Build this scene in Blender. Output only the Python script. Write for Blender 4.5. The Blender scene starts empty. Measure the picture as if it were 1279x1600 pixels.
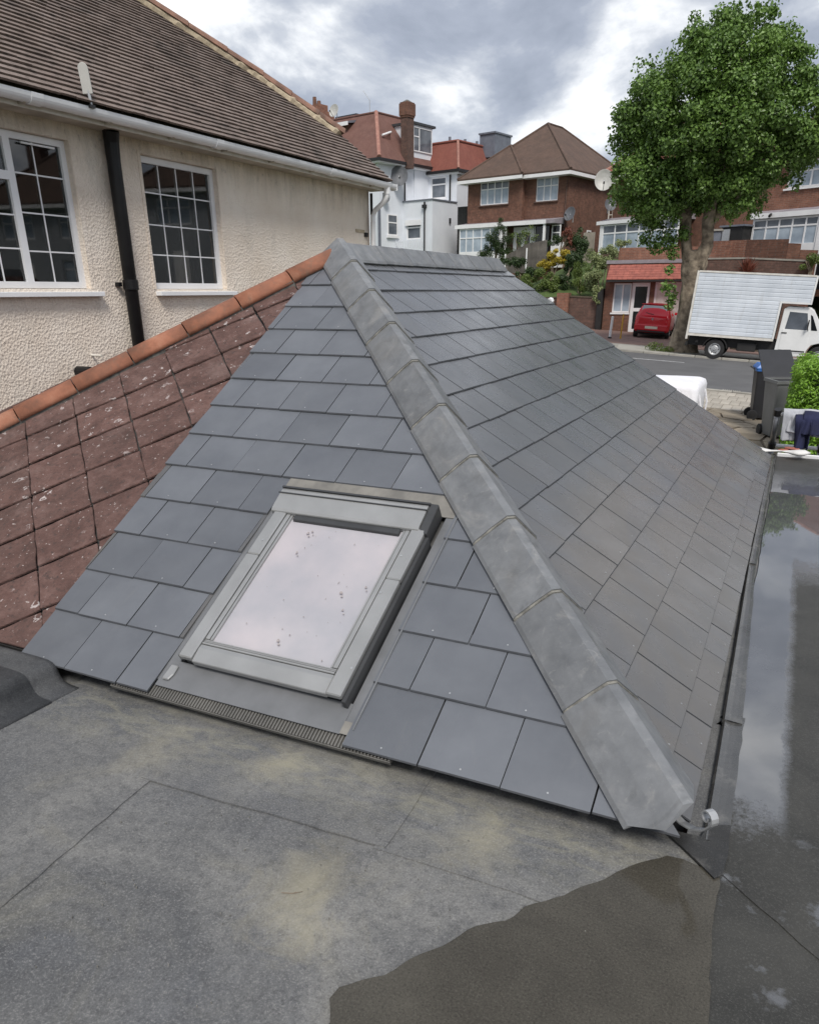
import bpy, bmesh, math, random
from mathutils import Matrix, Vector, noise as mnoise

random.seed(7)
R = math.radians
SC = bpy.context.scene
COL = SC.collection

# ------------------------------------------------------------------ camera
cam_data = bpy.data.cameras.new("camera")
cam = bpy.data.objects.new("camera", cam_data)
COL.objects.link(cam)
SC.camera = cam
cam_data.sensor_fit = 'VERTICAL'
cam_data.sensor_height = 24.0
cam_data.sensor_width = 19.2
cam_data.lens = 24.0 * 1179.465 / 1600.0
cam_data.shift_x = 0.0020
cam_data.shift_y = 0.1046
cam_data.clip_start = 0.05
cam_data.clip_end = 2000.0
# right, up and back axes of the camera (the eye stands 1.58 m above the flat roof, at the origin)
_x = Vector((0.89933632, 0.43723689, -0.00425151))
_b = Vector((0.40262177, -0.82426686, 0.39809528)).normalized()
_x = (_x - _b * _x.dot(_b)).normalized()
_y = _b.cross(_x)
cam.matrix_world = Matrix(((_x.x, _y.x, _b.x, 0), (_x.y, _y.y, _b.y, 0), (_x.z, _y.z, _b.z, 0), (0, 0, 0, 1)))

# ------------------------------------------------------------------ sky and sun
SUN_EL, SUN_AZ = 50.0, 148.0          # the sun stands behind the camera's right shoulder, veiled by cloud
world = bpy.data.worlds.new("World")
SC.world = world
world.use_nodes = True
wn, wl = world.node_tree.nodes, world.node_tree.links
wn.clear()
w_out = wn.new('ShaderNodeOutputWorld')
w_bg = wn.new('ShaderNodeBackground')
w_bg2 = wn.new('ShaderNodeBackground')
w_mix = wn.new('ShaderNodeMixShader')
w_sky = wn.new('ShaderNodeTexSky')
w_sky.sky_type = 'NISHITA'
w_sky.sun_disc = False
w_sky.sun_elevation = R(SUN_EL)
w_sky.sun_rotation = R(SUN_AZ)
w_bg.inputs['Strength'].default_value = 0.06
w_tc = wn.new('ShaderNodeTexCoord')
w_sep = wn.new('ShaderNodeSeparateXYZ')
wl.new(w_tc.outputs['Generated'], w_sep.inputs[0])
w_add = wn.new('ShaderNodeMath'); w_add.operation = 'ADD'; w_add.inputs[1].default_value = 0.40
w_max = wn.new('ShaderNodeMath'); w_max.operation = 'MAXIMUM'; w_max.inputs[1].default_value = 0.20
wl.new(w_sep.outputs['Z'], w_add.inputs[0]); wl.new(w_add.outputs[0], w_max.inputs[0])
w_dx = wn.new('ShaderNodeMath'); w_dx.operation = 'DIVIDE'
w_dy = wn.new('ShaderNodeMath'); w_dy.operation = 'DIVIDE'
wl.new(w_sep.outputs['X'], w_dx.inputs[0]); wl.new(w_max.outputs[0], w_dx.inputs[1])
wl.new(w_sep.outputs['Y'], w_dy.inputs[0]); wl.new(w_max.outputs[0], w_dy.inputs[1])
w_com = wn.new('ShaderNodeCombineXYZ')
wl.new(w_dx.outputs[0], w_com.inputs[0]); wl.new(w_dy.outputs[0], w_com.inputs[1])
w_n1 = wn.new('ShaderNodeTexNoise')
w_n1.inputs['Scale'].default_value = 3.4
w_n1.inputs['Detail'].default_value = 7.0
w_n1.inputs['Roughness'].default_value = 0.56
w_n1.inputs['Distortion'].default_value = 0.22
w_mp = wn.new('ShaderNodeMapping')
w_mp.inputs['Location'].default_value = (3.1, 1.7, 0.0)
wl.new(w_com.outputs[0], w_mp.inputs['Vector'])
wl.new(w_mp.outputs[0], w_n1.inputs['Vector'])
w_cr = wn.new('ShaderNodeValToRGB')
_els = [(0.30, (0.29, 0.325, 0.40)), (0.45, (0.43, 0.47, 0.56)), (0.535, (0.64, 0.675, 0.74)), (0.60, (0.96, 0.98, 1.01)), (0.70, (1.36, 1.35, 1.34))]
while len(w_cr.color_ramp.elements) < len(_els):
    w_cr.color_ramp.elements.new(0.5)
for e_, (p_, c_) in zip(w_cr.color_ramp.elements, _els):
    e_.position = p_; e_.color = (*c_, 1)
wl.new(w_n1.outputs['Fac'], w_cr.inputs[0])
wl.new(w_cr.outputs[0], w_bg2.inputs['Color'])
w_bg2.inputs['Strength'].default_value = 0.51
wl.new(w_sky.outputs[0], w_bg.inputs['Color'])
w_mix.inputs[0].default_value = 0.92
wl.new(w_bg.outputs[0], w_mix.inputs[1])
wl.new(w_bg2.outputs[0], w_mix.inputs[2])
wl.new(w_mix.outputs[0], w_out.inputs['Surface'])

sun_data = bpy.data.lights.new("sun", 'SUN')
sun_data.energy = 1.5
sun_data.angle = R(18)
sun_data.color = (1.0, 0.95, 0.88)
sun = bpy.data.objects.new("sun", sun_data)
COL.objects.link(sun)
_sd = Vector((math.sin(R(SUN_AZ)) * math.cos(R(SUN_EL)), math.cos(R(SUN_AZ)) * math.cos(R(SUN_EL)), math.sin(R(SUN_EL))))
sun.rotation_euler = _sd.to_track_quat('Z', 'Y').to_euler()

SC.view_settings.view_transform = 'Standard'
SC.view_settings.look = 'None'
SC.view_settings.gamma = 1.0
SC.view_settings.use_curve_mapping = False
SC.view_settings.exposure = 1.05

# ------------------------------------------------------------------ materials
class NT:
    def __init__(self, name):
        self.m = bpy.data.materials.new(name); self.m.use_nodes = True
        self.n, self.l = self.m.node_tree.nodes, self.m.node_tree.links
        self.p = self.n['Principled BSDF']
        self.tc = self.n.new('ShaderNodeTexCoord')
        self.co = self.tc.outputs['Object']
    def link(self, a, b): self.l.new(a, b)
    def mapping(self, scale=(1, 1, 1), loc=(0, 0, 0), rot=(0, 0, 0)):
        mp = self.n.new('ShaderNodeMapping'); self.l.new(self.co, mp.inputs['Vector'])
        mp.inputs['Scale'].default_value = scale; mp.inputs['Location'].default_value = loc; mp.inputs['Rotation'].default_value = rot
        return mp.outputs[0]
    def noise(self, scale, detail=4, rough=0.55, vec=None, dist=0.0):
        t = self.n.new('ShaderNodeTexNoise'); self.l.new(vec or self.co, t.inputs['Vector'])
        t.inputs['Scale'].default_value = scale; t.inputs['Detail'].default_value = detail
        t.inputs['Roughness'].default_value = rough; t.inputs['Distortion'].default_value = dist
        return t.outputs['Fac']
    def voronoi(self, scale, out='Distance', feature='F1', vec=None):
        t = self.n.new('ShaderNodeTexVoronoi'); self.l.new(vec or self.co, t.inputs['Vector'])
        t.inputs['Scale'].default_value = scale; t.feature = feature
        return t.outputs[out]
    def ramp(self, fac, stops):
        t = self.n.new('ShaderNodeValToRGB'); self.l.new(fac, t.inputs[0])
        while len(t.color_ramp.elements) < len(stops): t.color_ramp.elements.new(0.5)
        for e, (p, c) in zip(t.color_ramp.elements, stops):
            e.position = p; e.color = (*c, 1) if len(c) == 3 else c
        return t.outputs[0]
    def step(self, fac, a, b):
        return self.ramp(fac, [(a, (0, 0, 0)), (b, (1, 1, 1))])
    def mix(self, fac, a, b, mode='MIX'):
        t = self.n.new('ShaderNodeMix'); t.data_type = 'RGBA'; t.blend_type = mode
        for sock, val in ((t.inputs[0], fac), (t.inputs[6], a), (t.inputs[7], b)):
            if isinstance(val, (int, float)): sock.default_value = val
            elif isinstance(val, tuple): sock.default_value = (*val, 1)
            else: self.l.new(val, sock)
        return t.outputs[2]
    def math(self, op, a, b=0.0, clamp=False):
        t = self.n.new('ShaderNodeMath'); t.operation = op; t.use_clamp = clamp
        for s, val in ((t.inputs[0], a), (t.inputs[1], b)):
            if isinstance(val, (int, float)): s.default_value = val
            else: self.l.new(val, s)
        return t.outputs[0]
    def rnd(self): return self.n.new('ShaderNodeObjectInfo').outputs['Random']
    def vary(self, col, lo, hi, fac=None):
        f = fac or self.rnd()
        mr = self.n.new('ShaderNodeMapRange'); self.l.new(f, mr.inputs[0])
        mr.inputs[3].default_value = lo; mr.inputs[4].default_value = hi
        g = self.n.new('ShaderNodeCombineColor')
        for i in range(3): self.l.new(mr.outputs[0], g.inputs[i])
        return self.mix(1.0, col, g.outputs[0], 'MULTIPLY')
    def scatter(self):
        # shift the grain of every piece that shares a mesh
        a = self.n.new('ShaderNodeVectorMath'); a.operation = 'SCALE'
        cb = self.n.new('ShaderNodeCombineXYZ'); r = self.rnd()
        for i in range(3): self.l.new(r, cb.inputs[i])
        self.l.new(cb.outputs[0], a.inputs[0]); a.inputs['Scale'].default_value = 37.0
        b = self.n.new('ShaderNodeVectorMath'); b.operation = 'ADD'
        self.l.new(self.co, b.inputs[0]); self.l.new(a.outputs[0], b.inputs[1])
        self.co = b.outputs[0]; return self
    def pos(self): return self.n.new('ShaderNodeNewGeometry').outputs['Position']
    def sep(self):
        s = self.n.new('ShaderNodeSeparateXYZ'); self.l.new(self.co, s.inputs[0]); return s.outputs
    def color(self, c):
        if isinstance(c, tuple): self.p.inputs['Base Color'].default_value = (*c, 1)
        else: self.l.new(c, self.p.inputs['Base Color'])
    def rough(self, r):
        if isinstance(r, (int, float)): self.p.inputs['Roughness'].default_value = r
        else: self.l.new(r, self.p.inputs['Roughness'])
    def bump(self, h, strength=0.4, dist=0.01):
        b = self.n.new('ShaderNodeBump'); self.l.new(h, b.inputs['Height'])
        b.inputs['Strength'].default_value = strength; b.inputs['Distance'].default_value = dist
        self.l.new(b.outputs[0], self.p.inputs['Normal'])

def plain(name, c1, c2=None, scale=6, rough=0.5, metal=0.0, bump=0.0, bscale=60, vary=None, dist=0.004, spec=None):
    t = NT(name)
    c2 = c2 or tuple(x * 0.86 for x in c1)
    c = t.ramp(t.noise(scale, 5), [(0.33, c2), (0.67, c1)])
    if vary: c = t.vary(c, *vary)
    t.color(c); t.rough(rough); t.p.inputs['Metallic'].default_value = metal
    if spec is not None: t.p.inputs['Specular IOR Level'].default_value = spec
    if bump: t.bump(t.noise(bscale, 4), bump, dist)
    return t.m

def m_slate():
    t = NT('fibre_slate').scatter()
    c = t.ramp(t.noise(3.0, 6, 0.6), [(0.3, (0.100, 0.108, 0.124)), (0.7, (0.136, 0.146, 0.164))])
    c = t.vary(c, 0.90, 1.09)
    sc = t.noise(1.0, 5, 0.6, t.mapping((14, 3, 3)), 1.2)
    c = t.mix(t.math('MULTIPLY', t.step(sc, 0.60, 0.80), 0.22), c, (0.20, 0.198, 0.195))
    t.color(c)
    t.rough(t.ramp(t.noise(5, 4), [(0.3, (0.34,) * 3), (0.7, (0.50,) * 3)]))
    t.bump(t.math('ADD', t.noise(190, 4, 0.7), t.math('MULTIPLY', t.noise(7, 3), 2.2)), 0.20, 0.0016)
    return t.m

def m_slate_side():
    t = NT('fibre_slate_side').scatter(); wp = t.pos()
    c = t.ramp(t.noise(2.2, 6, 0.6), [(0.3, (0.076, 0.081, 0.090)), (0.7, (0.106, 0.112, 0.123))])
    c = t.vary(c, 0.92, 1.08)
    brown_n = t.noise(0.9, 6, 0.65, wp, 0.8)
    wz = t.n.new('ShaderNodeSeparateXYZ'); t.link(wp, wz.inputs[0])
    lowz = t.n.new('ShaderNodeMapRange'); t.link(wz.outputs[2], lowz.inputs[0])
    for i_, v_ in ((1, -0.75), (2, -1.05), (3, 0.25), (4, 1.0)): lowz.inputs[i_].default_value = v_
    c = t.mix(t.math('MULTIPLY', t.math('MULTIPLY', t.step(brown_n, 0.36, 0.60), lowz.outputs[0]), 0.8), c, (0.114, 0.104, 0.092))  # patchily browner towards the eaves
    sm = t.noise(1.0, 4, 0.6, t.mapping((9, 2.5, 2.5)), 1.4)
    c = t.mix(t.math('MULTIPLY', t.step(sm, 0.62, 0.85), 0.30), c, (0.19, 0.185, 0.18))
    t.color(c)
    t.rough(t.ramp(t.noise(4, 4), [(0.3, (0.20,) * 3), (0.7, (0.36,) * 3)]))
    t.p.inputs['Specular IOR Level'].default_value = 0.65
    t.bump(t.math('ADD', t.noise(190, 4, 0.7), t.math('MULTIPLY', t.noise(7, 3), 2.2)), 0.20, 0.0016)
    return t.m

def m_hip_tile():
    t = NT('grey_concrete_tile').scatter()
    c = t.ramp(t.noise(9, 7, 0.65), [(0.25, (0.104, 0.110, 0.118)), (0.55, (0.158, 0.165, 0.174)), (0.8, (0.208, 0.214, 0.222))])
    c = t.vary(c, 0.82, 1.18)
    st = t.noise(5, 7, 0.7, None, 1.5)
    c = t.mix(t.math('MULTIPLY', t.step(st, 0.54, 0.68), 0.6), c, (0.27, 0.267, 0.26))
    wh = t.noise(16, 6, 0.75, t.mapping((1, 1, 1), (2, 2, 2)), 2.0)
    c = t.mix(t.math('MULTIPLY', t.step(wh, 0.58, 0.74), 0.45), c, (0.34, 0.335, 0.325))
    bn = t.noise(2.6, 5, 0.65, t.mapping((1, 1, 1), (7, 1, 3)), 0.7)
    c = t.mix(t.math('MULTIPLY', t.step(bn, 0.50, 0.68), 0.35), c, (0.125, 0.118, 0.105))
    dk = t.noise(7, 5, 0.6, t.mapping((1, 1, 1), (3, 8, 1)), 1.0)
    c = t.mix(t.math('MULTIPLY', t.step(dk, 0.58, 0.75), 0.55), c, (0.065, 0.068, 0.068))
    t.color(c); t.rough(t.ramp(t.noise(6, 5, 0.7), [(0.35, (0.36,) * 3), (0.65, (0.58,) * 3)]))
    t.bump(t.math('ADD', t.noise(120, 5, 0.7), t.math('MULTIPLY', t.noise(14, 4), 1.0)), 0.16, 0.002)
    return t.m

def m_felt(name='mineral_felt', mul=1.0):
    t = NT(name)
    g = t.noise(150, 5, 0.85)
    patch = t.noise(1.7, 7, 0.65, None, 0.7)
    c = t.ramp(patch, [(0.32, (0.084, 0.087, 0.092)), (0.50, (0.138, 0.139, 0.139)), (0.68, (0.208, 0.206, 0.197))])
    blue = t.noise(2.3, 5, 0.6, t.mapping((1, 1, 1), (5, 2, 0)), 0.8)
    c = t.mix(t.math('MULTIPLY', t.step(blue, 0.52, 0.72), 0.28), c, (0.108, 0.118, 0.140))
    tan = t.noise(1.5, 6, 0.68, t.mapping((1, 1.4, 1), (1.3, 7.7, 0)), 1.0)
    c = t.mix(t.math('MULTIPLY', t.step(tan, 0.53, 0.70), 0.34), c, (0.26, 0.245, 0.19))
    mot = t.noise(26, 5, 0.75)
    c = t.mix(t.math('MULTIPLY', t.step(mot, 0.48, 0.68), 0.5), c, (0.050, 0.051, 0.055))
    fleck = t.step(g, 0.53, 0.64)
    c = t.mix(t.math('MULTIPLY', fleck, 0.46), c, (0.36, 0.355, 0.345))
    dark = t.ramp(g, [(0.36, (1, 1, 1)), (0.47, (0, 0, 0))])
    c = t.mix(t.math('MULTIPLY', dark, 0.5), c, (0.026, 0.026, 0.028))
    # yellow dust blown from cutting, lying along the hip end eaves and in two drifts
    s = t.sep()
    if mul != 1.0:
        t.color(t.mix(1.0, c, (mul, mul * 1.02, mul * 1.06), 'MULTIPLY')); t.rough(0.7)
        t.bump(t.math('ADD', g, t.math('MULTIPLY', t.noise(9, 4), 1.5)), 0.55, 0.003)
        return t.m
    band = t.math('SUBTRACT', 1.0, t.math('MULTIPLY', t.math('ABSOLUTE', t.math('SUBTRACT', s[1], 1.90)), 4.0), True)
    bx = t.step(t.noise(2.8, 5, 0.7, t.mapping((2.2, 5, 1)), 0.8), 0.42, 0.66)
    c = t.mix(t.math('MULTIPLY', t.math('MULTIPLY', band, bx), 0.36), c, (0.36, 0.34, 0.24))
    for sx, sy, sr, amt in ((-1.02, 1.40, 0.22, 0.50), (-0.92, 1.25, 0.14, 0.35), (-0.62, 1.80, 0.18, 0.38), (-1.45, 1.86, 0.15, 0.34), (-1.9, 1.72, 0.17, 0.25)):
        dx_ = t.math('MULTIPLY', t.math('SUBTRACT', s[0], sx), 1.25); dy_ = t.math('SUBTRACT', s[1], sy)
        rr_ = t.math('SQRT', t.math('ADD', t.math('MULTIPLY', dx_, dx_), t.math('MULTIPLY', dy_, dy_)))
        ms_ = t.math('SUBTRACT', 1.0, t.math('DIVIDE', t.math('ADD', rr_, t.math('MULTIPLY', t.math('SUBTRACT', t.noise(4.2, 7, 0.75, None, 1.2), 0.5), 0.50)), sr), True)
        c = t.mix(t.math('MULTIPLY', ms_, amt), c, (0.34, 0.31, 0.215))
    t.color(c)
    t.rough(t.ramp(t.noise(3, 4), [(0.35, (0.62,) * 3), (0.65, (0.85,) * 3)]))
    t.bump(t.math('ADD', g, t.math('MULTIPLY', t.noise(9, 4), 1.5)), 0.55, 0.003)
    return t.m

def m_wet_felt(name='wet_felt', dark=1.0, rlo=0.12, rhi=0.42, ior=1.45):
    t = NT(name); t.p.inputs['IOR'].default_value = ior
    g = t.noise(300, 2, 0.8)
    c = t.ramp(t.noise(3, 6, 0.65, None, 0.6), [(0.3, (0.040 * dark, 0.041 * dark, 0.042 * dark)), (0.7, (0.088 * dark, 0.087 * dark, 0.084 * dark))])
    c = t.mix(t.math('MULTIPLY', t.step(g, 0.56, 0.70), 0.4), c, (0.16, 0.158, 0.15))
    c = t.mix(t.math('MULTIPLY', t.step(t.noise(5, 5, 0.7, t.mapping((1, 1, 1), (4, 1, 2))), 0.54, 0.68), 0.5), c, (0.19, 0.185, 0.17))
    t.color(c)
    t.rough(t.ramp(t.noise(4, 6, 0.7, None, 0.8), [(0.38, (rlo,) * 3), (0.62, (rhi,) * 3)]))
    t.bump(t.math('ADD', g, t.math('MULTIPLY', t.noise(12, 4), 2.0)), 0.30, 0.002)
    return t.m

def m_water(name, c1, c2):
    t = NT(name)
    c = t.ramp(t.noise(2.6, 7, 0.65, None, 0.8), [(0.3, c1), (0.7, c2)])
    g = t.noise(150, 5, 0.85)
    c = t.mix(t.math('MULTIPLY', t.step(g, 0.53, 0.64), 0.32), c, (0.150, 0.142, 0.122))
    c = t.mix(t.math('MULTIPLY', t.ramp(g, [(0.36, (1, 1, 1)), (0.47, (0, 0, 0))]), 0.6), c, (0.016, 0.015, 0.013))
    t.color(c)
    t.rough(t.ramp(t.noise(3.5, 5, 0.6), [(0.35, (0.03,) * 3), (0.75, (0.16,) * 3)]))
    t.p.inputs['IOR'].default_value = 1.33 if name == 'puddle_water' else 2.3
    t.bump(t.math('ADD', t.noise(7, 3), t.math('MULTIPLY', g, 0.25)), 0.06, 0.004)
    return t.m

def m_wet_sheet():
    """dark felt lying under a film of rain that thins out to wet granules at its rim"""
    t = NT('rain_wet_felt')
    s = t.sep(); g = t.noise(150, 5, 0.85); n1 = t.noise(5, 5, 0.7); n2 = t.noise(60, 4, 0.8)
    jit = t.math('ADD', t.math('MULTIPLY', t.math('SUBTRACT', n1, 0.5), 0.05), t.math('MULTIPLY', t.math('SUBTRACT', n2, 0.5), 0.05))
    a = t.math('SUBTRACT', 1.0, t.step(t.math('ADD', s[0], jit), 0.205, 0.240))
    b = t.step(t.math('ADD', t.math('MULTIPLY', s[1], 0.1), jit), 0.465, 0.515)
    lo = t.step(t.math('ADD', t.math('MULTIPLY', s[1], 0.25), t.math('MULTIPLY', jit, 2.0)), 0.545, 0.585)
    hi = t.math('SUBTRACT', 1.0, t.step(t.math('ADD', t.math('MULTIPLY', s[1], 0.1), jit), 0.74, 0.80))
    film = t.math('MULTIPLY', t.math('MULTIPLY', t.math('MAXIMUM', a, b), lo), hi, True)
    pools = t.math('MULTIPLY', t.step(t.math('ADD', t.noise(4.5, 4, 0.6, t.mapping((1, 1, 1), (1.7, 4.2, 0))), t.math('MULTIPLY', t.math('SUBTRACT', n2, 0.5), 0.16)), 0.60, 0.66), 0.7)
    film = t.math('MAXIMUM', film, t.math('MULTIPLY', pools, t.math('SUBTRACT', 1.0, lo)), True)
    c = t.ramp(t.noise(3, 6, 0.65, None, 0.6), [(0.3, (0.030, 0.030, 0.028)), (0.7, (0.056, 0.055, 0.050))])
    c = t.mix(t.math('MULTIPLY', t.step(g, 0.52, 0.64), 0.5), c, (0.13, 0.128, 0.12))
    c = t.mix(film, c, t.ramp(t.noise(2.2, 5, 0.6), [(0.3, (0.070, 0.073, 0.078)), (0.7, (0.115, 0.118, 0.124))]))  # film area coloured paler, adding to the sky it mirrors
    t.color(c)
    rg_ = t.n.new('ShaderNodeMapRange'); t.link(film, rg_.inputs[0]); rg_.inputs[3].default_value = 0.48; rg_.inputs[4].default_value = 0.02
    t.rough(rg_.outputs[0])
    ir = t.n.new('ShaderNodeMapRange'); t.link(film, ir.inputs[0]); ir.inputs[3].default_value = 1.35; ir.inputs[4].default_value = 2.3
    t.link(ir.outputs[0], t.p.inputs['IOR'])
    dry = t.math('SUBTRACT', 1.0, film)
    t.bump(t.math('ADD', t.math('MULTIPLY', t.math('ADD', g, t.noise(12, 3)), dry), t.math('MULTIPLY', t.noise(6, 2), 0.05)), 0.40, 0.003)
    return t.m

def m_render():
    t = NT('rough_cream_render')
    vo = t.voronoi(42)
    n1 = t.noise(48, 5, 0.7)
    big = t.noise(1.4, 5, 0.6)
    c = t.ramp(big, [(0.3, (0.72, 0.625, 0.525)), (0.55, (0.80, 0.715, 0.62)), (0.75, (0.84, 0.77, 0.685))])
    # weathering runs down from under the soffit
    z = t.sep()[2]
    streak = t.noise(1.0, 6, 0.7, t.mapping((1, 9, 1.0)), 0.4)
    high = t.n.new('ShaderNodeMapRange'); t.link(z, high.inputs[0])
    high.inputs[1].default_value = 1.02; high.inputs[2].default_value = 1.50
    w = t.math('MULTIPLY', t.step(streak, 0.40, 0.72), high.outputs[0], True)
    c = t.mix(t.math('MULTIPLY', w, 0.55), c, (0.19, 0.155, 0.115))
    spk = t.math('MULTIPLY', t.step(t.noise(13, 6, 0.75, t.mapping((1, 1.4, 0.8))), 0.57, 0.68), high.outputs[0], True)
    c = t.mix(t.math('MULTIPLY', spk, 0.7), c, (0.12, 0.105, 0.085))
    gr = t.step(t.noise(2.2, 5, 0.7, t.mapping((1, 1.5, 0.6), (0, 4, 9))), 0.55, 0.72)
    c = t.mix(t.math('MULTIPLY', gr, 0.30), c, (0.40, 0.38, 0.33))
    t.color(c); t.rough(0.93)
    t.bump(t.math('ADD', t.math('MULTIPLY', vo, 0.9), n1), 0.60, 0.015)
    return t.m

def m_brick(name, c1, c2, mortar, sx=1.0, flip=False):
    t = NT(name)
    br = t.n.new('ShaderNodeTexBrick')
    s = t.sep()
    cmb = t.n.new('ShaderNodeCombineXYZ')
    t.link(t.math('ADD', s[0], s[1]), cmb.inputs[0]); t.link(s[2], cmb.inputs[1])
    t.link(cmb.outputs[0], br.inputs['Vector'])
    br.inputs['Scale'].default_value = sx
    br.inputs['Brick Width'].default_value = 0.225; br.inputs['Row Height'].default_value = 0.075
    br.inputs['Mortar Size'].default_value = 0.007
    br.inputs['Color1'].default_value = (*c1, 1); br.inputs['Color2'].default_value = (*c2, 1); br.inputs['Mortar'].default_value = (*mortar, 1)
    n = t.noise(1.1, 6, 0.65)
    c = t.mix(t.math('MULTIPLY', t.step(n, 0.38, 0.72), 0.6), br.outputs['Color'], tuple(x * 0.55 for x in c1))
    n2 = t.noise(5, 5, 0.7)
    c = t.mix(t.math('MULTIPLY', t.step(n2, 0.50, 0.68), 0.55), c, tuple(min(1, x * 1.6) for x in c2))
    t.color(c); t.rough(0.85)
    t.bump(t.math('ADD', br.outputs['Fac'], t.math('MULTIPLY', t.noise(14, 4), -1.0)), -0.5, 0.012)
    return t.m

def m_red_tile():
    t = NT('old_red_tile').scatter()
    c = t.ramp(t.noise(7, 8, 0.72), [(0.28, (0.068, 0.036, 0.030)), (0.5, (0.122, 0.066, 0.056)), (0.72, (0.185, 0.112, 0.098))])
    c = t.vary(c, 0.85, 1.15)
    pk = t.noise(30, 5, 0.75)
    c = t.mix(t.math('MULTIPLY', t.ramp(pk, [(0.34, (1, 1, 1)), (0.46, (0, 0, 0))]), 0.8), c, (0.05, 0.035, 0.032))
    c = t.mix(t.math('MULTIPLY', t.step(pk, 0.60, 0.72), 0.5), c, (0.26, 0.185, 0.17))
    # crusts of pale lichen: broken rings
    wrp = t.n.new('ShaderNodeVectorMath'); wrp.operation = 'MULTIPLY_ADD'; nz_ = t.n.new('ShaderNodeTexNoise'); t.link(t.co, nz_.inputs['Vector']); nz_.inputs['Scale'].default_value = 19; nz_.inputs['Detail'].default_value = 4
    t.link(nz_.outputs['Color'], wrp.inputs[0]); wrp.inputs[1].default_value = (0.075, 0.075, 0.075); t.link(t.co, wrp.inputs[2])
    v = t.voronoi(12.5, vec=wrp.outputs[0])
    ring = t.ramp(v, [(0.10, (0, 0, 0)), (0.14, (1, 1, 1)), (0.20, (1, 1, 1)), (0.25, (0, 0, 0))])
    brk = t.step(t.noise(15, 4, 0.7), 0.49, 0.53)
    spot = t.step(t.noise(2.1, 3, 0.5, t.mapping((1, 1, 1), (2, 5, 1))), 0.47, 0.56)
    lich = t.math('MULTIPLY', t.math('MULTIPLY', ring, brk), spot)
    c = t.mix(t.math('MULTIPLY', lich, 0.85), c, (0.55, 0.50, 0.49))
    so = t.noise(2.2, 6, 0.7, t.pos(), 0.5)
    c = t.mix(t.math('MULTIPLY', t.step(so, 0.50, 0.70), 0.5), c, (0.070, 0.046, 0.040))
    c = t.mix(t.math('MULTIPLY', t.step(t.noise(3.1, 5, 0.7, t.mapping((1, 1, 1), (8, 2, 1))), 0.55, 0.72), 0.4), c, (0.25, 0.175, 0.160))
    fl = t.math('MULTIPLY', t.step(t.noise(38, 3, 0.6, t.mapping((1, 1, 1), (3, 1, 0))), 0.665, 0.70), 0.75)
    c = t.mix(fl, c, (0.50, 0.44, 0.42))
    t.color(c); t.rough(0.9)
    t.bump(t.math('ADD', pk, t.noise(60, 4)), 0.8, 0.009)
    return t.m

def m_terracotta():
    t = NT('orange_hip_tile').scatter()
    c = t.ramp(t.noise(6, 6, 0.65), [(0.3, (0.15, 0.070, 0.046)), (0.55, (0.275, 0.112, 0.066)), (0.75, (0.34, 0.17, 0.11))])
    c = t.vary(c, 0.88, 1.12)
    c = t.mix(t.math('MULTIPLY', t.step(t.noise(11, 6, 0.7), 0.56, 0.68), 0.6), c, (0.16, 0.105, 0.075))
    t.color(c); t.rough(0.85); t.bump(t.noise(60, 5, 0.7), 0.35, 0.004)
    return t.m

def m_plain_tile():
    t = NT('brown_plain_tile')
    c = t.ramp(t.noise(2.5, 7, 0.7), [(0.28, (0.120, 0.092, 0.080)), (0.5, (0.195, 0.152, 0.133)), (0.75, (0.255, 0.208, 0.188))])
    al = t.noise(1.1, 7, 0.72, t.mapping((1, 1, 1), (0, 2.5, 0)), 0.5)
    c = t.mix(t.math('MULTIPLY', t.step(al, 0.52, 0.68), 0.75), c, (0.042, 0.037, 0.034))
    al2 = t.noise(8, 6, 0.75)
    c = t.mix(t.math('MULTIPLY', t.step(al2, 0.52, 0.64), 0.65), c, (0.060, 0.050, 0.046))
    t.color(c); t.rough(0.9); t.bump(t.noise(70, 4), 0.4, 0.004)
    return t.m

def m_far_roof(name, c1, c2, rows=11.0, dirt=(0.06, 0.045, 0.038), amt=0.5):
    t = NT(name)
    c = t.ramp(t.noise(1.6, 6, 0.65), [(0.3, c1), (0.7, c2)])
    c = t.mix(t.math('MULTIPLY', t.step(t.noise(0.8, 6, 0.7, None, 0.6), 0.45, 0.7), amt), c, dirt)
    w = t.n.new('ShaderNodeTexWave'); w.wave_type = 'BANDS'; w.bands_direction = 'Z'; w.wave_profile = 'SAW'
    t.link(t.co, w.inputs['Vector']); w.inputs['Scale'].default_value = rows / 6.283 * 2.0 * 1.57
    w.inputs['Distortion'].default_value = 0.35
    c = t.mix(t.math('MULTIPLY', t.step(w.outputs['Fac'], 0.7, 1.0), 0.35), c, tuple(x * 0.35 for x in c1))
    c = t.mix(t.math('MULTIPLY', t.step(t.noise(9, 5, 0.75), 0.52, 0.66), 0.35), c, tuple(min(1, x * 1.5) for x in c2))
    t.color(c); t.rough(0.88); t.bump(w.outputs['Fac'], 0.5, 0.03)
    return t.m

def m_glass(name, base, rough=0.04, ior=1.5, noise_amt=0.0):
    t = NT(name)
    t.color(base); t.rough(rough); t.p.inputs['IOR'].default_value = ior
    if noise_amt: t.bump(t.noise(1.8, 2), noise_amt, 0.01)
    return t.m

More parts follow.
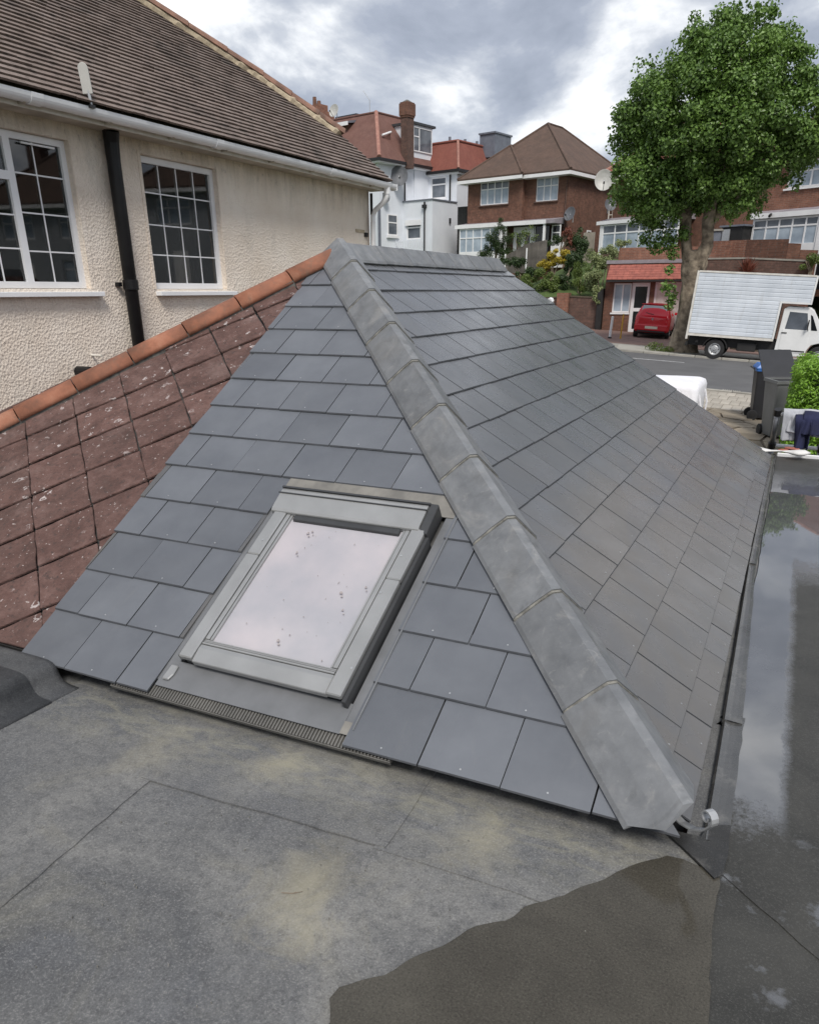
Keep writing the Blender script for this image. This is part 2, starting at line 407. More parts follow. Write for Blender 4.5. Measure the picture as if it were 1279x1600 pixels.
def m_clear_glass(name='skylight_glass', ior=1.9, tint=(0.93, 0.95, 0.94)):
    t = NT(name)
    t.n.remove(t.p)
    out = t.n['Material Output']
    tr = t.n.new('ShaderNodeBsdfTransparent'); tr.inputs[0].default_value = (*tint, 1)
    gl = t.n.new('ShaderNodeBsdfGlossy'); gl.inputs['Roughness'].default_value = 0.02
    fr = t.n.new('ShaderNodeFresnel'); fr.inputs['IOR'].default_value = ior
    mx = t.n.new('ShaderNodeMixShader')
    t.link(fr.outputs[0], mx.inputs[0]); t.link(tr.outputs[0], mx.inputs[1]); t.link(gl.outputs[0], mx.inputs[2])
    t.link(mx.outputs[0], out.inputs['Surface'])
    return t.m

def m_leaf(name, c1, c2, c3, rough=0.45, scale=1.2):
    t = NT(name)
    c = t.ramp(t.noise(scale, 3, 0.6), [(0.3, c1), (0.5, c2), (0.72, c3)])
    c = t.mix(0.6, c, t.ramp(t.noise(scale * 11, 2), [(0.3, tuple(x * 0.6 for x in c2)), (0.7, tuple(x * 1.5 for x in c3))]))
    t.color(c); t.rough(rough)
    tl = t.n.new('ShaderNodeBsdfTranslucent'); t.link(c, tl.inputs[0])
    mx = t.n.new('ShaderNodeMixShader'); mx.inputs[0].default_value = 0.28
    out = t.n['Material Output']
    t.link(t.p.outputs[0], mx.inputs[1]); t.link(tl.outputs[0], mx.inputs[2]); t.link(mx.outputs[0], out.inputs['Surface'])
    return t.m

def m_van_plank():
    t = NT('white_ribbed_panel')
    c = t.ramp(t.noise(1.3, 5), [(0.33, (0.56, 0.605, 0.66)), (0.67, (0.70, 0.745, 0.80))])
    c = t.vary(c, 0.92, 1.04)
    st = t.noise(1.0, 6, 0.7, t.mapping((7, 1, 0.9)), 0.4)
    c = t.mix(t.math('MULTIPLY', t.step(st, 0.54, 0.72), 0.35), c, (0.38, 0.37, 0.34))
    ru = t.noise(5.5, 5, 0.75, t.mapping((1, 1, 2.2), (1, 0, 4)))
    c = t.mix(t.math('MULTIPLY', t.step(ru, 0.655, 0.69), 0.8), c, (0.17, 0.115, 0.08))
    t.color(c); t.rough(0.42)
    return t.m

M = {}
M['slate'] = m_slate(); M['slate2'] = m_slate_side(); M['hip'] = m_hip_tile(); M['felt'] = m_felt()
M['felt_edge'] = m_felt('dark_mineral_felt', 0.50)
M['felt_dark'] = m_wet_felt('dark_felt', 1.15, 0.40, 0.75)
M['wetfelt'] = m_wet_felt('wet_felt', 0.42, 0.26, 0.55); M['wetstrip'] = m_wet_felt('wet_gutter_felt', 0.85, 0.05, 0.28, 1.75)
M['puddle'] = m_water('puddle_water', (0.044, 0.040, 0.033), (0.078, 0.072, 0.059))
M['standing'] = m_water('standing_water', (0.060, 0.064, 0.070), (0.095, 0.100, 0.108))
M['wetsheet'] = m_wet_sheet()
M['render'] = m_render()
M['mortar'] = plain('pale_mortar', (0.52, 0.44, 0.32), (0.34, 0.28, 0.20), 14, 0.95, bump=0.5, bscale=60)
M['mortar_grey'] = plain('grey_mortar', (0.17, 0.165, 0.15), (0.07, 0.068, 0.065), 22, 0.95, bump=0.5, bscale=80)
M['mortar_thin'] = plain('joint_mortar', (0.27, 0.262, 0.235), (0.095, 0.092, 0.082), 30, 0.95, bump=0.4, bscale=90)
M['upvc'] = plain('white_upvc', (0.80, 0.81, 0.83), (0.74, 0.75, 0.77), 3, 0.32)
M['upvc_old'] = plain('weathered_white_upvc', (0.72, 0.70, 0.66), (0.55, 0.52, 0.46), 5, 0.45)
M['soffit'] = plain('grubby_soffit', (0.52, 0.48, 0.41), (0.34, 0.31, 0.26), 4, 0.6)
M['blackpipe'] = plain('black_iron', (0.010, 0.010, 0.011), (0.005, 0.005, 0.006), 9, 0.45, bump=0.3, bscale=25, spec=0.3)
M['black'] = plain('black_plastic', (0.018, 0.018, 0.020), (0.012, 0.012, 0.013), 8, 0.45)
M['redtile'] = m_red_tile(); M['terracotta'] = m_terracotta(); M['plaintile'] = m_plain_tile()
M['alu'] = plain('grey_aluminium', (0.37, 0.373, 0.372), (0.31, 0.313, 0.312), 5, 0.33, 0.45)
M['alu_dark'] = plain('dark_grey_cladding', (0.045, 0.047, 0.050), (0.032, 0.033, 0.035), 6, 0.45)
M['flash'] = plain('grey_flashing', (0.185, 0.19, 0.20), (0.145, 0.15, 0.157), 7, 0.42, 0.2, bump=0.12, bscale=30)
M['apron'] = plain('lead_flashing', (0.235, 0.24, 0.25), (0.16, 0.165, 0.172), 8, 0.48, 0.15, bump=0.25, bscale=22)
M['dirtyflash'] = plain('dusty_flashing', (0.22, 0.21, 0.19), (0.14, 0.135, 0.125), 12, 0.7)
M['skyglass'] = m_clear_glass()
M['sky_backing'] = plain('pale_sky_backing', (0.60, 0.555, 0.605), (0.47, 0.46, 0.52), 3.2, 0.8)
M['glass'] = m_clear_glass('window_glass', 1.85, (0.80, 0.84, 0.84))
M['room'] = plain('dim_room', (0.20, 0.215, 0.24), (0.09, 0.10, 0.12), 1.3, 0.8)
M['net_sky'] = plain('net_and_sky_glass', (0.42, 0.49, 0.56), (0.22, 0.27, 0.33), 1.1, 0.12)  # pale blue mixes net curtains with the sky reflected in the panes
M['greyglass'] = plain('grey_glass', (0.17, 0.19, 0.22), (0.06, 0.07, 0.085), 0.9, 0.10)
M['darkglass'] = m_glass('unlit_window_glass', (0.012, 0.014, 0.017), 0.06)
M['brick'] = m_brick('red_brown_brick', (0.120, 0.052, 0.033), (0.175, 0.080, 0.052), (0.14, 0.10, 0.08))
M['brick2'] = m_brick('brown_brick', (0.085, 0.046, 0.036), (0.125, 0.068, 0.052), (0.12, 0.095, 0.08))
M['brick3'] = m_brick('orange_red_brick', (0.175, 0.070, 0.044), (0.250, 0.110, 0.070), (0.24, 0.18, 0.145))
M['whitewall'] = plain('white_painted_render', (0.72, 0.745, 0.79), (0.64, 0.67, 0.72), 0.7, 0.85, bump=0.15, bscale=20)
M['greywall'] = plain('grey_painted_wall', (0.40, 0.42, 0.45), (0.32, 0.34, 0.37), 0.6, 0.85)
M['white'] = plain('white_paint', (0.80, 0.80, 0.81), (0.72, 0.72, 0.73), 2, 0.5)
M['roof_brown'] = m_far_roof('brown_roof_tile', (0.085, 0.055, 0.042), (0.130, 0.083, 0.064), 8)
M['roof_red'] = m_far_roof('red_roof_tile', (0.205, 0.066, 0.049), (0.265, 0.095, 0.071), 9, (0.14, 0.055, 0.042), 0.35)
M['roof_pink'] = m_far_roof('faded_red_roof_tile', (0.135, 0.064, 0.051), (0.190, 0.098, 0.080), 9, (0.11, 0.06, 0.05), 0.5)
M['ridge_brown'] = plain('brown_hip_tile', (0.30, 0.165, 0.12), (0.14, 0.085, 0.065), 6, 0.9, vary=(0.85, 1.15), bump=0.4, bscale=30)
M['canopytile'] = plain('red_canopy_tile', (0.36, 0.115, 0.085), (0.22, 0.070, 0.055), 5, 0.8)
M['ridge_pink'] = plain('pinkish_ridge_tile', (0.38, 0.20, 0.155), (0.27, 0.125, 0.10), 4, 0.85)
M['leadgrey'] = plain('lead_grey', (0.17, 0.185, 0.22), (0.12, 0.13, 0.16), 3, 0.5)
M['darkroof'] = plain('dark_felt_roof', (0.05, 0.055, 0.062), (0.035, 0.037, 0.042), 3, 0.7)
M['greyroof'] = plain('purple_grey_flat_roof', (0.29, 0.265, 0.29), (0.21, 0.19, 0.21), 3, 0.7)
M['dish'] = plain('pale_dish', (0.46, 0.455, 0.43), (0.37, 0.365, 0.345), 3, 0.5)
M['dish_grey'] = plain('grey_mesh_dish', (0.12, 0.125, 0.14), (0.085, 0.09, 0.10), 5, 0.6)
M['asphalt'] = plain('asphalt', (0.115, 0.115, 0.118), (0.088, 0.088, 0.091), 1.1, 0.85, bump=0.3, bscale=70)
M['earth'] = plain('bare_earth', (0.11, 0.085, 0.06), (0.06, 0.048, 0.036), 1.2, 0.95, bump=0.4, bscale=6)
M['grassbase'] = plain('rough_grass', (0.075, 0.115, 0.030), (0.042, 0.070, 0.018), 1.6, 0.95, bump=0.5, bscale=8)
M['paver'] = plain('pale_paver', (0.42, 0.385, 0.33), (0.33, 0.30, 0.255), 2.2, 0.9, vary=(0.86, 1.1), bump=0.2, bscale=40)
M['crazy'] = plain('crazy_paving_stone', (0.30, 0.255, 0.195), (0.20, 0.165, 0.12), 3.0, 0.9, vary=(0.75, 1.25), bump=0.5, bscale=9, dist=0.02)
M['joint'] = plain('sandy_joint', (0.155, 0.125, 0.095), (0.09, 0.073, 0.055), 5, 0.95, bump=0.4, bscale=40)
M['kerb'] = plain('kerb_concrete', (0.34, 0.325, 0.29), (0.24, 0.23, 0.205), 3, 0.9, vary=(0.9, 1.1), bump=0.2)
M['redpave'] = plain('red_block_paving', (0.235, 0.150, 0.125), (0.165, 0.105, 0.088), 2.2, 0.9, bump=0.3, bscale=18)
M['apronconc'] = plain('concrete_crossover', (0.37, 0.36, 0.32), (0.29, 0.28, 0.25), 1.4, 0.9)
M['linepaint'] = plain('road_paint', (0.62, 0.63, 0.64), (0.42, 0.42, 0.43), 6, 0.7)
M['timber'] = plain('weathered_timber', (0.135, 0.122, 0.108), (0.070, 0.063, 0.056), 2.0, 0.9, vary=(0.75, 1.2), bump=0.3, bscale=12)
M['paletimber'] = plain('pale_timber', (0.36, 0.32, 0.27), (0.25, 0.22, 0.18), 3, 0.9, vary=(0.85, 1.1))
M['bark'] = plain('plane_bark', (0.30, 0.245, 0.18), (0.085, 0.066, 0.048), 4.6, 0.95, bump=0.8, bscale=7, dist=0.06)
M['leaf'] = m_leaf('plane_leaf', (0.017, 0.042, 0.012), (0.058, 0.125, 0.026), (0.195, 0.310, 0.066), 0.42, 0.6)
M['leaf_dark'] = m_leaf('dark_leaf', (0.016, 0.032, 0.012), (0.030, 0.056, 0.018), (0.055, 0.095, 0.028))
M['leaf_yellow'] = m_leaf('yellow_leaf', (0.20, 0.17, 0.02), (0.38, 0.30, 0.03), (0.52, 0.42, 0.06))
M['leaf_mid'] = m_leaf('mid_leaf', (0.05, 0.085, 0.02), (0.095, 0.145, 0.03), (0.16, 0.21, 0.05))
M['leaf_var'] = m_leaf('variegated_leaf', (0.10, 0.14, 0.045), (0.20, 0.25, 0.10), (0.36, 0.40, 0.20))
M['leaf_hedge'] = m_leaf('hedge_leaf', (0.075, 0.17, 0.014), (0.15, 0.30, 0.028), (0.25, 0.43, 0.055))
M['leaf_red'] = m_leaf('red_leaf', (0.09, 0.028, 0.02), (0.17, 0.055, 0.035), (0.25, 0.09, 0.06))
M['carpaint'] = m_glass('red_car_paint', (0.52, 0.008, 0.020), 0.12, 1.6)
M['carglass'] = m_glass('car_glass', (0.30, 0.33, 0.35), 0.08, 1.5)
M['tyre'] = plain('tyre_rubber', (0.022, 0.022, 0.023), (0.014, 0.014, 0.015), 8, 0.8)
M['rim'] = plain('steel_rim', (0.50, 0.51, 0.52), (0.36, 0.37, 0.38), 6, 0.4, 0.4)
M['lamp_red'] = m_glass('tail_lamp', (0.55, 0.03, 0.03), 0.12)
M['plate'] = plain('number_plate', (0.72, 0.66, 0.55), (0.66, 0.60, 0.50), 5, 0.5)
M['van_plank'] = m_van_plank()
M['van_white'] = plain('white_van_paint', (0.76, 0.765, 0.76), (0.66, 0.665, 0.66), 1.5, 0.35)
M['chassis'] = plain('black_chassis', (0.020, 0.019, 0.019), (0.010, 0.010, 0.010), 4, 0.7)
M['binblack'] = plain('black_bin_plastic', (0.022, 0.023, 0.028), (0.016, 0.017, 0.020), 4, 0.5)
M['bingrey'] = plain('grey_bin_plastic', (0.175, 0.182, 0.182), (0.135, 0.140, 0.140), 3, 0.55)
M['binblue'] = plain('blue_bin_lid', (0.045, 0.17, 0.50), (0.035, 0.13, 0.40), 4, 0.4)
M['bag'] = plain('woven_white_bag', (0.79, 0.79, 0.83), (0.71, 0.71, 0.76), 5, 0.75, bump=0.5, bscale=26, dist=0.012)
M['navy'] = plain('navy_cloth', (0.016, 0.020, 0.065), (0.008, 0.010, 0.034), 7, 0.9, bump=0.4, bscale=20)
M['greycloth'] = plain('pale_grey_cloth', (0.50, 0.51, 0.54), (0.32, 0.33, 0.36), 6, 0.9, bump=0.4, bscale=18)
M['rag'] = plain('white_rag', (0.70, 0.69, 0.68), (0.50, 0.49, 0.48), 8, 0.9, bump=0.4, bscale=30)
M['tube'] = plain('grey_anodised_tube', (0.30, 0.31, 0.33), (0.22, 0.23, 0.25), 5, 0.4, 0.5)
M['redglove'] = plain('faded_red_cloth', (0.40, 0.14, 0.10), (0.25, 0.09, 0.07), 9, 0.9)
M['yellowpaint'] = plain('yellow_paint', (0.62, 0.36, 0.03), (0.5, 0.28, 0.03), 6, 0.5)
M['black_comb'] = plain('ribbed_vent_plastic', (0.15, 0.145, 0.135), (0.10, 0.098, 0.092), 9, 0.6)
M['dirtspot'] = plain('dirt_spot', (0.22, 0.19, 0.19), (0.40, 0.37, 0.37), 60, 0.8)
M['curtain'] = plain('pale_curtain', (0.42, 0.41, 0.39), (0.26, 0.255, 0.25), 9, 0.9)
M['slate_edge'] = plain('cut_slate_edge', (0.075, 0.080, 0.090), (0.055, 0.058, 0.065), 20, 0.7)
M['galv'] = plain('galvanised_steel', (0.47, 0.48, 0.49), (0.38, 0.39, 0.40), 20, 0.38, 0.5)

# ------------------------------------------------------------------ mesh and object helpers
ROOT = {}

class MB:
    def __init__(s): s.v, s.f = [], []
    def add(s, vs, fs):
        n = len(s.v); s.v += [tuple(p) for p in vs]; s.f += [tuple(i + n for i in f) for f in fs]; return s
    def box(s, x0, x1, y0, y1, z0, z1, Mx=None):
        vs = [Vector((x, y, z)) for z in (z0, z1) for y in (y0, y1) for x in (x0, x1)]
        if Mx is not None: vs = [Mx @ p for p in vs]
        fl = [(0, 2, 3, 1), (4, 5, 7, 6), (0, 1, 5, 4), (2, 6, 7, 3), (0, 4, 6, 2), (1, 3, 7, 5)]
        return s.add(vs, fl)
    def prism(s, poly, h0, h1, Mx=None):
        """poly: 2D outline (counter clockwise), extruded along local z from h0 to h1"""
        n = len(poly)
        vs = [Vector((p[0], p[1], h0)) for p in poly] + [Vector((p[0], p[1], h1)) for p in poly]
        if Mx is not None: vs = [Mx @ p for p in vs]
        fs = [tuple(range(n - 1, -1, -1)), tuple(range(n, 2 * n))] + [(i, (i + 1) % n, n + (i + 1) % n, n + i) for i in range(n)]
        return s.add(vs, fs)
    def loft(s, rings, cap=True, closed=True):
        m = len(rings[0]); vs = [p for r in rings for p in r]; fs = []
        for k in range(len(rings) - 1):
            for i in range(m if closed else m - 1):
                j = (i + 1) % m
                fs.append((k * m + i, k * m + j, (k + 1) * m + j, (k + 1) * m + i))
        if cap and closed:
            fs.append(tuple(range(m - 1, -1, -1))); fs.append(tuple((len(rings) - 1) * m + i for i in range(m)))
        return s.add(vs, fs)
    def tube(s, pts, r, n=8, cap=True):
        pts = [Vector(p) for p in pts]; rings = []
        rr = r if isinstance(r, (list, tuple)) else [r] * len(pts)
        up = None
        for k, p in enumerate(pts):
            t = (pts[min(k + 1, len(pts) - 1)] - pts[max(k - 1, 0)]).normalized()
            if up is None:
                up = t.orthogonal().normalized()
            up = (up - t * up.dot(t)).normalized()
            w = t.cross(up)
            rings.append([p + (up * math.cos(2 * math.pi * i / n) + w * math.sin(2 * math.pi * i / n)) * rr[k] for i in range(n)])
        return s.loft(rings, cap)
    def build(s, name, mat, parent=None, world=False, smooth=False, bevel=0.0, seg=1, Mx=None):
        me = bpy.data.meshes.new(name)
        me.from_pydata(s.v, [], s.f)
        if bevel:
            bm = bmesh.new(); bm.from_mesh(me)
            bmesh.ops.remove_doubles(bm, verts=bm.verts, dist=1e-5)
            bmesh.ops.bevel(bm, geom=[e for e in bm.edges if len(e.link_faces) == 2 and e.calc_face_angle(0) > 0.5] , offset=bevel, segments=seg, affect='EDGES', profile=0.6)
            bm.to_mesh(me); bm.free()
        if mat: me.materials.append(M[mat] if isinstance(mat, str) else mat)
        if getattr(s, 'cut_from', None):
            me.materials.append(M['slate_edge'])
            for p in me.polygons:
                if p.index >= s.cut_from: p.material_index = 1
        if smooth:
            for p in me.polygons: p.use_smooth = True
        return place(name, me, parent, world, Mx)

def place(name, me, parent=None, world=False, Mx=None):
    o = bpy.data.objects.new(name, me); COL.objects.link(o)
    mw = Mx if Mx is not None else Matrix.Identity(4)
    if parent is not None:
        o.parent = parent
        if world: mw = rootm(parent).inverted() @ mw
    o.matrix_basis = mw
    return o

def rootm(o):
    m = o.matrix_basis.copy()
    while o.parent is not None:
        o = o.parent; m = o.matrix_basis @ m
    return m

def thing(name, label, cat, loc=(0, 0, 0), rz=0.0, group=None, rot=None):
    o = bpy.data.objects.new(name, None); COL.objects.link(o)
    o.empty_display_size = 0.2
    o.matrix_basis = Matrix.Translation(loc) @ (rot if rot is not None else Matrix.Rotation(rz, 4, 'Z'))
    return tag(o, label, cat, group)

def tag(o, label=None, cat=None, group=None, kind=None):
    if label: o['label'] = label
    if cat: o['category'] = cat
    if group: o['group'] = group
    if kind: o['kind'] = kind
    return o

def clip_poly(poly, a, b, c):
    """keep the part of a 2D outline where a*x + b*y <= c"""
    out = []
    for i in range(len(poly)):
        p, q = poly[i], poly[(i + 1) % len(poly)]
        dp, dq = a * p[0] + b * p[1] - c, a * q[0] + b * q[1] - c
        if dp <= 0: out.append(p)
        if dp * dq < 0:
            t = dp / (dp - dq); out.append((p[0] + t * (q[0] - p[0]), p[1] + t * (q[1] - p[1])))
    return out

def area(poly):
    return 0.5 * sum(poly[i][0] * poly[(i + 1) % len(poly)][1] - poly[(i + 1) % len(poly)][0] * poly[i][1] for i in range(len(poly)))

def holed_wall(mb, x0, x1, z0, z1, holes, y, depth, Mx=None):
    """front face at y with rectangular openings (x0,x1,z0,z1) and reveals of the given depth"""
    xs = sorted({x0, x1, *[h[0] for h in holes], *[h[1] for h in holes]})
    zs = sorted({z0, z1, *[h[2] for h in holes], *[h[3] for h in holes]})
    T = (lambda p: Mx @ Vector(p)) if Mx is not None else Vector
    for i in range(len(xs) - 1):
        for k in range(len(zs) - 1):
            cx, cz = (xs[i] + xs[i + 1]) / 2, (zs[k] + zs[k + 1]) / 2
            if any(h[0] < cx < h[1] and h[2] < cz < h[3] for h in holes): continue
            mb.add([T((xs[i], y, zs[k])), T((xs[i + 1], y, zs[k])), T((xs[i + 1], y, zs[k + 1])), T((xs[i], y, zs[k + 1]))], [(0, 1, 2, 3)])
    for a, b, c, d in holes:
        e = y + depth
        for q in (((a, y, c), (a, e, c), (b, e, c), (b, y, c)), ((a, y, d), (b, y, d), (b, e, d), (a, e, d)),
                  ((a, y, c), (a, y, d), (a, e, d), (a, e, c)), ((b, y, c), (b, e, c), (b, e, d), (b, y, d))):
            mb.add([T(p) for p in q], [(0, 1, 2, 3)])

# ================================================================== the ground the place stands on
def gz(x):
    """level of the street and front yard: it falls gently to the right"""
    return -2.43 - 0.055 * max(-40.0, min(30.0, x))

def bank_z(x):
    return 2.15 - 0.12 * (max(-30.0, min(6.0, x)) + 14.0)

def build_ground():
    xs = [-320, -60, -40, -30, -22, -16, -13, -10.0, -8, -5, -2, 1, 4, 8, 30, 60, 320]
    ys = [-320, -8, 9.05, 9.06, 30.4, 33, 42.9, 43.2, 46, 49.5, 53, 60, 90, 320]
    mb = MB(); vs = []
    for y in ys:
        for x in xs:
            if y <= 9.05: z = -4.2
            elif y <= 42.9: z = gz(x) - 0.10
            else:
                low = 0.5 if x < -15.5 and y < 61 else 1.0
                t = {43.2: 0.32, 46: 0.62, 49.5: 0.86, 53: 1.0, 60: 1.0, 90: 1.0, 320: 1.0}[y]
                z = gz(x) + (bank_z(x) - gz(x)) * t * low
            vs.append((x, y, z))
    n = len(xs); fs = []
    for j in range(len(ys) - 1):
        for i in range(n - 1):
            fs.append((j * n + i, j * n + i + 1, (j + 1) * n + i + 1, (j + 1) * n + i))
    mb.add(vs, fs)
    o = mb.build('ground', 'grassbase'); tag(o, kind='structure')
build_ground()

# ================================================================== the extension: slate roof
C0 = Vector((-0.07, 2.0, -1.50))                    # the eaves corner under the hip
APEX = Vector((-2.93, 4.98, 0.22))
Y_END = 8.26
PH = math.atan2(APEX.z - C0.z, APEX.y - C0.y)
PS = math.atan2(APEX.z - C0.z, C0.x - APEX.x)
VH = (APEX - C0).z / math.sin(PH)                   # slope length of the hip end
VS = (APEX - C0).z / math.sin(PS)
HP = Matrix(((1, 0, 0, 0), (0, math.cos(PH), -math.sin(PH), C0.y), (0, math.sin(PH), math.cos(PH), C0.z), (0, 0, 0, 1)))
SP = Matrix(((0, -math.cos(PS), math.sin(PS), C0.x), (1, 0, 0, 0), (0, math.sin(PS), math.cos(PS), C0.z), (0, 0, 0, 1)))

ext = thing('slate_roof', 'new grey slate hipped roof with a roof window and concrete hip tiles', 'roof', (-1.5, 5.0, -1.6)); ext['kind'] = 'thing'
rng = random.Random(3)

# boarding under the slates, walls below
mb = MB()
mb.prism([(-2.93, 0.03), (-0.10, 0.03), (APEX.x, VH), (APEX.x - 0.03, VH)], -0.06, -0.022, HP)
mb.build('roof_deck', 'felt_dark', ext, True)
mb = MB()
mb.prism([(C0.y + 0.03, 0.03), (Y_END - 0.02, 0.03), (Y_END - 0.02, VS), (APEX.y, VS)], -0.06, -0.022, SP)
mb.build('roof_deck', 'felt_dark', ext, True)
mb = MB(); mb.box(-5.80, -0.20, 2.13, 8.50, -4.2, -1.59)
mb.build('wall', 'brick2', ext, True)
mb = MB()                                            # gable wall at the far end
mb.prism([(-5.80, -1.59), (-0.20, -1.59), (-3.0, 0.10)], -8.50, -8.42, Matrix(((1, 0, 0, 0), (0, 0, -1, 0), (0, 1, 0, 0), (0, 0, 0, 1))))
mb.build('gable_wall', 'brick2', ext, True)

SL_T, SL_UP = 0.0065, 0.0115
def slate_mesh(poly, v0, ln, t=SL_T, up=SL_UP):
    """a slate: outline in the roof plane, lower edge lifted on the course below"""
    m = MB(); n = len(poly)
    w = lambda p: up * (1.0 - (p[1] - v0) / ln)
    # the lower edge is dressed: a 4 mm splay, with darker cut faces that also paint in the joint shadows
    m.add([(p[0], p[1], w(p)) for p in poly] + [(p[0], p[1] + (0.0042 if p[1] - v0 < 1e-4 else 0.0), w(p) + t) for p in poly],
          [tuple(range(n - 1, -1, -1)), tuple(range(n, 2 * n))] + [(i, (i + 1) % n, n + (i + 1) % n, n + i) for i in range(n)])
    m.cut_from = 2
    return m

full_mesh = {}
def lay_slate(PM, poly, mat, v0, ln, cx):
    if len(poly) < 3 or area(poly) < 0.0012: return 0
    w = max(p[0] for p in poly) - min(p[0] for p in poly)
    h = max(p[1] for p in poly) - min(p[1] for p in poly)
    jit = Matrix.Translation((rng.uniform(-0.0012, 0.0012), rng.uniform(-0.002, 0.002), rng.uniform(0, 0.0026))) @ Matrix.Rotation(R(rng.uniform(-0.22, 0.22)), 4, 'Z')
    if abs(area(poly) - w * h) < 1e-5 and len(poly) == 4:
        key = (round(w, 3), round(h, 3), mat, round(ln, 3))
        if key not in full_mesh:
            q = [(-w / 2, 0), (w / 2, 0), (w / 2, h), (-w / 2, h)]
            full_mesh[key] = slate_mesh(q, 0, ln).build('slate', mat, ext, True).data
            o = ext.children[-1]
            for ch in ext.children:
                if ch.data is full_mesh[key]: o = ch
        else:
            o = place('slate', full_mesh[key], ext, True)
        x0, y0 = min(p[0] for p in poly), min(p[1] for p in poly)
        o.matrix_basis = rootm(ext).inverted() @ PM @ Matrix.Translation((x0 + w / 2, y0, 0)) @ jit
    else:
        c = (sum(p[0] for p in poly) / len(poly), v0)
        o = slate_mesh([(p[0] - c[0], p[1] - c[1]) for p in poly], 0, ln).build('slate', mat, ext, True)
        o.matrix_basis = rootm(ext).inverted() @ PM @ Matrix.Translation((c[0], c[1], 0)) @ jit
    return 1

nail_pts = []
G, GAP = 0.255, 0.0050
WIN_L, WIN_R, WIN_TOP = -2.150, -1.228, 1.262       # the opening left for the roof window
n_slates = 0
for k in range(14):
    v0 = -0.022 if k == 0 else G * k
    v1 = G * (k + 1) + 0.05
    if v0 > VH - 0.05: break
    ln = v1 - v0
    step = 0.300 if k < 5 else 0.3065
    ref = (-2.622 if k % 2 == 0 else -2.770) if k < 5 else (-2.820 if k % 2 else -2.674)
    ref_r = -0.931 if k % 2 == 0 else -0.776
    spans = []
    if G * (k + 1) <= WIN_TOP + 0.03:
        spans = [(ref, lambda p: clip_poly(p, 1, 0, WIN_L)), (ref_r, lambda p: clip_poly(p, -1, 0, -WIN_R))]
    else:
        spans = [(ref, lambda p: p)]
    for r0, cut in spans:
        u = r0 - step * 12
        while u < 0.1:
            a, b = u + GAP / 2, u + step - GAP / 2
            p = [(a, v0), (b, v0), (b, v1), (a, v1)]
            p = clip_poly(p, -1, -0.045, 2.908)                       # verge against the old red tiles
            if p: p = clip_poly(p, 1, (C0.x - APEX.x) / VH, C0.x - 0.015)     # under the hip tiles
            if p: p = cut(p)
            if p and k < 13: p = clip_poly(p, 0, 1, VH - 0.06)
            if p and area(p) > 0.0012 and max(q[0] for q in p) - min(q[0] for q in p) > 0.012:
                n_slates += lay_slate(HP, p, 'slate', v0, ln, u)
                for q in (0.07, ):
                    cxm = (min(t[0] for t in p) + max(t[0] for t in p)) / 2
                    if max(t[0] for t in p) - min(t[0] for t in p) > 0.2: nail_pts.append((HP, cxm + rng.uniform(-0.01, 0.01), v0 + 0.028))
            u += step

row = 0; v = -0.020
while v < VS - 0.10:
    ge = 0.112 if row == 0 else G
    v0, v1 = v, v + ge + 0.05
    ln = v1 - v0
    off = 2.06 + (0.15 if row % 2 else 0.0)
    u = off
    while u < Y_END + 0.02:
        a, b = u + 0.004, u + 0.30 - 0.004
        p = [(a, v0), (b, v0), (b, v1), (a, v1)]
        p = clip_poly(p, -1, (APEX.y - C0.y) / VS, -C0.y - 0.015)
        if p: p = clip_poly(p, 1, 0, Y_END)
        if p: p = clip_poly(p, 0, 1, VS - 0.05)
        if p and area(p) > 0.0012 and max(q[0] for q in p) - min(q[0] for q in p) > 0.012:
            n_slates += lay_slate(SP, p, 'slate2', v0, ln, u)
            if row < 4 and u < 5 and max(t[0] for t in p) - min(t[0] for t in p) > 0.2: nail_pts.append((SP, u + 0.15 + rng.uniform(-0.01, 0.01), v0 + 0.028))
        u += 0.30
    v += ge; row += 1
# the narrowest cut pieces along hip and verge: joined, so that 300 slates stay single
sl = sorted((o for o in ext.children if o.name.split('.')[0] == 'slate'), key=lambda o: sum(p.area for p in o.data.polygons))
cuts = sl[:max(0, len(sl) - 298)]
if cuts:
    m = MB()
    for o in cuts: m.add([o.matrix_basis @ v.co for v in o.data.vertices], [tuple(p.vertices) for p in o.data.polygons])
    oc = m.build('slate_offcuts', 'slate2', ext); oc['kind'] = 'stuff'
    for o in cuts: bpy.data.objects.remove(o)
# copper tail rivets of the slates
mb = MB()
for PMx, a, b in nail_pts:
    mb.prism([(a + 0.0036 * math.cos(i * 1.047), b + 0.0036 * math.sin(i * 1.047)) for i in range(6)], SL_UP + SL_T - 0.004, SL_UP + SL_T + 0.0022, PMx)
o = mb.build('rivets', 'galv', ext, True); o['kind'] = 'stuff'

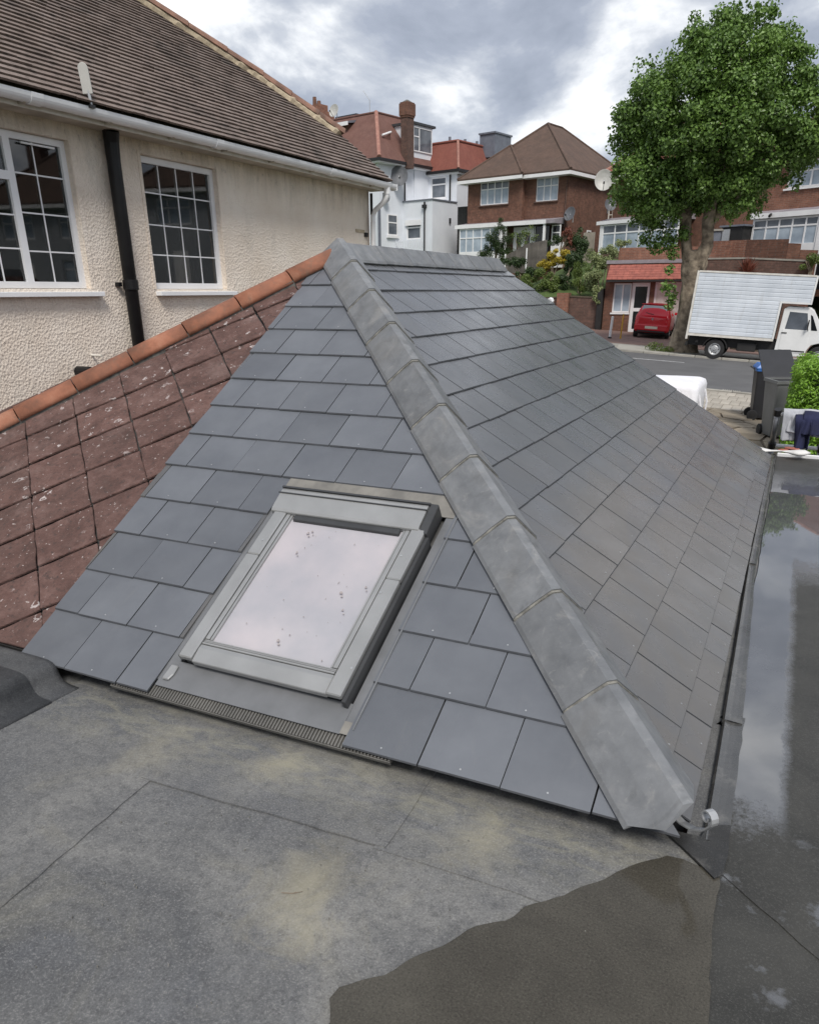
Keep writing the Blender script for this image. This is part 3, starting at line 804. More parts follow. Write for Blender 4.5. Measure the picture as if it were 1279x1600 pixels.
# ------------------------------------------------------------------ hip and ridge tiles
def angle_tile(length, a1, a2, nrm, wing1, wing2, crest, foot, lift, thick=0.017, cut=(0, 0, 0)):
    """a V-shaped capping tile along +t; a1, a2: directions of the wings; profile in (a1, a2, nrm)"""
    def ring(t, lift_, sh):
        out = []
        mid = (sh[0] * 0.4 + sh[1] * 0.6) - (0.052 if sh[2] else 0.0)
        prof = [(a1 * wing1 + nrm * foot, sh[0]), (a1 * wing1 * 0.94 + nrm * (foot + 0.013), sh[0]), (a1 * wing1 * 0.52 + nrm * ((foot + crest) / 2 + 0.012), mid), (a1 * 0.02 + nrm * (crest), sh[1]), (a2 * 0.02 + nrm * (crest), sh[1]),
                (a2 * wing2 * 0.94 + nrm * (foot + 0.013), sh[2]), (a2 * wing2 + nrm * foot, sh[2]),
                (a2 * wing2 * 0.97 + nrm * (foot - thick * 0.4), sh[2]), (nrm * (crest - thick), sh[1]), (a1 * wing1 * 0.97 + nrm * (foot - thick * 0.4), sh[0])]
        return [p + nrm * lift_ + T_AX * (t + s_) for p, s_ in prof]
    m = MB(); m.loft([ring(0, lift, cut), ring(length, 0, (0, 0, 0))])
    return m

hip_dir = (APEX - C0).normalized(); hip_len = (APEX - C0).length
nH = Vector((0, -math.sin(PH), math.cos(PH))); nS = Vector((math.sin(PS), 0, math.cos(PS)))
a1 = nH.cross(hip_dir).normalized()
if a1.x > 0: a1 = -a1
a2 = nS.cross(hip_dir).normalized()
if a2.y < 0: a2 = -a2
nn = (nH + nS).normalized()
T_AX = hip_dir
HL = 0.452
m_mid = angle_tile(HL - 0.007, a1, a2, nn, 0.156, 0.168, 0.110, 0.024, 0.011).build('hip_tile', 'hip', ext, True)
mesh_mid = m_mid.data
n_h = 10
start = 0.062
for i in range(n_h):
    s = start + i * HL
    ln_i = HL if s + HL < hip_len + 0.06 else hip_len + 0.06 - s
    if ln_i < 0.08: break
    jit = Matrix.Rotation(R(rng.uniform(-0.35, 0.35)), 4, nn)
    mx = Matrix.Translation(C0 + hip_dir * s) @ jit
    if i == 0:
        o = angle_tile(HL - 0.007, a1, a2, nn, 0.162, 0.172, 0.113, 0.024, 0.009, cut=(0.0, -0.030, 0.085)).build('hip_tile', 'hip', ext, True)
        o.matrix_basis = rootm(ext).inverted() @ mx
    elif i == 1:
        m_mid.matrix_basis = rootm(ext).inverted() @ mx
    elif ln_i > HL - 0.01:
        o = place('hip_tile', mesh_mid, ext, True, mx)
    else:
        o = angle_tile(ln_i, a1, a2, nn, 0.156, 0.168, 0.110, 0.024, 0.011).build('hip_tile', 'hip', ext, True)
        o.matrix_basis = rootm(ext).inverted() @ mx
    if i:                                            # mortar squeezed out of the joint
        j = angle_tile(0.015, a1, a2, nn, 0.153, 0.165, 0.1145, 0.0285, 0.002, thick=0.03).build('joint_mortar', 'mortar_thin', ext, True)
        j.matrix_basis = rootm(ext).inverted() @ Matrix.Translation(C0 + hip_dir * (s - 0.011))
# mortar bed under both wings
for d, w0 in ((a1, 0.128), (a2, 0.152)):
    m = MB()
    for t0, t1 in ((0.13, hip_len),):
        A_, B_ = C0 + hip_dir * t0, C0 + hip_dir * t1
        low, high = nn * -0.030, nn * 0.026
        q = [d * w0, d * (w0 - 0.07)]
        m.loft([[A_ + q[0] + low, A_ + q[0] + high, A_ + q[1] + high, A_ + q[1] + low], [B_ + q[0] + low, B_ + q[0] + high, B_ + q[1] + high, B_ + q[1] + low]])
    m.build('mortar_bed', 'mortar_grey', ext, True)
# lumpy mortar plug closing the foot of the hip
m = MB()
rings = []
for t, sc in ((0.075, 0.40), (0.095, 0.66), (0.14, 0.80), (0.2, 0.85)):
    rings.append([C0 + hip_dir * t + (a1 * x + a2 * y + nn * z) * sc for x, y, z in
                  ((0.125, 0, -0.02), (0.12, 0, 0.022), (0.06, 0, 0.045), (0, 0, 0.065), (0, 0.07, 0.045), (0, 0.14, 0.022), (0, 0.145, -0.02), (0, 0.05, -0.04))])
m.loft(rings).build('end_mortar', 'mortar_grey', ext, True)

# ridge: tiles along +Y
T_AX = Vector((0, 1, 0))
b1 = Vector((-math.cos(PS), 0, -math.sin(PS))); b2 = Vector((math.cos(PS), 0, -math.sin(PS))); nr = Vector((0, 0, 1))
m_r = angle_tile(0.447, b1, b2, nr, 0.14, 0.135, 0.098, 0.034, 0.003).build('ridge_tile', 'hip', ext, True)
y = APEX.y + 0.02; i = 0
while y < Y_END - 0.30:
    mx = Matrix.Translation((APEX.x, y, APEX.z)) @ Matrix.Rotation(R(rng.uniform(-0.3, 0.3)), 4, 'Z')
    if i == 0: m_r.matrix_basis = rootm(ext).inverted() @ mx
    else: place('ridge_tile', m_r.data, ext, True, mx)
    y += 0.45; i += 1
m = MB()
for s in (-1, 1):
    d = Vector((s * math.cos(PS), 0, -math.sin(PS)))
    A_, B_ = Vector((APEX.x, APEX.y, APEX.z)), Vector((APEX.x, y - 0.03, APEX.z))
    q = [d * 0.12, d * 0.06]
    m.loft([[P + q[0] + nr * -0.03, P + q[0] + nr * 0.036, P + q[1] + nr * 0.036, P + q[1] + nr * -0.03] for P in (A_, B_)])
m.build('mortar_bed', 'mortar_grey', ext, True)
# white dab of the dry verge at the far gable
m = MB()
m.tube([SP @ Vector((Y_END + 0.005, 2.71, 0.0)), SP @ Vector((Y_END + 0.06, 2.71, 0.01))], 0.035, 8)
m.build('verge_clip', 'white', ext, True)

# scrolled hip iron at the foot of the hip
m = MB(); path = [(-0.04, -0.012), (0.0, -0.012), (0.045, 0.000), (0.090, 0.030), (0.118, 0.068)]
cxs, czs, r0 = 0.096, 0.080, 0.026
for q in range(16):
    a = R(-34) + q * R(27); rr = r0 * (1 - 0.045 * q)
    path.append((cxs + rr * math.cos(a), czs + rr * math.sin(a)))
dh = Vector((1, -1, 0)).normalized(); wd = Vector((1, 1, 0)).normalized() * 0.012
base = C0 + Vector((0.004, -0.004, 0.055))
left, rings = [], []
for k, (s, z) in enumerate(path):
    s0, z0 = path[max(k - 1, 0)]; s1, z1 = path[min(k + 1, len(path) - 1)]
    t = Vector((s1 - s0, z1 - z0)).normalized(); nx, nz = -t.y * 0.0025, t.x * 0.0025
    f = lambda S, Z, wv: base + dh * S + Vector((0, 0, Z)) + wv
    rings.append([f(s + nx, z + nz, wd), f(s - nx, z - nz, wd), f(s - nx, z - nz, -wd), f(s + nx, z + nz, -wd)])
m.loft(rings).build('hip_iron', 'galv', ext, True, smooth=False)

# ------------------------------------------------------------------ the roof window
HPW = HP @ Matrix.Translation((-1.68, 1.128, 0)) @ Matrix.Diagonal((0.985, 0.975, 1, 1)) @ Matrix.Translation((1.68, -1.128, 0))
def hbox(mb, u0, u1, v0, v1, w0, w1): return mb.box(u0, u1, v0, v1, w0, w1, HPW)
rw = MB()
hbox(rw, -2.062, -1.296, 0.128, 1.10, -0.02, 0.052)
win = rw.build('roof_window', 'alu_dark', ext, True, bevel=0.004)
win['label'] = 'grey metal centre-pivot roof window reflecting white sky'
def wpart(name, mat, fn, bevel=0.003):
    m = MB(); fn(m); return m.build(name, mat, win, True, bevel=bevel)
U0, U1 = -2.072, -1.288
# recess under the glass: pale sheet painting in the reflected sky, and the sash
sm = MB(); rgd = random.Random(8)
for k in range(34):
    big = k < 7
    cu, cv = rgd.uniform(-1.94, -1.42), rgd.uniform(0.25, 0.93)
    r = rgd.uniform(0.005, 0.009) if big else rgd.uniform(0.0015, 0.0035)
    sm.prism([(cu + r * rgd.uniform(0.6, 1.1) * math.cos(i * 0.785), cv + r * 1.3 * rgd.uniform(0.6, 1.1) * math.sin(i * 0.785)) for i in range(8)], 0.0632, 0.0640, HPW)
    if big: sm.prism([(cu + 0.012 + r * 0.7 * math.cos(i * 1.047), cv - 0.018 + r * 0.7 * math.sin(i * 1.047)) for i in range(6)], 0.0632, 0.0640, HPW)
o = sm.build('dirt_spots', 'dirtspot', win, True); o['kind'] = 'stuff'
wpart('sky_backing', 'sky_backing', lambda m: hbox(m, -1.975, -1.385, 0.195, 1.00, 0.046, 0.0545), 0)
wpart('glass_pane', 'skyglass', lambda m: m.add([HPW @ Vector(p) for p in ((-1.968, 0.20, 0.0630), (-1.392, 0.20, 0.0630), (-1.392, 0.985, 0.0630), (-1.968, 0.985, 0.0630))], [(0, 1, 2, 3)]), 0)
for a, b, lo, hi in ((U0, -2.006, 0.118, 0.712), (U0, -2.006, 0.7135, 1.00), (-1.354, U1, 0.110, 0.700), (-1.354, U1, 0.7015, 1.00)):
    wpart('side_cover', 'alu', lambda m: hbox(m, a, b, lo, hi, 0.048, 0.0770), 0.005)
def bottom_cover(m):
    prof = [(0.112, 0.036), (0.112, 0.064), (0.178, 0.0715), (0.200, 0.068), (0.200, 0.036)]
    m.loft([[HPW @ Vector((u, v, w)) for v, w in prof] for u in (-2.004, -1.356)])
wpart('bottom_cover', 'alu', bottom_cover, 0.003)
for lo, hi, w in ((0.2010, 0.210, 0.0725), (0.2125, 0.2185, 0.0700), (0.2205, 0.2275, 0.0670)):
    wpart('glazing_bead', 'alu', lambda m: hbox(m, -2.001, -1.359, lo, hi, 0.045, w), 0.002)
for a, b, h in ((-2.001, -1.981, 0.0710), (-1.978, -1.969, 0.0680), (-1.379, -1.359, 0.0710), (-1.391, -1.382, 0.0680)):
    wpart('sash_rail', 'alu', lambda m: hbox(m, a, b, 0.2285, 0.985, 0.045, h), 0.002)
wpart('sash_top', 'alu_dark', lambda m: hbox(m, -1.955, -1.405, 0.955, 0.985, 0.052, 0.072), 0.002)
def hood(m):
    prof = [(0.985, 0.056), (0.985, 0.080), (1.000, 0.088), (1.112, 0.098), (1.128, 0.093), (1.128, 0.040)]
    m.loft([[HPW @ Vector((u, v, w)) for v, w in prof] for u in (-2.090, -1.318)])
wpart('top_hood', 'alu', hood, 0.003)
wpart('hood_trim', 'alu_dark', lambda m: hbox(m, -2.095, -1.312, 1.090, 1.0955, 0.0965, 0.101), 0)
wpart('hood_trim', 'alu_dark', lambda m: hbox(m, -2.095, -1.312, 1.129, 1.139, 0.03, 0.100), 0)
def hood_end(m):
    prof = [(0.975, 0.01), (0.975, 0.074), (1.01, 0.081), (1.142, 0.093), (1.142, 0.01)]
    m.loft([[HPW @ Vector((u, v, w)) for v, w in prof] for u in (-1.315, -1.276)])
wpart('hood_end', 'alu_dark', hood_end, 0.003)
wpart('side_skirt', 'alu_dark', lambda m: hbox(m, -1.286, -1.268, 0.10, 0.974, -0.01, 0.056), 0.002)
wpart('side_skirt', 'alu_dark', lambda m: hbox(m, -2.094, -2.074, 0.13, 0.984, -0.01, 0.052), 0.002)
for a, b in ((-2.03, 0.80), (-1.335, 0.83), (-1.34, 0.62), (-1.298, 0.24)):
    wpart('screw', 'galv', lambda m: m.prism([(a + 0.006 * math.cos(i * 1.047), b + 0.006 * math.sin(i * 1.047)) for i in range(6)], 0.0760, 0.0795, HPW), 0)
def hbox(mb, u0, u1, v0, v1, w0, w1): return mb.box(u0, u1, v0, v1, w0, w1, HP)
# flashing round it
m = MB(); hbox(m, -2.140, -1.262, 0.020, 0.150, 0.006, 0.012); m.build('apron_flashing', 'flash', ext, True)
m = MB(); hbox(m, -1.266, -1.205, 0.045, 1.25, 0.004, 0.009); hbox(m, -1.216, -1.210, 0.045, 1.25, 0.009, 0.021); m.build('side_flashing', 'flash', ext, True)
m = MB(); hbox(m, -2.175, -2.096, 0.05, 1.25, 0.003, 0.008); m.build('side_flashing', 'flash', ext, True)
m = MB(); hbox(m, -2.155, -1.210, 1.145, 1.32, 0.0095, 0.0135); m.build('top_flashing', 'dirtyflash', ext, True)
m = MB(); m.prism([(-2.120, 0.050), (-2.088, 0.050), (-2.078, 0.080), (-2.080, 0.124), (-2.115, 0.124)], 0.012, 0.024, HP); m.build('flashing_corner', 'alu', ext, True, bevel=0.004)
m = MB(); hbox(m, -1.262, -1.205, 0.022, 0.075, 0.010, 0.014); m.build('flashing_corner', 'dirtyflash', ext, True)
# comb of the over-fascia vent showing below the apron
m = MB()
hbox(m, -2.36, -1.04, -0.018, 0.055, -0.026, -0.010)
u = -2.357
while u < -1.045:
    hbox(m, u, u + 0.0072, -0.026, 0.058, -0.010, 0.0005); u += 0.0138
hbox(m, -2.362, -1.038, -0.030, -0.0265, -0.022, -0.004)
m.build('eaves_comb', 'black_comb' if 'black_comb' in M else 'apron', ext, True)['label'] = 'ribbed plastic eaves vent strip below the roof window'

# ================================================================== the old red diamond-tiled half of the roof
old = thing('red_tiled_roof', 'old red diamond-pattern tiled roof with lichen beside the new slates', 'roof', (-4.4, 3.5, -1.6)); old['kind'] = 'thing'
m = MB()
m.prism([(-5.48, 0.03), (-2.95, 0.03), (-3.02, VH), (-2.97, VH)], -0.06, -0.022, HP); m.build('roof_deck', 'felt_dark', old, True)
m = MB()                                             # the far slope that falls towards the house
SPm = Matrix(((0, math.cos(PS), -math.sin(PS), -5.93), (-1, 0, 0, 0), (0, math.sin(PS), math.cos(PS), C0.z), (0, 0, 0, 1)))
m.prism([(-Y_END, 0), (-C0.y, 0), (-APEX.y, VS), (-Y_END, VS)], -0.05, -0.005, SPm); m.build('far_slope', 'redtile', old, True)
S = 0.3225; a0, b0 = -1.312, 3.905; q2 = 2 ** -0.5
for i in range(-14, 8):
    for j in range(-4, 26):
        A0, A1 = a0 + S * i, a0 + S * (i + 1)          # a = (u + v)/sqrt2
        B0, B1 = b0 - S * j, b0 - S * (j - 1)          # b = (v - u)/sqrt2
        g = 0.0038
        pts = []
        cor = [(A0 + g, B0 + g), (A1 - g, B0 + g), (A1 - g, B1 - g), (A0 + g, B1 - g)]
        for k in range(4):
            p, q = cor[k], cor[(k + 1) % 4]
            for t in (0, 0.25, 0.5, 0.75):
                jx, jy = rng.uniform(-0.0042, 0.0042), rng.uniform(-0.0042, 0.0042)
                pts.append((p[0] + (q[0] - p[0]) * t + jx, p[1] + (q[1] - p[1]) * t + jy))
        P = [((a - b) * q2, (a + b) * q2) for a, b in pts]
        cu, cv = sum(p[0] for p in P) / len(P), sum(p[1] for p in P) / len(P)
        if cv < -0.3 or cv > VH + 0.2 or cu > -2.6 or cu < -6.2: continue
        vlo, vhi = min(p[1] for p in P), max(p[1] for p in P)
        P = clip_poly(P, 1, 0.045, -2.900)
        if P: P = clip_poly(P, -1, (APEX.x + 5.50) / VH, 5.495)
        if P: P = clip_poly(P, 0, -1, -0.03)
        if P: P = clip_poly(P, 1, (C0.x - APEX.x) / VH, C0.x - 0.02)
        if not P or area(P) < 0.0015: continue
        tl = rng.uniform(-0.003, 0.003)
        mm = MB(); n = len(P)
        # b-edges (the long courses) lap more than the a-edges, so tilt mainly along b
        w = lambda p: 0.010 * (1 - (((p[1] - p[0]) * q2) - B0) / S) + 0.005 * (1 - (((p[1] + p[0]) * q2) - A0) / S) + tl * (p[0] - cu) * 3
        mm.add([(p[0] - cu, p[1] - cv, w(p) - 0.016) for p in P] + [(p[0] - cu, p[1] - cv, w(p)) for p in P],
               [tuple(range(n - 1, -1, -1)), tuple(range(n, 2 * n))] + [(k, (k + 1) % n, n + (k + 1) % n, n + k) for k in range(n)])
        mm.build('roof_tile', 'redtile', old, True, bevel=0.0035, Mx=HP @ Matrix.Translation((cu, cv, 0.0)))
# orange half-round hip tiles
LC = Vector((-5.50, 2.0, -1.5)); od = (APEX - LC).normalized(); ol = (APEX - LC).length
oside = od.cross(Vector((0, 0, 1))).normalized(); oup = oside.cross(od).normalized()
def half_round(length, r0, r1, n=10, th=0.016):
    rings = []
    for t, r in ((0, r0), (length, r1)):
        o_ = [oside * (r * math.cos(math.pi * k / n)) + oup * (r * math.sin(math.pi * k / n)) + od * t for k in range(n + 1)]
        i_ = [oside * ((r - th) * math.cos(math.pi * k / n)) + oup * ((r - th) * math.sin(math.pi * k / n)) + od * t for k in range(n, -1, -1)]
        rings.append(o_ + i_)
    return MB().loft(rings)
OT = 0.395
o_mesh = None; s = -0.05
while s < ol - 0.02:
    L_ = min(OT, ol + 0.02 - s)
    mx = Matrix.Translation(LC + od * s + oup * -0.004) @ Matrix.Rotation(R(rng.uniform(-0.5, 0.5)), 4, 'Z')
    if L_ > OT - 0.01:
        if o_mesh is None:
            o = half_round(OT - 0.008, 0.086, 0.081).build('hip_tile', 'terracotta', old, True, smooth=True); o_mesh = o.data
            o.matrix_basis = rootm(old).inverted() @ mx
        else: place('hip_tile', o_mesh, old, True, mx)
    else:
        o = half_round(L_, 0.086, 0.081).build('hip_tile', 'terracotta', old, True); o.matrix_basis = rootm(old).inverted() @ mx
    s += OT
m = MB()
m.loft([[P + oside * 0.070 + oup * -0.05, P + oside * 0.078 + oup * 0.010, P - oside * 0.078 + oup * 0.010, P - oside * 0.070 + oup * -0.05] for P in (LC, LC + od * (ol - 0.01))])
m.build('mortar_bed', 'mortar_grey', old, True)

# ================================================================== flat roof under the camera
def wob(poly, n=14, amp=0.004, seed=1):
    """a felt edge is never dead straight"""
    rg = random.Random(seed); out = []
    for i in range(len(poly)):
        p, q = Vector(poly[i]), Vector(poly[(i + 1) % len(poly)])
        d = q - p; L_ = d.length
        k = max(1, min(60, int(L_ * n)))
        nx = Vector((-d.y, d.x)).normalized()
        for j in range(k):
            a = 0 if j == 0 else rg.uniform(-amp, amp)
            out.append(tuple(p + d * (j / k) + nx * a))
    return out
flat = MB()
flat.box(-6.2, 3.6, -3.0, 2.115, -1.80, -1.588); flat.box(-0.052, 3.6, 2.115, 8.72, -1.80, -1.588)
flat = flat.build('flat_roof', 'felt'); tag(flat, kind='structure')
MB().box(-0.25, -0.053, 2.12, 8.72, -1.80, -1.69).build('eaves_shade_strip', 'black', flat)  # black strip painted in as the deep shade under the eaves
def felt(poly, top, mat='felt', t=0.006, seed=1, label=None):
    o = MB().prism(wob(poly, seed=seed), top - t, top).build('felt_sheet', mat, flat)
    if label: o['label'] = label
    return o
felt([(-2.60, -3.0), (-1.785, -3.0), (-1.735, 0.94), (-1.79, 1.60), (-1.815, 2.11), (-2.60, 2.11)], -1.5765, seed=2)
felt([(-1.80, -3.0), (0.075, -3.0), (0.058, 1.44), (0.06, 1.665), (-0.87, 1.660), (-1.80, 1.612)], -1.5825, seed=3)
felt([(-1.83, 1.592), (-0.88, 1.640), (-0.90, 2.11), (-1.83, 2.11)], -1.5740, seed=4)
felt([(-0.915, 1.625), (0.066, 1.640), (0.030, 2.11), (-0.915, 2.11)], -1.5785, seed=5)
felt([(0.056, -3.0), (3.5, -3.0), (3.5, 1.40), (0.33, 1.75), (0.061, 1.985), (0.052, 1.74)], -1.5795, 'wetsheet', seed=6, label='wet dark felt sheet at the bottom right')
felt([(0.02, 2.02), (0.055, 1.975), (0.33, 1.735), (3.5, 1.39), (3.5, 8.70), (0.0, 8.70)], -1.5765, 'wetsheet', seed=7, label='felt sheet along the right gutter under a film of rain')
# gutter strip tucked under the slates: three lapped lengths
def strip(y0, y1, xo0, xo1, top, xi0, xi1):
    k = 14; rings = []
    rg = random.Random(int(y0 * 10))
    for i in range(k + 1):
        t = i / k; y_ = y0 + (y1 - y0) * t; xo = xo0 + (xo1 - xo0) * t + rg.uniform(-0.003, 0.003); xi = xi0 + (xi1 - xi0) * t
        rings.append([(xo, y_, top - 0.010), (xo, y_, top), ((xo * 2 + xi) / 3, y_, top - 0.002), ((xo + xi * 2) / 3, y_, top - 0.001), (xi, y_, top + 0.005), (xi - 0.008, y_, top - 0.002), (xi - 0.018, y_, top - 0.200), (-0.19, y_, top - 0.205), (-0.19, y_, top - 0.22)])
    return MB().loft(rings).build('felt_strip', 'wetstrip', flat)
strip(2.09, 2.93, 0.067, 0.064, -1.5690, 0.004, -0.006)
felt([(-0.13, 2.09), (-0.06, 2.03), (0.046, 1.925), (0.066, 1.95), (0.074, 2.05), (0.070, 2.20), (0.004, 2.17), (-0.01, 2.10)], -1.5655, 'wetfelt', seed=19, label='dark felt corner patch at the foot of the hip')
strip(2.87, 5.0, 0.060, -0.002, -1.5640, -0.008, -0.040)
strip(4.92, 8.70, 0.004, -0.012, -1.5590, -0.040, -0.050)
# raised felted edge on the left
prof = [(-2.550, -1.5705), (-2.595, -1.5680), (-2.628, -1.560), (-2.648, -1.543), (-2.660, -1.518), (-2.668, -1.495), (-2.684, -1.479), (-2.71, -1.471), (-2.78, -1.468), (-6.2, -1.466), (-6.2, -1.60), (-2.550, -1.60)]
def kerb_len(y0, y1, lift):
    rings = []
    for i in range(9):
        y_ = y0 + (y1 - y0) * i / 8
        sk = -0.045 * (2.0 - y_)
        rings.append([(x + sk + (lift if x > -3 else 0), y_, z + lift * 0.8) for x, z in prof])
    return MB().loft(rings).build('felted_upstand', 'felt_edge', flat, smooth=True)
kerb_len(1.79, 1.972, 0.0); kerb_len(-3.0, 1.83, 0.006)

def irregular(poly, n=24, amp=0.012, seed=1):
    rg = random.Random(seed); out = []
    for i in range(len(poly)):
        p, q = Vector(poly[i]), Vector(poly[(i + 1) % len(poly)])
        d = q - p; k = max(1, int(d.length * n)); nx = Vector((-d.y, d.x)).normalized()
        for j in range(k):
            t = j / k
            a = amp * (mnoise.noise(Vector((p.x * 9 + d.x * t * 9, p.y * 9 + d.y * t * 9, seed))) + 0.5 * mnoise.noise(Vector((p.x * 31 + d.x * t * 31, p.y * 31 + d.y * t * 31, seed + 4))))
            out.append(tuple(p + d * t + nx * a))
    return out
pud = [(-0.72, 0.6), (-0.716, 1.04), (-0.752, 1.096), (-0.745, 1.134), (-0.663, 1.216), (-0.627, 1.288), (-0.569, 1.362), (-0.529, 1.441), (-0.447, 1.518), (-0.414, 1.586), (-0.331, 1.679), (-0.261, 1.769), (-0.182, 1.881),
       (-0.094, 1.975), (-0.046, 1.977), (0.040, 1.962), (0.062, 1.940), (0.060, 1.734), (0.080, 1.40), (0.085, 0.6)]
pud = pud[::-1]
o = MB().prism(irregular(pud, 40, 0.010, 3), -1.5810, -1.5728).build('puddle', 'puddle'); tag(o, kind='structure')
# grit, cement crumbs and a twig lying on the felt: nobody could count the grit
m = MB(); rg = random.Random(5)
for k in range(190):
    x, y_ = rg.uniform(-2.5, 0.0), rg.uniform(0.8, 2.0)
    r = rg.uniform(0.0006, 0.0014) * (1.7 if rg.random() < 0.05 else 1)
    m.box(x - r, x + r * rg.uniform(0.6, 2.2), y_ - r, y_ + r, -1.5790, -1.5735 + r * 0.4, Matrix.Translation((x, y_, 0)) @ Matrix.Rotation(rg.uniform(0, 3), 4, 'Z') @ Matrix.Translation((-x, -y_, 0)))
o = m.build('grit', 'mortar_thin'); tag(o, 'pale cement crumbs and grit scattered over the flat roof felt', 'grit', kind='stuff')
tw = MB(); tw.tube([(-1.06, 1.342, -1.577), (-1.03, 1.352, -1.576), (-1.008, 1.372, -1.577)], [0.0013, 0.0016, 0.001], 6)
tw.tube([(-1.03, 1.352, -1.576), (-1.024, 1.362, -1.5765)], 0.0009, 5)
tag(tw.build('twig', 'bark'), 'small brown twig lying on the grey felt in front of the puddle', 'twig')

# ================================================================== rendered house on the left
def window(root, x0, x1, z0, z1, y, cols, transom=None, fr=0.06, mul=None, mat='upvc', pane='net_sky', depth=0.05, T=None, bars=None, name='window', label=None, tmat=None, sill=True):
    """a framed window in the plane y of its house; cols: fractions of the mullions; transom: {column: fraction}; bars: {light: (n across, n down)}"""
    mul = mul or fr * 0.8
    T = T or Matrix.Identity(4)
    mb = MB()
    bx = lambda a, b, c, d: mb.box(a, b, y, y + depth, c, d, T)
    bx(x0, x0 + fr, z0, z1); bx(x1 - fr, x1, z0, z1); bx(x0 + fr, x1 - fr, z0, z0 + fr); bx(x0 + fr, x1 - fr, z1 - fr, z1)
    ix0, ix1, iz0, iz1 = x0 + fr, x1 - fr, z0 + fr, z1 - fr
    W = ix1 - ix0; edges = [ix0]; starts = []
    for c in cols:
        m = ix0 + W * c; bx(m - mul / 2, m + mul / 2, iz0, iz1); starts.append((edges[-1], m - mul / 2)); edges.append(m + mul / 2)
    starts.append((edges[-1], ix1))
    lights = []
    for i, (a, b) in enumerate(starts):
        t = transom.get(i) if isinstance(transom, dict) else transom
        if t:
            zt = iz0 + (iz1 - iz0) * t
            bx(a, b, zt - mul / 2, zt + mul / 2)
            lights += [(a, b, iz0, zt - mul / 2, False), (a, b, zt + mul / 2, iz1, True)]
        else: lights.append((a, b, iz0, iz1, False))
    w = mb.build(name, mat, root)
    if label: w['label'] = label
    for k, (a, b, c, d, top) in enumerate(lights):
        nb = bars[k] if bars and k in bars else None
        if not nb:
            MB().box(a, b, y + depth * 0.45, y + depth * 0.6, c, d, T).build('pane', (tmat or pane) if top else pane, w)
            continue
        na, nd = nb; g = 0.0125
        if not isinstance(na, (list, tuple)): na = [(i + 1) / na for i in range(na - 1)]
        if not isinstance(nd, (list, tuple)): nd = [(i + 1) / nd for i in range(nd - 1)]
        xs = [a] + [a + (b - a) * f for f in na] + [b]; zs = [c] + [c + (d - c) * f for f in nd] + [d]
        for i in range(len(xs) - 1):
            for j in range(len(zs) - 1):
                xa = xs[i] + (g / 2 if i else 0); xb = xs[i + 1] - (g / 2 if i < len(xs) - 2 else 0)
                za = zs[j] + (g / 2 if j else 0); zb = zs[j + 1] - (g / 2 if j < len(zs) - 2 else 0)
                MB().box(xa, xb, y + depth * 0.5, y + depth * 0.6, za, zb, T).build('pane', pane, w)
        for f in xs[1:-1]: MB().box(f - g / 2, f + g / 2, y + depth * 0.42, y + depth * 0.62, c, d, T).build('glazing_bar', mat, w)
        for f in zs[1:-1]:
            bb = MB()
            for i in range(len(xs) - 1):
                xa = xs[i] + (g / 2 if i else 0); xb = xs[i + 1] - (g / 2 if i < len(xs) - 2 else 0)
                bb.box(xa, xb, y + depth * 0.43, y + depth * 0.61, f - g / 2, f + g / 2, T)
            o = bb.build('glazing_bar', mat, w); o['kind'] = 'stuff'
    return w

XW = -6.40
house = thing('rendered_house', 'cream roughcast house with white windows and brown tiled roof', 'house', (0, 0, 0), 0)
HT = Matrix(((0, -1, 0, XW), (1, 0, 0, 0), (0, 0, 1, 0), (0, 0, 0, 1)))    # along the wall = world Y, inwards = -X
W1 = (3.30, 5.985, 0.040, 1.300); W2 = (6.905, 8.110, 0.035, 1.312)
m = MB(); holed_wall(m, -4.0, 11.80, -4.2, 1.455, [W1, W2], 0.0, 0.14, HT)
m.add([(XW, 11.80, -4.2), (XW - 7, 11.80, -4.2), (XW - 7, 11.80, 1.455), (XW, 11.80, 1.455)], [(0, 1, 2, 3)])
m.build('wall', 'render', house)
m = MB(); m.box(XW - 2.6, XW - 2.5, 2.0, 9.5, -1.5, 1.45); m.box(XW - 2.5, XW - 0.2, 2.0, 9.5, -1.6, -1.5); m.box(XW - 2.5, XW - 0.2, 2.0, 9.5, 1.41, 1.44); m.box(XW - 2.5, XW - 0.2, 6.3, 6.4, -1.5, 1.41)
m.build('dim_interior', 'room', house)['kind'] = 'stuff'
def curtain(a, b, z0, z1, d, mat):
    m = MB(); k = max(6, int((b - a) / 0.025)); f, g_ = [], []
    for i in range(k + 1):
        y = a + (b - a) * i / k; q = 0.022 * math.sin(i * 1.9) + 0.01 * math.sin(i * 0.7)
        f.append((XW - d + q, y, z0)); g_.append((XW - d + q, y, z1))
    m.add(f + g_, [(i, i + 1, k + 2 + i, k + 1 + i) for i in range(k)]); m.build('curtain', mat, house)
curtain(7.86, 8.10, 0.05, 1.30, 0.24, 'curtain'); curtain(6.91, 6.99, 0.05, 1.30, 0.24, 'curtain'); curtain(5.78, 5.97, 0.06, 1.28, 0.24, 'curtain'); curtain(5.36, 5.62, 0.90, 1.30, 0.22, 'curtain'); curtain(7.0, 7.5, 0.98, 1.30, 0.26, 'curtain')
m = MB(); m.box(XW - 0.42, XW - 0.2, 4.6, 5.35, 0.02, 0.05); m.build('inner_sill', 'upvc_old', house)
m = MB(); m.tube([(XW - 0.30, 5.10, 0.05), (XW - 0.30, 5.10, 0.16), (XW - 0.30, 5.10, 0.18)], [0.06, 0.055, 0.05], 14); m.build('sill_pot', 'white', house)
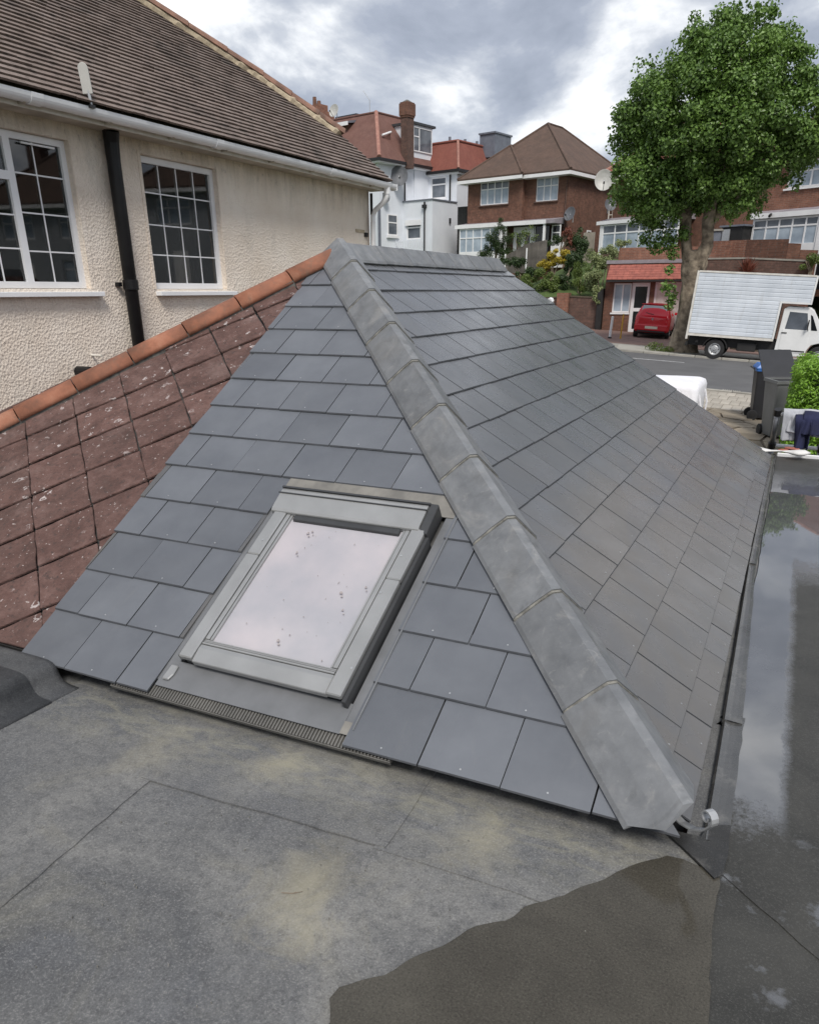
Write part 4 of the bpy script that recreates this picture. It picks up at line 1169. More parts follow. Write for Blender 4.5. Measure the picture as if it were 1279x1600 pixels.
for k, y in enumerate((7.16, 7.33, 7.55)):
    m = MB(); m.tube([(XW - 0.28, y, 0.04), (XW - 0.28, y, 0.14 + 0.04 * k), (XW - 0.28, y, 0.20 + 0.03 * k)], [0.03, 0.035, 0.012], 10); m.build('sill_bottle', 'dish', house)
w = window(house, W1[0], W1[1], W1[2] + 0.004, W1[3] - 0.004, 0.055, [0.31, 0.775], {1: 0.745}, 0.055, 0.07, 'upvc', 'glass', 0.06, HT,
           {0: (2, 4), 1: (5, 3), 3: ([0.47], [0.225, 0.50, 0.775])}, label='white three-light window with small fanlight and thin bars')
MB().box(5.50, 5.86, 0.045, 0.060, 1.213, 1.228, HT).build('trickle_vent', 'upvc', w)
w2 = window(house, W2[0], W2[1], W2[2] + 0.004, W2[3] - 0.004, 0.058, [], None, 0.060, 0.05, 'upvc', 'glass', 0.06, HT, {0: ([0.245, 0.50, 0.755], [0.245, 0.50, 0.765])}, label='single white window of sixteen small panes')
for a, b in ((3.20, 6.09), (6.885, 8.225)):
    m = MB(); m.box(a, b, -0.075, 0.05, -0.032, 0.012, HT); m.build('sill', 'upvc', house, bevel=0.004)
# a flat render band round the openings
m = MB()
for a, b, c, d in ((5.99, 6.05, 0.04, 1.33), (8.115, 8.18, 0.035, 1.34), (6.86, 6.90, 0.035, 1.34)): m.box(a, b, -0.006, 0.02, c, d, HT)
o = m.build('render_band', 'render', house); o['kind'] = 'stuff'

# eaves: soffit, fascia, gutter with brackets
m = MB(); m.box(XW - 0.02, -6.135, -4.0, 11.90, 1.432, 1.452); m.build('soffit', 'soffit', house)
m = MB(); m.box(-6.135, -6.112, -4.0, 11.92, 1.418, 1.545); m.build('fascia', 'upvc_old', house)
def gutter_ring(y, r=0.056):
    c = Vector((-6.050, y, 1.505)); out = []
    for k in range(11):
        a = math.pi + math.pi * k / 10; out.append(c + Vector((r * math.cos(a), 0, r * 1.15 * math.sin(a))))
    out.append(c + Vector((r, 0, 0.012))); out.append(c + Vector((r - 0.012, 0, 0.012)))
    for k in range(10, -1, -1):
        a = math.pi + math.pi * k / 10; out.append(c + Vector(((r - 0.006) * math.cos(a), 0, (r - 0.006) * 1.15 * math.sin(a))))
    return out
m = MB(); m.loft([gutter_ring(-4.0), gutter_ring(11.98)]); gut = m.build('gutter', 'upvc', house, smooth=False)
for y in (5.36, 7.72, 10.1):
    m = MB(); m.loft([gutter_ring(y - 0.06, 0.064), gutter_ring(y + 0.06, 0.064)]); m.build('gutter_union', 'upvc', gut)
for y in (5.25, 6.18, 7.02, 7.86, 8.75, 9.65, 10.5, 11.3):
    m = MB(); m.loft([[(-6.112, y, 1.43), (-6.112, y, 1.50), (-6.03, y, 1.44), (-6.05, y, 1.432)], [(-6.112, y + 0.022, 1.43), (-6.112, y + 0.022, 1.50), (-6.03, y + 0.022, 1.44), (-6.05, y + 0.022, 1.432)]])
    m.build('gutter_bracket', 'soffit', gut)
m = MB(); m.box(-6.108, -5.992, 11.98, 11.99, 1.437, 1.52); m.build('gutter_stop', 'upvc', gut)

# plain-tiled roof, course by course
EAVE = Vector((-6.020, 0, 1.560)); TP = R(38); TG = 0.090
hipY = [(-5.95, 11.78), (-6.05, 11.80), (-6.72, 11.72), (-7.63, 10.76), (-8.5, 9.41), (-9.4, 8.02), (-10.5, 6.4)]
def hip_at(x):
    for (xa, ya), (xb, yb) in zip(hipY, hipY[1:]):
        if xb <= x <= xa: return ya + (yb - ya) * (xa - x) / (xa - xb)
    return hipY[-1][1]
rg = random.Random(12)
roof = MB()
P0, P1 = (EAVE.x - 0.05, EAVE.z - 0.02), (EAVE.x - 4.2, EAVE.z - 0.02 + 4.15 * math.tan(TP))
ys_ = [EAVE.x - 0.05 - i * 0.35 for i in range(12)]
pts = [(x, hip_at(x) - 0.02, EAVE.z - 0.022 + (EAVE.x - 0.05 - x) * math.tan(TP)) for x in ys_]
n = len(pts)
roof.add([(p[0], -4.0, p[2]) for p in pts] + pts, [(i, i + 1, n + i + 1, n + i) for i in range(n - 1)])
roof = roof.build('roof', 'plaintile', house)
du = Vector((-math.cos(TP), 0, math.sin(TP))); dn = Vector((math.sin(TP), 0, math.cos(TP)))
for k in range(44):
    b = EAVE + du * (TG * k - 0.045); x_mid = b.x
    yend = hip_at(x_mid - 0.02)
    mm = MB(); y = 1.8 + (0.0825 if k % 2 else 0.0); wav = rg.uniform(0, 9)
    while y < yend:
        y2 = min(y + 0.162, yend)
        if y2 - y > 0.02:
            l = rg.uniform(-0.002, 0.0025) + 0.003 * mnoise.noise(Vector((y * 1.3, k * 0.35, 2.0)))
            s = rg.uniform(-0.004, 0.004)
            o_ = Vector((0, y, 0)); e_ = Vector((0, y2, 0))
            A = b + du * s + dn * (0.031 + l); B = b + du * (s + 0.006) + dn * (0.010 + l); D = b + du * (TG + 0.035) + dn * 0.006
            Y = lambda p, q: (p.x, q.y, p.z)
            vs = [Y(B, o_), Y(B, e_), Y(A, e_), Y(A, o_), Y(D, e_), Y(D, o_)]
            mm.add(vs, [(0, 1, 2, 3), (3, 2, 4, 5), (1, 4, 2), (0, 3, 5)])
        y += 0.165
    mm.build('tile_course', 'plaintile', roof)
# the roof's end slope beyond the hip
m = MB(); top = (-10.4, 6.55, EAVE.z + 4.38 * math.tan(TP))
m.add([(-6.02, 11.86, 1.545), (-10.4, 6.5, top[2]), (-13.4, 6.5, top[2]), (-13.4, 11.9, 1.545)], [(0, 1, 2, 3)]); m.build('end_slope', 'plaintile', house)
# hip tiles bedded in pale mortar
hp = [(x, hip_at(x), EAVE.z + (EAVE.x - x) * math.tan(TP)) for x in (-6.78, -7.05, -7.32, -7.6, -7.88, -8.16, -8.44, -8.72, -9.0, -9.3)]
for p, q in zip(hp, hp[1:]):
    P, Q = Vector(p) + dn * 0.045, Vector(q) + dn * 0.045
    ax = (Q - P).normalized(); sd = ax.cross(Vector((0, 0, 1))).normalized(); up = sd.cross(ax)
    rr = []
    for t, r in ((0.0, 0.112), (0.985, 0.100)):
        C_ = P + (Q - P) * t
        rr.append([C_ + sd * r * math.cos(math.pi * i / 7) + up * r * 0.8 * math.sin(math.pi * i / 7) for i in range(8)])
    MB().loft(rr).build('hip_tile', 'ridge_brown', roof)
rings = []
N_ = 90
for i in range(N_ + 1):
    t = i / N_ * (len(hp) - 1); k = min(int(t), len(hp) - 2); f = t - k
    P = Vector(hp[k]).lerp(Vector(hp[k + 1]), f)
    ax = (Vector(hp[k + 1]) - Vector(hp[k])).normalized(); sd = ax.cross(Vector((0, 0, 1))).normalized(); up = sd.cross(ax)
    side = Vector((0, -1, 0)); side = (side - dn * side.dot(dn)).normalized()
    b_ = P + side * (0.095 + 0.03 * mnoise.noise(Vector((i * 0.37, 1, 0)))) + dn * 0.03
    r = 0.074 + 0.032 * mnoise.noise(Vector((i * 0.55, 5, 0)))
    rings.append([b_ + side * (r * math.cos(2 * math.pi * j / 8)) + dn * (r * 0.8 * math.sin(2 * math.pi * j / 8)) for j in range(8)])
MB().loft(rings).build('hip_mortar', 'mortar', roof)

# black soil pipe with its collar and holderbat
m = MB(); m.tube([(XW + 0.095, 6.43, -2.2), (XW + 0.095, 6.43, 1.22), (XW + 0.09, 6.43, 1.44)], 0.066, 14); pipe = m.build('soil_pipe', 'blackpipe', house, smooth=True)
for z in (0.075, -0.9):
    m = MB(); m.tube([(XW + 0.095, 6.43, z - 0.05), (XW + 0.095, 6.43, z - 0.045), (XW + 0.095, 6.43, z + 0.045), (XW + 0.095, 6.43, z + 0.05)], [0.068, 0.078, 0.078, 0.068], 14); m.build('pipe_collar', 'blackpipe', pipe)
m = MB(); m.box(XW - 0.01, XW + 0.05, 6.31, 6.36, 0.06, 0.10); m.build('pipe_bracket', 'blackpipe', pipe)
m = MB(); m.tube([(XW + 0.095, 6.43, 1.18), (XW + 0.095, 6.43, 1.25), (XW + 0.10, 6.43, 1.34), (XW + 0.13, 6.42, 1.432)], [0.066, 0.070, 0.072, 0.072], 14); m.build('pipe_head', 'blackpipe', pipe)
# waste stub and overflow
m = MB(); m.tube([(XW - 0.02, 5.66, -0.72), (XW + 0.16, 5.66, -0.72), (XW + 0.21, 5.66, -0.75), (XW + 0.22, 5.66, -0.90)], 0.055, 12); m.build('waste_pipe', 'blackpipe', house)
m = MB(); m.tube([(XW - 0.02, 5.86, -0.575), (XW + 0.14, 5.86, -0.58)], 0.012, 8); m.build('overflow_pipe', 'upvc_old', house)
# white rainwater pipe with swan neck at the far corner
m = MB(); m.tube([(-6.05, 11.74, 1.44), (-6.05, 11.74, 1.34), (-6.10, 11.74, 1.27), (-6.26, 11.74, 1.16), (-6.30, 11.74, 1.08), (-6.30, 11.74, -3.5)], 0.036, 12); rp = m.build('rainwater_pipe', 'upvc', house, smooth=True)
m = MB(); m.tube([(-6.05, 11.74, 1.46), (-6.05, 11.74, 1.37)], [0.05, 0.045], 12); m.build('gutter_outlet', 'upvc', rp)
m = MB(); m.tube([(-6.30, 11.74, 1.10), (-6.30, 11.74, 1.00)], 0.042, 12); m.build('pipe_collar', 'upvc', rp)
m = MB(); m.tube([(-6.35, 11.79, 1.40), (-6.35, 11.79, -3.0)], 0.022, 8); m.build('cable_pipe', 'blackpipe', house)
m = MB(); m.box(XW - 0.01, XW + 0.012, 11.35, 11.62, 0.845, 0.885); m.build('wall_patch', 'mortar', house)
m = MB(); m.box(XW - 0.01, XW + 0.03, 11.62, 11.70, 0.79, 0.85); m.build('cable_box', 'black', house)

# rounded aerial panel clipped to the gutter
ant = thing('aerial_panel', 'small rounded pale grey aerial panel standing up behind the white gutter', 'aerial', (-6.00, 5.93, 1.55))
out = [(-0.042, 0.06), (0.042, 0.06), (0.042, 0.25)] + [(0.042 * math.cos(R(a)), 0.25 + 0.042 * math.sin(R(a))) for a in range(15, 180, 15)] + [(-0.042, 0.25)]
AT = Matrix.Rotation(R(35), 4, 'Z') @ Matrix.Rotation(R(-4), 4, 'Y')
FX = Matrix(((1, 0, 0, 0), (0, 0, -1, 0), (0, 1, 0, 0), (0, 0, 0, 1)))
MB().prism(out, -0.012, 0.012, AT @ FX).build('panel', 'dish', ant, bevel=0.004, seg=2)
MB().tube([(0.0, 0, 0.09), (0.008, 0, 0.02), (0.015, 0, -0.04)], 0.013, 8).build('bracket', 'galv', ant)
MB().box(-0.03, 0.03, -0.03, 0.03, -0.045, -0.02).build('clamp', 'black', ant)

# ================================================================== street and front yard
Z4 = Matrix.Identity(4)
def sheet(name, poly, dz, mat, parent=None, thick=0.12, kind=None):
    """a paved surface lying on the falling ground"""
    m = MB(); n = len(poly)
    m.add([(x, y, gz(x) + dz - thick) for x, y in poly] + [(x, y, gz(x) + dz) for x, y in poly],
          [tuple(range(n - 1, -1, -1)), tuple(range(n, 2 * n))] + [(i, (i + 1) % n, n + (i + 1) % n, n + i) for i in range(n)])
    o = m.build(name, mat, parent)
    if kind: o['kind'] = kind
    return o

road = sheet('road', [(-38, 21.25), (28, 21.25), (28, 30.62), (-38, 30.62)], 0.0, 'asphalt', None, 0.3, 'structure')
sheet('road_marking', [(-7.2, 28.10), (-3.35, 28.22), (-3.35, 28.30), (-7.2, 28.18)], 0.005, 'linepaint', road, 0.004)
# near pavement: small pale pavers in rows, kerb of the same
nearp = sheet('pavement', [(-38, 17.95), (28, 17.95), (28, 21.25), (-38, 21.25)], -0.01, 'joint', None, 0.2, 'structure')
def piece(name, mat, poly, z, parent, t=0.05):
    c = (sum(p[0] for p in poly) / len(poly), sum(p[1] for p in poly) / len(poly))
    m = MB(); n = len(poly)
    m.add([(x - c[0], y - c[1], gz(x) - gz(c[0]) - t) for x, y in poly] + [(x - c[0], y - c[1], gz(x) - gz(c[0])) for x, y in poly],
          [tuple(range(n - 1, -1, -1)), tuple(range(n, 2 * n))] + [(i, (i + 1) % n, n + (i + 1) % n, n + i) for i in range(n)])
    return m.build(name, mat, parent, Mx=Matrix.Translation((c[0], c[1], gz(c[0]) + z)))
rg = random.Random(9)
pm = None
for r, (ya, yb) in enumerate(((18.0, 18.75), (18.77, 19.55), (19.57, 20.35), (20.37, 21.0))):
    x = -2.6 + 0.11 * (r % 2)
    while x < 0.4:
        if pm is None:
            o = piece('paving_slab', 'paver', [(-0.0975, -0.37), (0.0975, -0.37), (0.0975, 0.37), (-0.0975, 0.37)], 0, nearp); pm = o.data
        else:
            o = place('paving_slab', pm, nearp)
        o.matrix_basis = Matrix.Translation((x, (ya + yb) / 2, gz(x) + 0.012 + rg.uniform(-0.003, 0.004))) @ Matrix.Diagonal((1, (yb - ya) / 0.74 * 0.98, 1, 1))
        x += 0.205
km = None
for k in range(14):
    x = -5.4 + k * 0.916
    if km is None:
        m = MB(); m.box(-0.453, 0.453, -0.07, 0.07, -0.2, 0.0); o = m.build('kerb_stone', 'kerb', nearp, bevel=0.012); km = o.data
    else: o = place('kerb_stone', km, nearp)
    o.matrix_basis = Matrix.Translation((x, 21.15, gz(x) + 0.045)) @ Matrix.Rotation(math.atan(0.055), 4, 'Y')
# gully grating by the near kerb
dr = thing('drain_grating', 'dark iron gully grating in the road beside the near kerb', 'drain', (-1.32, 21.45, gz(-1.32) + 0.004), 0, None, Matrix.Rotation(math.atan(0.055), 4, 'Y'))
MB().box(-0.24, 0.24, -0.15, 0.15, -0.06, 0.001).build('frame', 'chassis', dr)
for k in range(9): MB().box(-0.215 + k * 0.05, -0.190 + k * 0.05, -0.13, 0.13, 0.001, 0.016).build('bar', 'kerb', dr)

# far side: kerb, crossover, red driveway
farp = sheet('pavement', [(-38, 30.75), (28, 30.75), (28, 34.0), (-38, 34.0)], 0.03, 'apronconc', None, 0.25, 'structure')
km2 = None
for k in range(22):
    x = -12.0 + k * 0.916
    if km2 is None:
        m = MB(); m.box(-0.450, 0.450, -0.065, 0.065, -0.2, 0.0); o = m.build('kerb_stone', 'kerb', farp, bevel=0.015); km2 = o.data
    else: o = place('kerb_stone', km2, farp)
    low = -9.4 < x < -6.3
    o.matrix_basis = Matrix.Translation((x, 30.69, gz(x) + (0.035 if low else 0.075))) @ Matrix.Rotation(math.atan(0.055), 4, 'Y')
sheet('crossover', [(-9.3, 30.76), (-6.2, 30.76), (-6.7, 33.9), (-8.9, 33.9)], 0.038, 'kerb', farp, 0.02)
drive = sheet('driveway', [(-13.5, 34.0), (9.0, 34.0), (9.0, 42.6), (-13.5, 42.6)], 0.034, 'redpave', None, 0.2, 'structure')

# crazy paving of the front yard, stone by stone
yard = sheet('front_yard', [(-6.5, 9.1), (6, 9.1), (6, 17.95), (-6.5, 17.95)], -0.012, 'joint', None, 0.2, 'structure')
rg = random.Random(21); seeds = []
for j in range(14):
    for i in range(7):
        seeds.append((-3.4 + i * 0.66 + rg.uniform(-0.24, 0.24) + 0.33 * (j % 2), 10.2 + j * 0.58 + rg.uniform(-0.20, 0.20)))
for i, s in enumerate(seeds):
    poly = [(s[0] - 1, s[1] - 1), (s[0] + 1, s[1] - 1), (s[0] + 1, s[1] + 1), (s[0] - 1, s[1] + 1)]
    for j, q in enumerate(seeds):
        if i == j: continue
        dx, dy = q[0] - s[0], q[1] - s[1]; d2 = dx * dx + dy * dy
        if d2 > 4: continue
        d = math.sqrt(d2)
        poly = clip_poly(poly, dx / d, dy / d, (dx * s[0] + dy * s[1]) / d + d / 2 - 0.022)
        if not poly: break
    if poly: poly = clip_poly(poly, 0, 1, 17.9)
    if poly: poly = clip_poly(poly, -1, 0, 3.6)
    if not poly or area(poly) < 0.03: continue
    piece('paving_stone', 'crazy', poly, 0.010 + rg.uniform(-0.006, 0.012), yard, 0.06)

# ------------------------------------------------------------------ two wheelie bins
def wheelie_bin(name, label, loc, rz, body_mat, lid_mat, open_lid):
    b = thing(name, label, 'wheelie bin', loc, rz, 'wheelie bins at the front of the yard')
    def ring(z, hx, y0, y1, r=0.035):
        out = []
        for cx, cy, a0 in ((hx - r, y1 - r, 0), (-hx + r, y1 - r, 90), (-hx + r, y0 + r, 180), (hx - r, y0 + r, 270)):
            for a in (0, 30, 60, 90): out.append((cx + r * math.cos(R(a0 + a)), cy + r * math.sin(R(a0 + a)), z))
        return out
    m = MB(); m.loft([ring(0.05, 0.215, -0.24, 0.22), ring(0.10, 0.225, -0.25, 0.23), ring(0.88, 0.275, -0.33, 0.27), ring(0.97, 0.28, -0.335, 0.28)])
    m.build('body', body_mat, b)
    if open_lid:                      # dark plate painted in for the shaded hollow, with a thick rolled rim
        m = MB(); m.loft([ring(0.972, 0.255, -0.31, 0.255), ring(0.974, 0.255, -0.31, 0.255)]); m.build('mouth_shade', 'chassis', b)
        rim = MB()
        rim.box(-0.295, -0.256, -0.35, 0.295, 0.945, 0.995); rim.box(0.256, 0.295, -0.35, 0.295, 0.945, 0.995); rim.box(-0.256, 0.256, -0.35, -0.311, 0.945, 0.995); rim.box(-0.256, 0.256, 0.256, 0.295, 0.945, 0.995)
        rim.build('rim', body_mat, b)
    else:
        rim = MB(); rim.loft([ring(0.945, 0.292, -0.345, 0.292), ring(0.985, 0.295, -0.35, 0.295)]); rim.build('rim', lid_mat, b)
    prof = [(-0.29, -0.375, 0.0), (0.29, -0.375, 0.0), (0.30, 0.30, 0.0), (-0.30, 0.30, 0.0)]
    mid = [(-0.25, -0.31, 0.055), (0.25, -0.31, 0.055), (0.26, 0.24, 0.075), (-0.26, 0.24, 0.075)]
    base = [(x, y, -0.018) for x, y, z in prof]
    L = MB(); L.loft([base, prof, mid])
    if open_lid:
        T = Matrix.Translation((0, 0.30, 1.0)) @ Matrix.Rotation(R(-140), 4, 'X') @ Matrix.Translation((0, -0.30, 0.02))
    else: T = Matrix.Translation((0, 0, 1.005))
    lid = L.build('lid', lid_mat, b, bevel=0.012, seg=2, Mx=T)
    MB().tube([(-0.27, 0.335, 0.99), (0.27, 0.335, 0.99)], 0.016, 8).build('handle', body_mat, b)
    for s in (-1, 1):
        w = MB().tube([(s * 0.215, 0.235, 0.10), (s * 0.22, 0.235, 0.10), (s * 0.262, 0.235, 0.10), (s * 0.267, 0.235, 0.10)], [0.088, 0.10, 0.10, 0.088], 18).build('wheel', 'tyre', b)
        MB().tube([(s * 0.268, 0.235, 0.10), (s * 0.272, 0.235, 0.10)], 0.045, 12).build('hub', 'chassis', w)
    MB().tube([(-0.21, 0.235, 0.10), (0.21, 0.235, 0.10)], 0.012, 8).build('axle', 'galv', b)
    return b
wheelie_bin('wheelie_bin', 'black wheelie bin with a closed bright blue lid', (-0.40, 17.25, gz(-0.40)), R(100), 'binblack', 'binblue', False)
wheelie_bin('wheelie_bin', 'grey wheelie bin with its black lid thrown open', (-0.06, 15.25, gz(-0.06)), R(22), 'bingrey', 'binblack', True)

# ------------------------------------------------------------------ builder's bulk bag
bag = thing('bulk_bag', 'big white woven builder\'s bag on the front yard beyond the slates', 'bag', (-2.02, 13.55, gz(-2.0)))
def bag_ring(z, hx, hy, r, amp, seed):
    out = []
    for cx, cy, a0 in ((hx - r, hy - r, 0), (-hx + r, hy - r, 90), (-hx + r, -hy + r, 180), (hx - r, -hy + r, 270)):
        for a in range(0, 91, 15):
            x, y = cx + r * math.cos(R(a0 + a)), cy + r * math.sin(R(a0 + a))
            k = 1 + amp * mnoise.noise(Vector((x * 3, y * 3, z * 2 + seed)))
            out.append((x * k, y * k, z + amp * 0.5 * mnoise.noise(Vector((x * 2.5, y * 2.5, seed)))))
    return out
m = MB(); m.loft([bag_ring(z, hx, hy, r, a, 3.3) for z, hx, hy, r, a in ((0.0, 0.66, 0.60, 0.06, 0.02), (0.2, 0.74, 0.66, 0.08, 0.04), (0.6, 0.755, 0.67, 0.09, 0.04), (0.88, 0.75, 0.66, 0.10, 0.03), (0.955, 0.725, 0.64, 0.12, 0.025), (0.985, 0.66, 0.58, 0.14, 0.02), (0.995, 0.45, 0.4, 0.15, 0.05), (1.005, 0.2, 0.2, 0.1, 0.05))])
m.build('sack', 'bag', bag, smooth=True)
for s, y in ((0.755, -0.45), (0.755, 0.42)):
    m = MB(); m.tube([(s, y, 0.80), (s + 0.05, y + 0.02, 0.60), (s + 0.03, y + 0.05, 0.25), (s + 0.02, y + 0.05, 0.15)], 0.016, 6); m.build('lifting_loop', 'bag', bag)

# ------------------------------------------------------------------ foliage
def rand_unit(rg):
    while True:
        v = Vector((rg.uniform(-1, 1), rg.uniform(-1, 1), rg.uniform(-1, 1)))
        if 0.05 < v.length < 1: return v.normalized()

def leaf(vs, fs, p, nrm, rg, size, asp=0.6, fold=0.25):
    t = nrm.cross(rand_unit(rg))
    if t.length < 0.05: return
    t.normalize(); s = nrm.cross(t); L_ = size * rg.uniform(0.7, 1.25); w = L_ * asp
    n = len(vs)
    vs += [tuple(p - t * L_ * 0.5), tuple(p + s * w * 0.5 + nrm * L_ * fold * 0.3), tuple(p + t * L_ * 0.5 - nrm * L_ * 0.1), tuple(p - s * w * 0.5 + nrm * L_ * fold * 0.3)]
    fs += [(n, n + 1, n + 2), (n, n + 2, n + 3)]

def blob_leaves(mb, blobs, n, size, rg, asp=0.6, up=0.35, shell=0.45, clip=None):
    vs, fs = [], []
    vol = [b[3] * b[4] * b[5] for b in blobs]; vol = [v ** 0.7 for v in vol]; tot = sum(vol)
    for b, v in zip(blobs, vol):
        for _ in range(int(n * v / tot)):
            d = rand_unit(rg); r = rg.random() ** shell
            p = Vector((b[0] + d.x * b[3] * r, b[1] + d.y * b[4] * r, b[2] + d.z * b[5] * r))
            if clip and not clip(p): continue
            nr = (d * 0.8 + Vector((0, 0, up)) + rand_unit(rg) * 0.75).normalized()
            leaf(vs, fs, p, nr, rg, size, asp)
    mb.add(vs, fs)

def clumps(c, r, n, rs, rg, flat=0.9):
    """n small clumps filling an ellipsoid"""
    out = []
    for _ in range(n):
        d = rand_unit(rg); q = rg.random() ** 0.5
        k = rg.uniform(0.7, 1.3) * rs
        out.append((c[0] + d.x * r[0] * q, c[1] + d.y * r[1] * q, c[2] + d.z * r[2] * q, k, k, k * flat))
    return out

# ------------------------------------------------------------------ the street tree
tree = thing('street_tree', 'tall broad-leaved street tree with a thick forked trunk beside the lorry', 'tree', (-4.0, 32.6, -2.2))
def to_local(p): return (p[0] + 4.0, p[1] - 32.6, p[2] + 2.2)
def limb(m, pts, rs, n=12, knob=0.0, seed=0):
    P = []
    RR = []
    for i in range(len(pts) - 1):
        for k in range(5):
            t = k / 5; a, b = Vector(pts[i]), Vector(pts[i + 1])
            P.append(a.lerp(b, t)); RR.append(rs[i] + (rs[i + 1] - rs[i]) * t)
    P.append(Vector(pts[-1])); RR.append(rs[-1])
    rings = []
    for k, (p, r) in enumerate(zip(P, RR)):
        t = (P[min(k + 1, len(P) - 1)] - P[max(k - 1, 0)]).normalized()
        u = t.cross(Vector((0, 1, 0.1))).normalized(); w = t.cross(u)
        rings.append([to_local(p + (u * math.cos(6.2832 * i / n) + w * math.sin(6.2832 * i / n)) * r * (1 + knob * mnoise.noise(Vector((math.cos(6.2832 * i / n) * 1.6, math.sin(6.2832 * i / n) * 1.6, p.z * 1.7 + seed))))) for i in range(n)])
    m.loft(rings)
m = MB()
limb(m, [(-4.02, 32.6, -2.35), (-4.0, 32.6, -1.95), (-3.98, 32.6, -1.2), (-3.96, 32.6, 0.2), (-3.98, 32.6, 0.95), (-4.0, 32.55, 1.35)], [0.78, 0.58, 0.46, 0.38, 0.42, 0.34], 20, 0.26, 1)
limb(m, [(-4.1, 32.6, 0.7), (-4.38, 32.6, 1.6), (-4.5, 32.65, 2.8), (-4.7, 32.8, 4.4)], [0.23, 0.19, 0.17, 0.11], 12, 0.28, 3)
limb(m, [(-3.85, 32.5, 0.7), (-3.62, 32.5, 1.5), (-3.66, 32.4, 2.3), (-3.60, 32.3, 3.2), (-3.3, 32.3, 5.2)], [0.26, 0.21, 0.22, 0.17, 0.09], 12, 0.32, 7)
limb(m, [(-3.7, 32.6, 2.2), (-2.9, 32.9, 3.1), (-2.0, 33.0, 4.4)], [0.2, 0.15, 0.07], 9, 0.2, 9)
limb(m, [(-4.45, 32.6, 2.4), (-5.4, 32.5, 3.2), (-6.3, 32.4, 4.2)], [0.18, 0.13, 0.06], 9, 0.2, 11)
limb(m, [(-3.4, 32.3, 4.6), (-3.3, 32.6, 6.2), (-3.4, 32.6, 7.6)], [0.14, 0.1, 0.04], 8, 0.2, 13)
m.build('trunk', 'bark', tree, smooth=True)
outline = [(-7.47, 5.17), (-7.37, 5.86), (-6.79, 6.4), (-6.52, 6.94), (-5.8, 7.24), (-5.64, 7.68), (-4.86, 8.13), (-4.12, 8.56), (-3.54, 8.66), (-2.93, 8.46), (-2.5, 8.19), (-2.1, 7.89), (-1.85, 7.45), (-1.5, 7.35), (-1.2, 6.75), (-0.75, 6.2), (0.2, 5.75), (1.1, 5.2), (1.4, 4.5), (0.7, 3.95), (-0.84, 3.81), (-1.04, 3.29), (-2.03, 3.15), (-2.23, 2.6), (-2.91, 2.3), (-3.82, 2.6), (-4.7, 2.45), (-5.34, 2.0), (-6.45, 2.45), (-7.12, 2.98), (-7.16, 3.82), (-7.08, 4.44)]
def inside(x, z):
    c = False
    for i in range(len(outline)):
        (xa, za), (xb, zb) = outline[i], outline[i - 1]
        if (za > z) != (zb > z) and x < (xb - xa) * (z - za) / (zb - za) + xa: c = not c
    return c
def edge_dist(x, z):
    d = 9
    for i in range(len(outline)):
        a, b = Vector(outline[i]), Vector(outline[i - 1]); p = Vector((x, z)); ab = b - a
        t = max(0, min(1, (p - a).dot(ab) / ab.length_squared)); d = min(d, (p - a - ab * t).length)
    return d
rg = random.Random(31); bl = []
while len(bl) < 490:
    x, z = rg.uniform(-7.6, 1.6), rg.uniform(1.7, 8.8)
    if not inside(x, z): continue
    e = edge_dist(x, z)
    if e < 0.16: continue
    half = min(2.6, 1.35 * math.sqrt(e * 1.6))
    yy = 32.6 + half * (rg.choice((-1, 1)) * (rg.random() ** 0.45))
    k = min(rg.uniform(0.30, 0.62), e * 0.95 + 0.12)
    bl.append((x, yy, z, k, k, k * 0.8))
m = MB(); blob_leaves(m, [(*to_local(b[:3]), *b[3:]) for b in bl], 130000, 0.118, rg, 0.72, 0.30, 0.5)
# loose sprigs that break the outline
sp = []
for i in range(len(outline)):
    a, b = Vector(outline[i]), Vector(outline[i - 1])
    for k in range(3):
        p = a.lerp(b, rg.random()); sp.append((*to_local((p.x + rg.uniform(-0.22, 0.22), 32.6 + rg.uniform(-0.7, 0.7), p.y + rg.uniform(-0.15, 0.25))), *([rg.uniform(0.12, 0.34)] * 3)))
blob_leaves(m, sp, 3200, 0.12, rg, 0.7, 0.3, 0.7)
m.build('crown', 'leaf', tree)
m = MB(); ep = []
for x, z, r in ((-5.85, 1.75, 0.32), (-5.35, 1.55, 0.38), (-4.95, 1.75, 0.40), (-4.75, 1.30, 0.30), (-4.8, 0.72, 0.22), (-4.78, 0.10, 0.30), (-4.60, -0.22, 0.26), (-4.62, -0.50, 0.22), (-4.45, 1.9, 0.3)):
    ep.append((*to_local((x, 32.3, z)), r, r, r))
blob_leaves(m, ep, 1200, 0.135, rg, 0.72, 0.2, 0.6); m.build('low_shoots', 'leaf', tree)
m = MB(); blob_leaves(m, [(-0.95, -0.7, 0.18, 0.4, 0.3, 0.22), (-0.5, -0.8, 0.12, 0.35, 0.2, 0.15)], 500, 0.10, rg, 0.3); m.build('base_weeds', 'leaf_mid', tree)

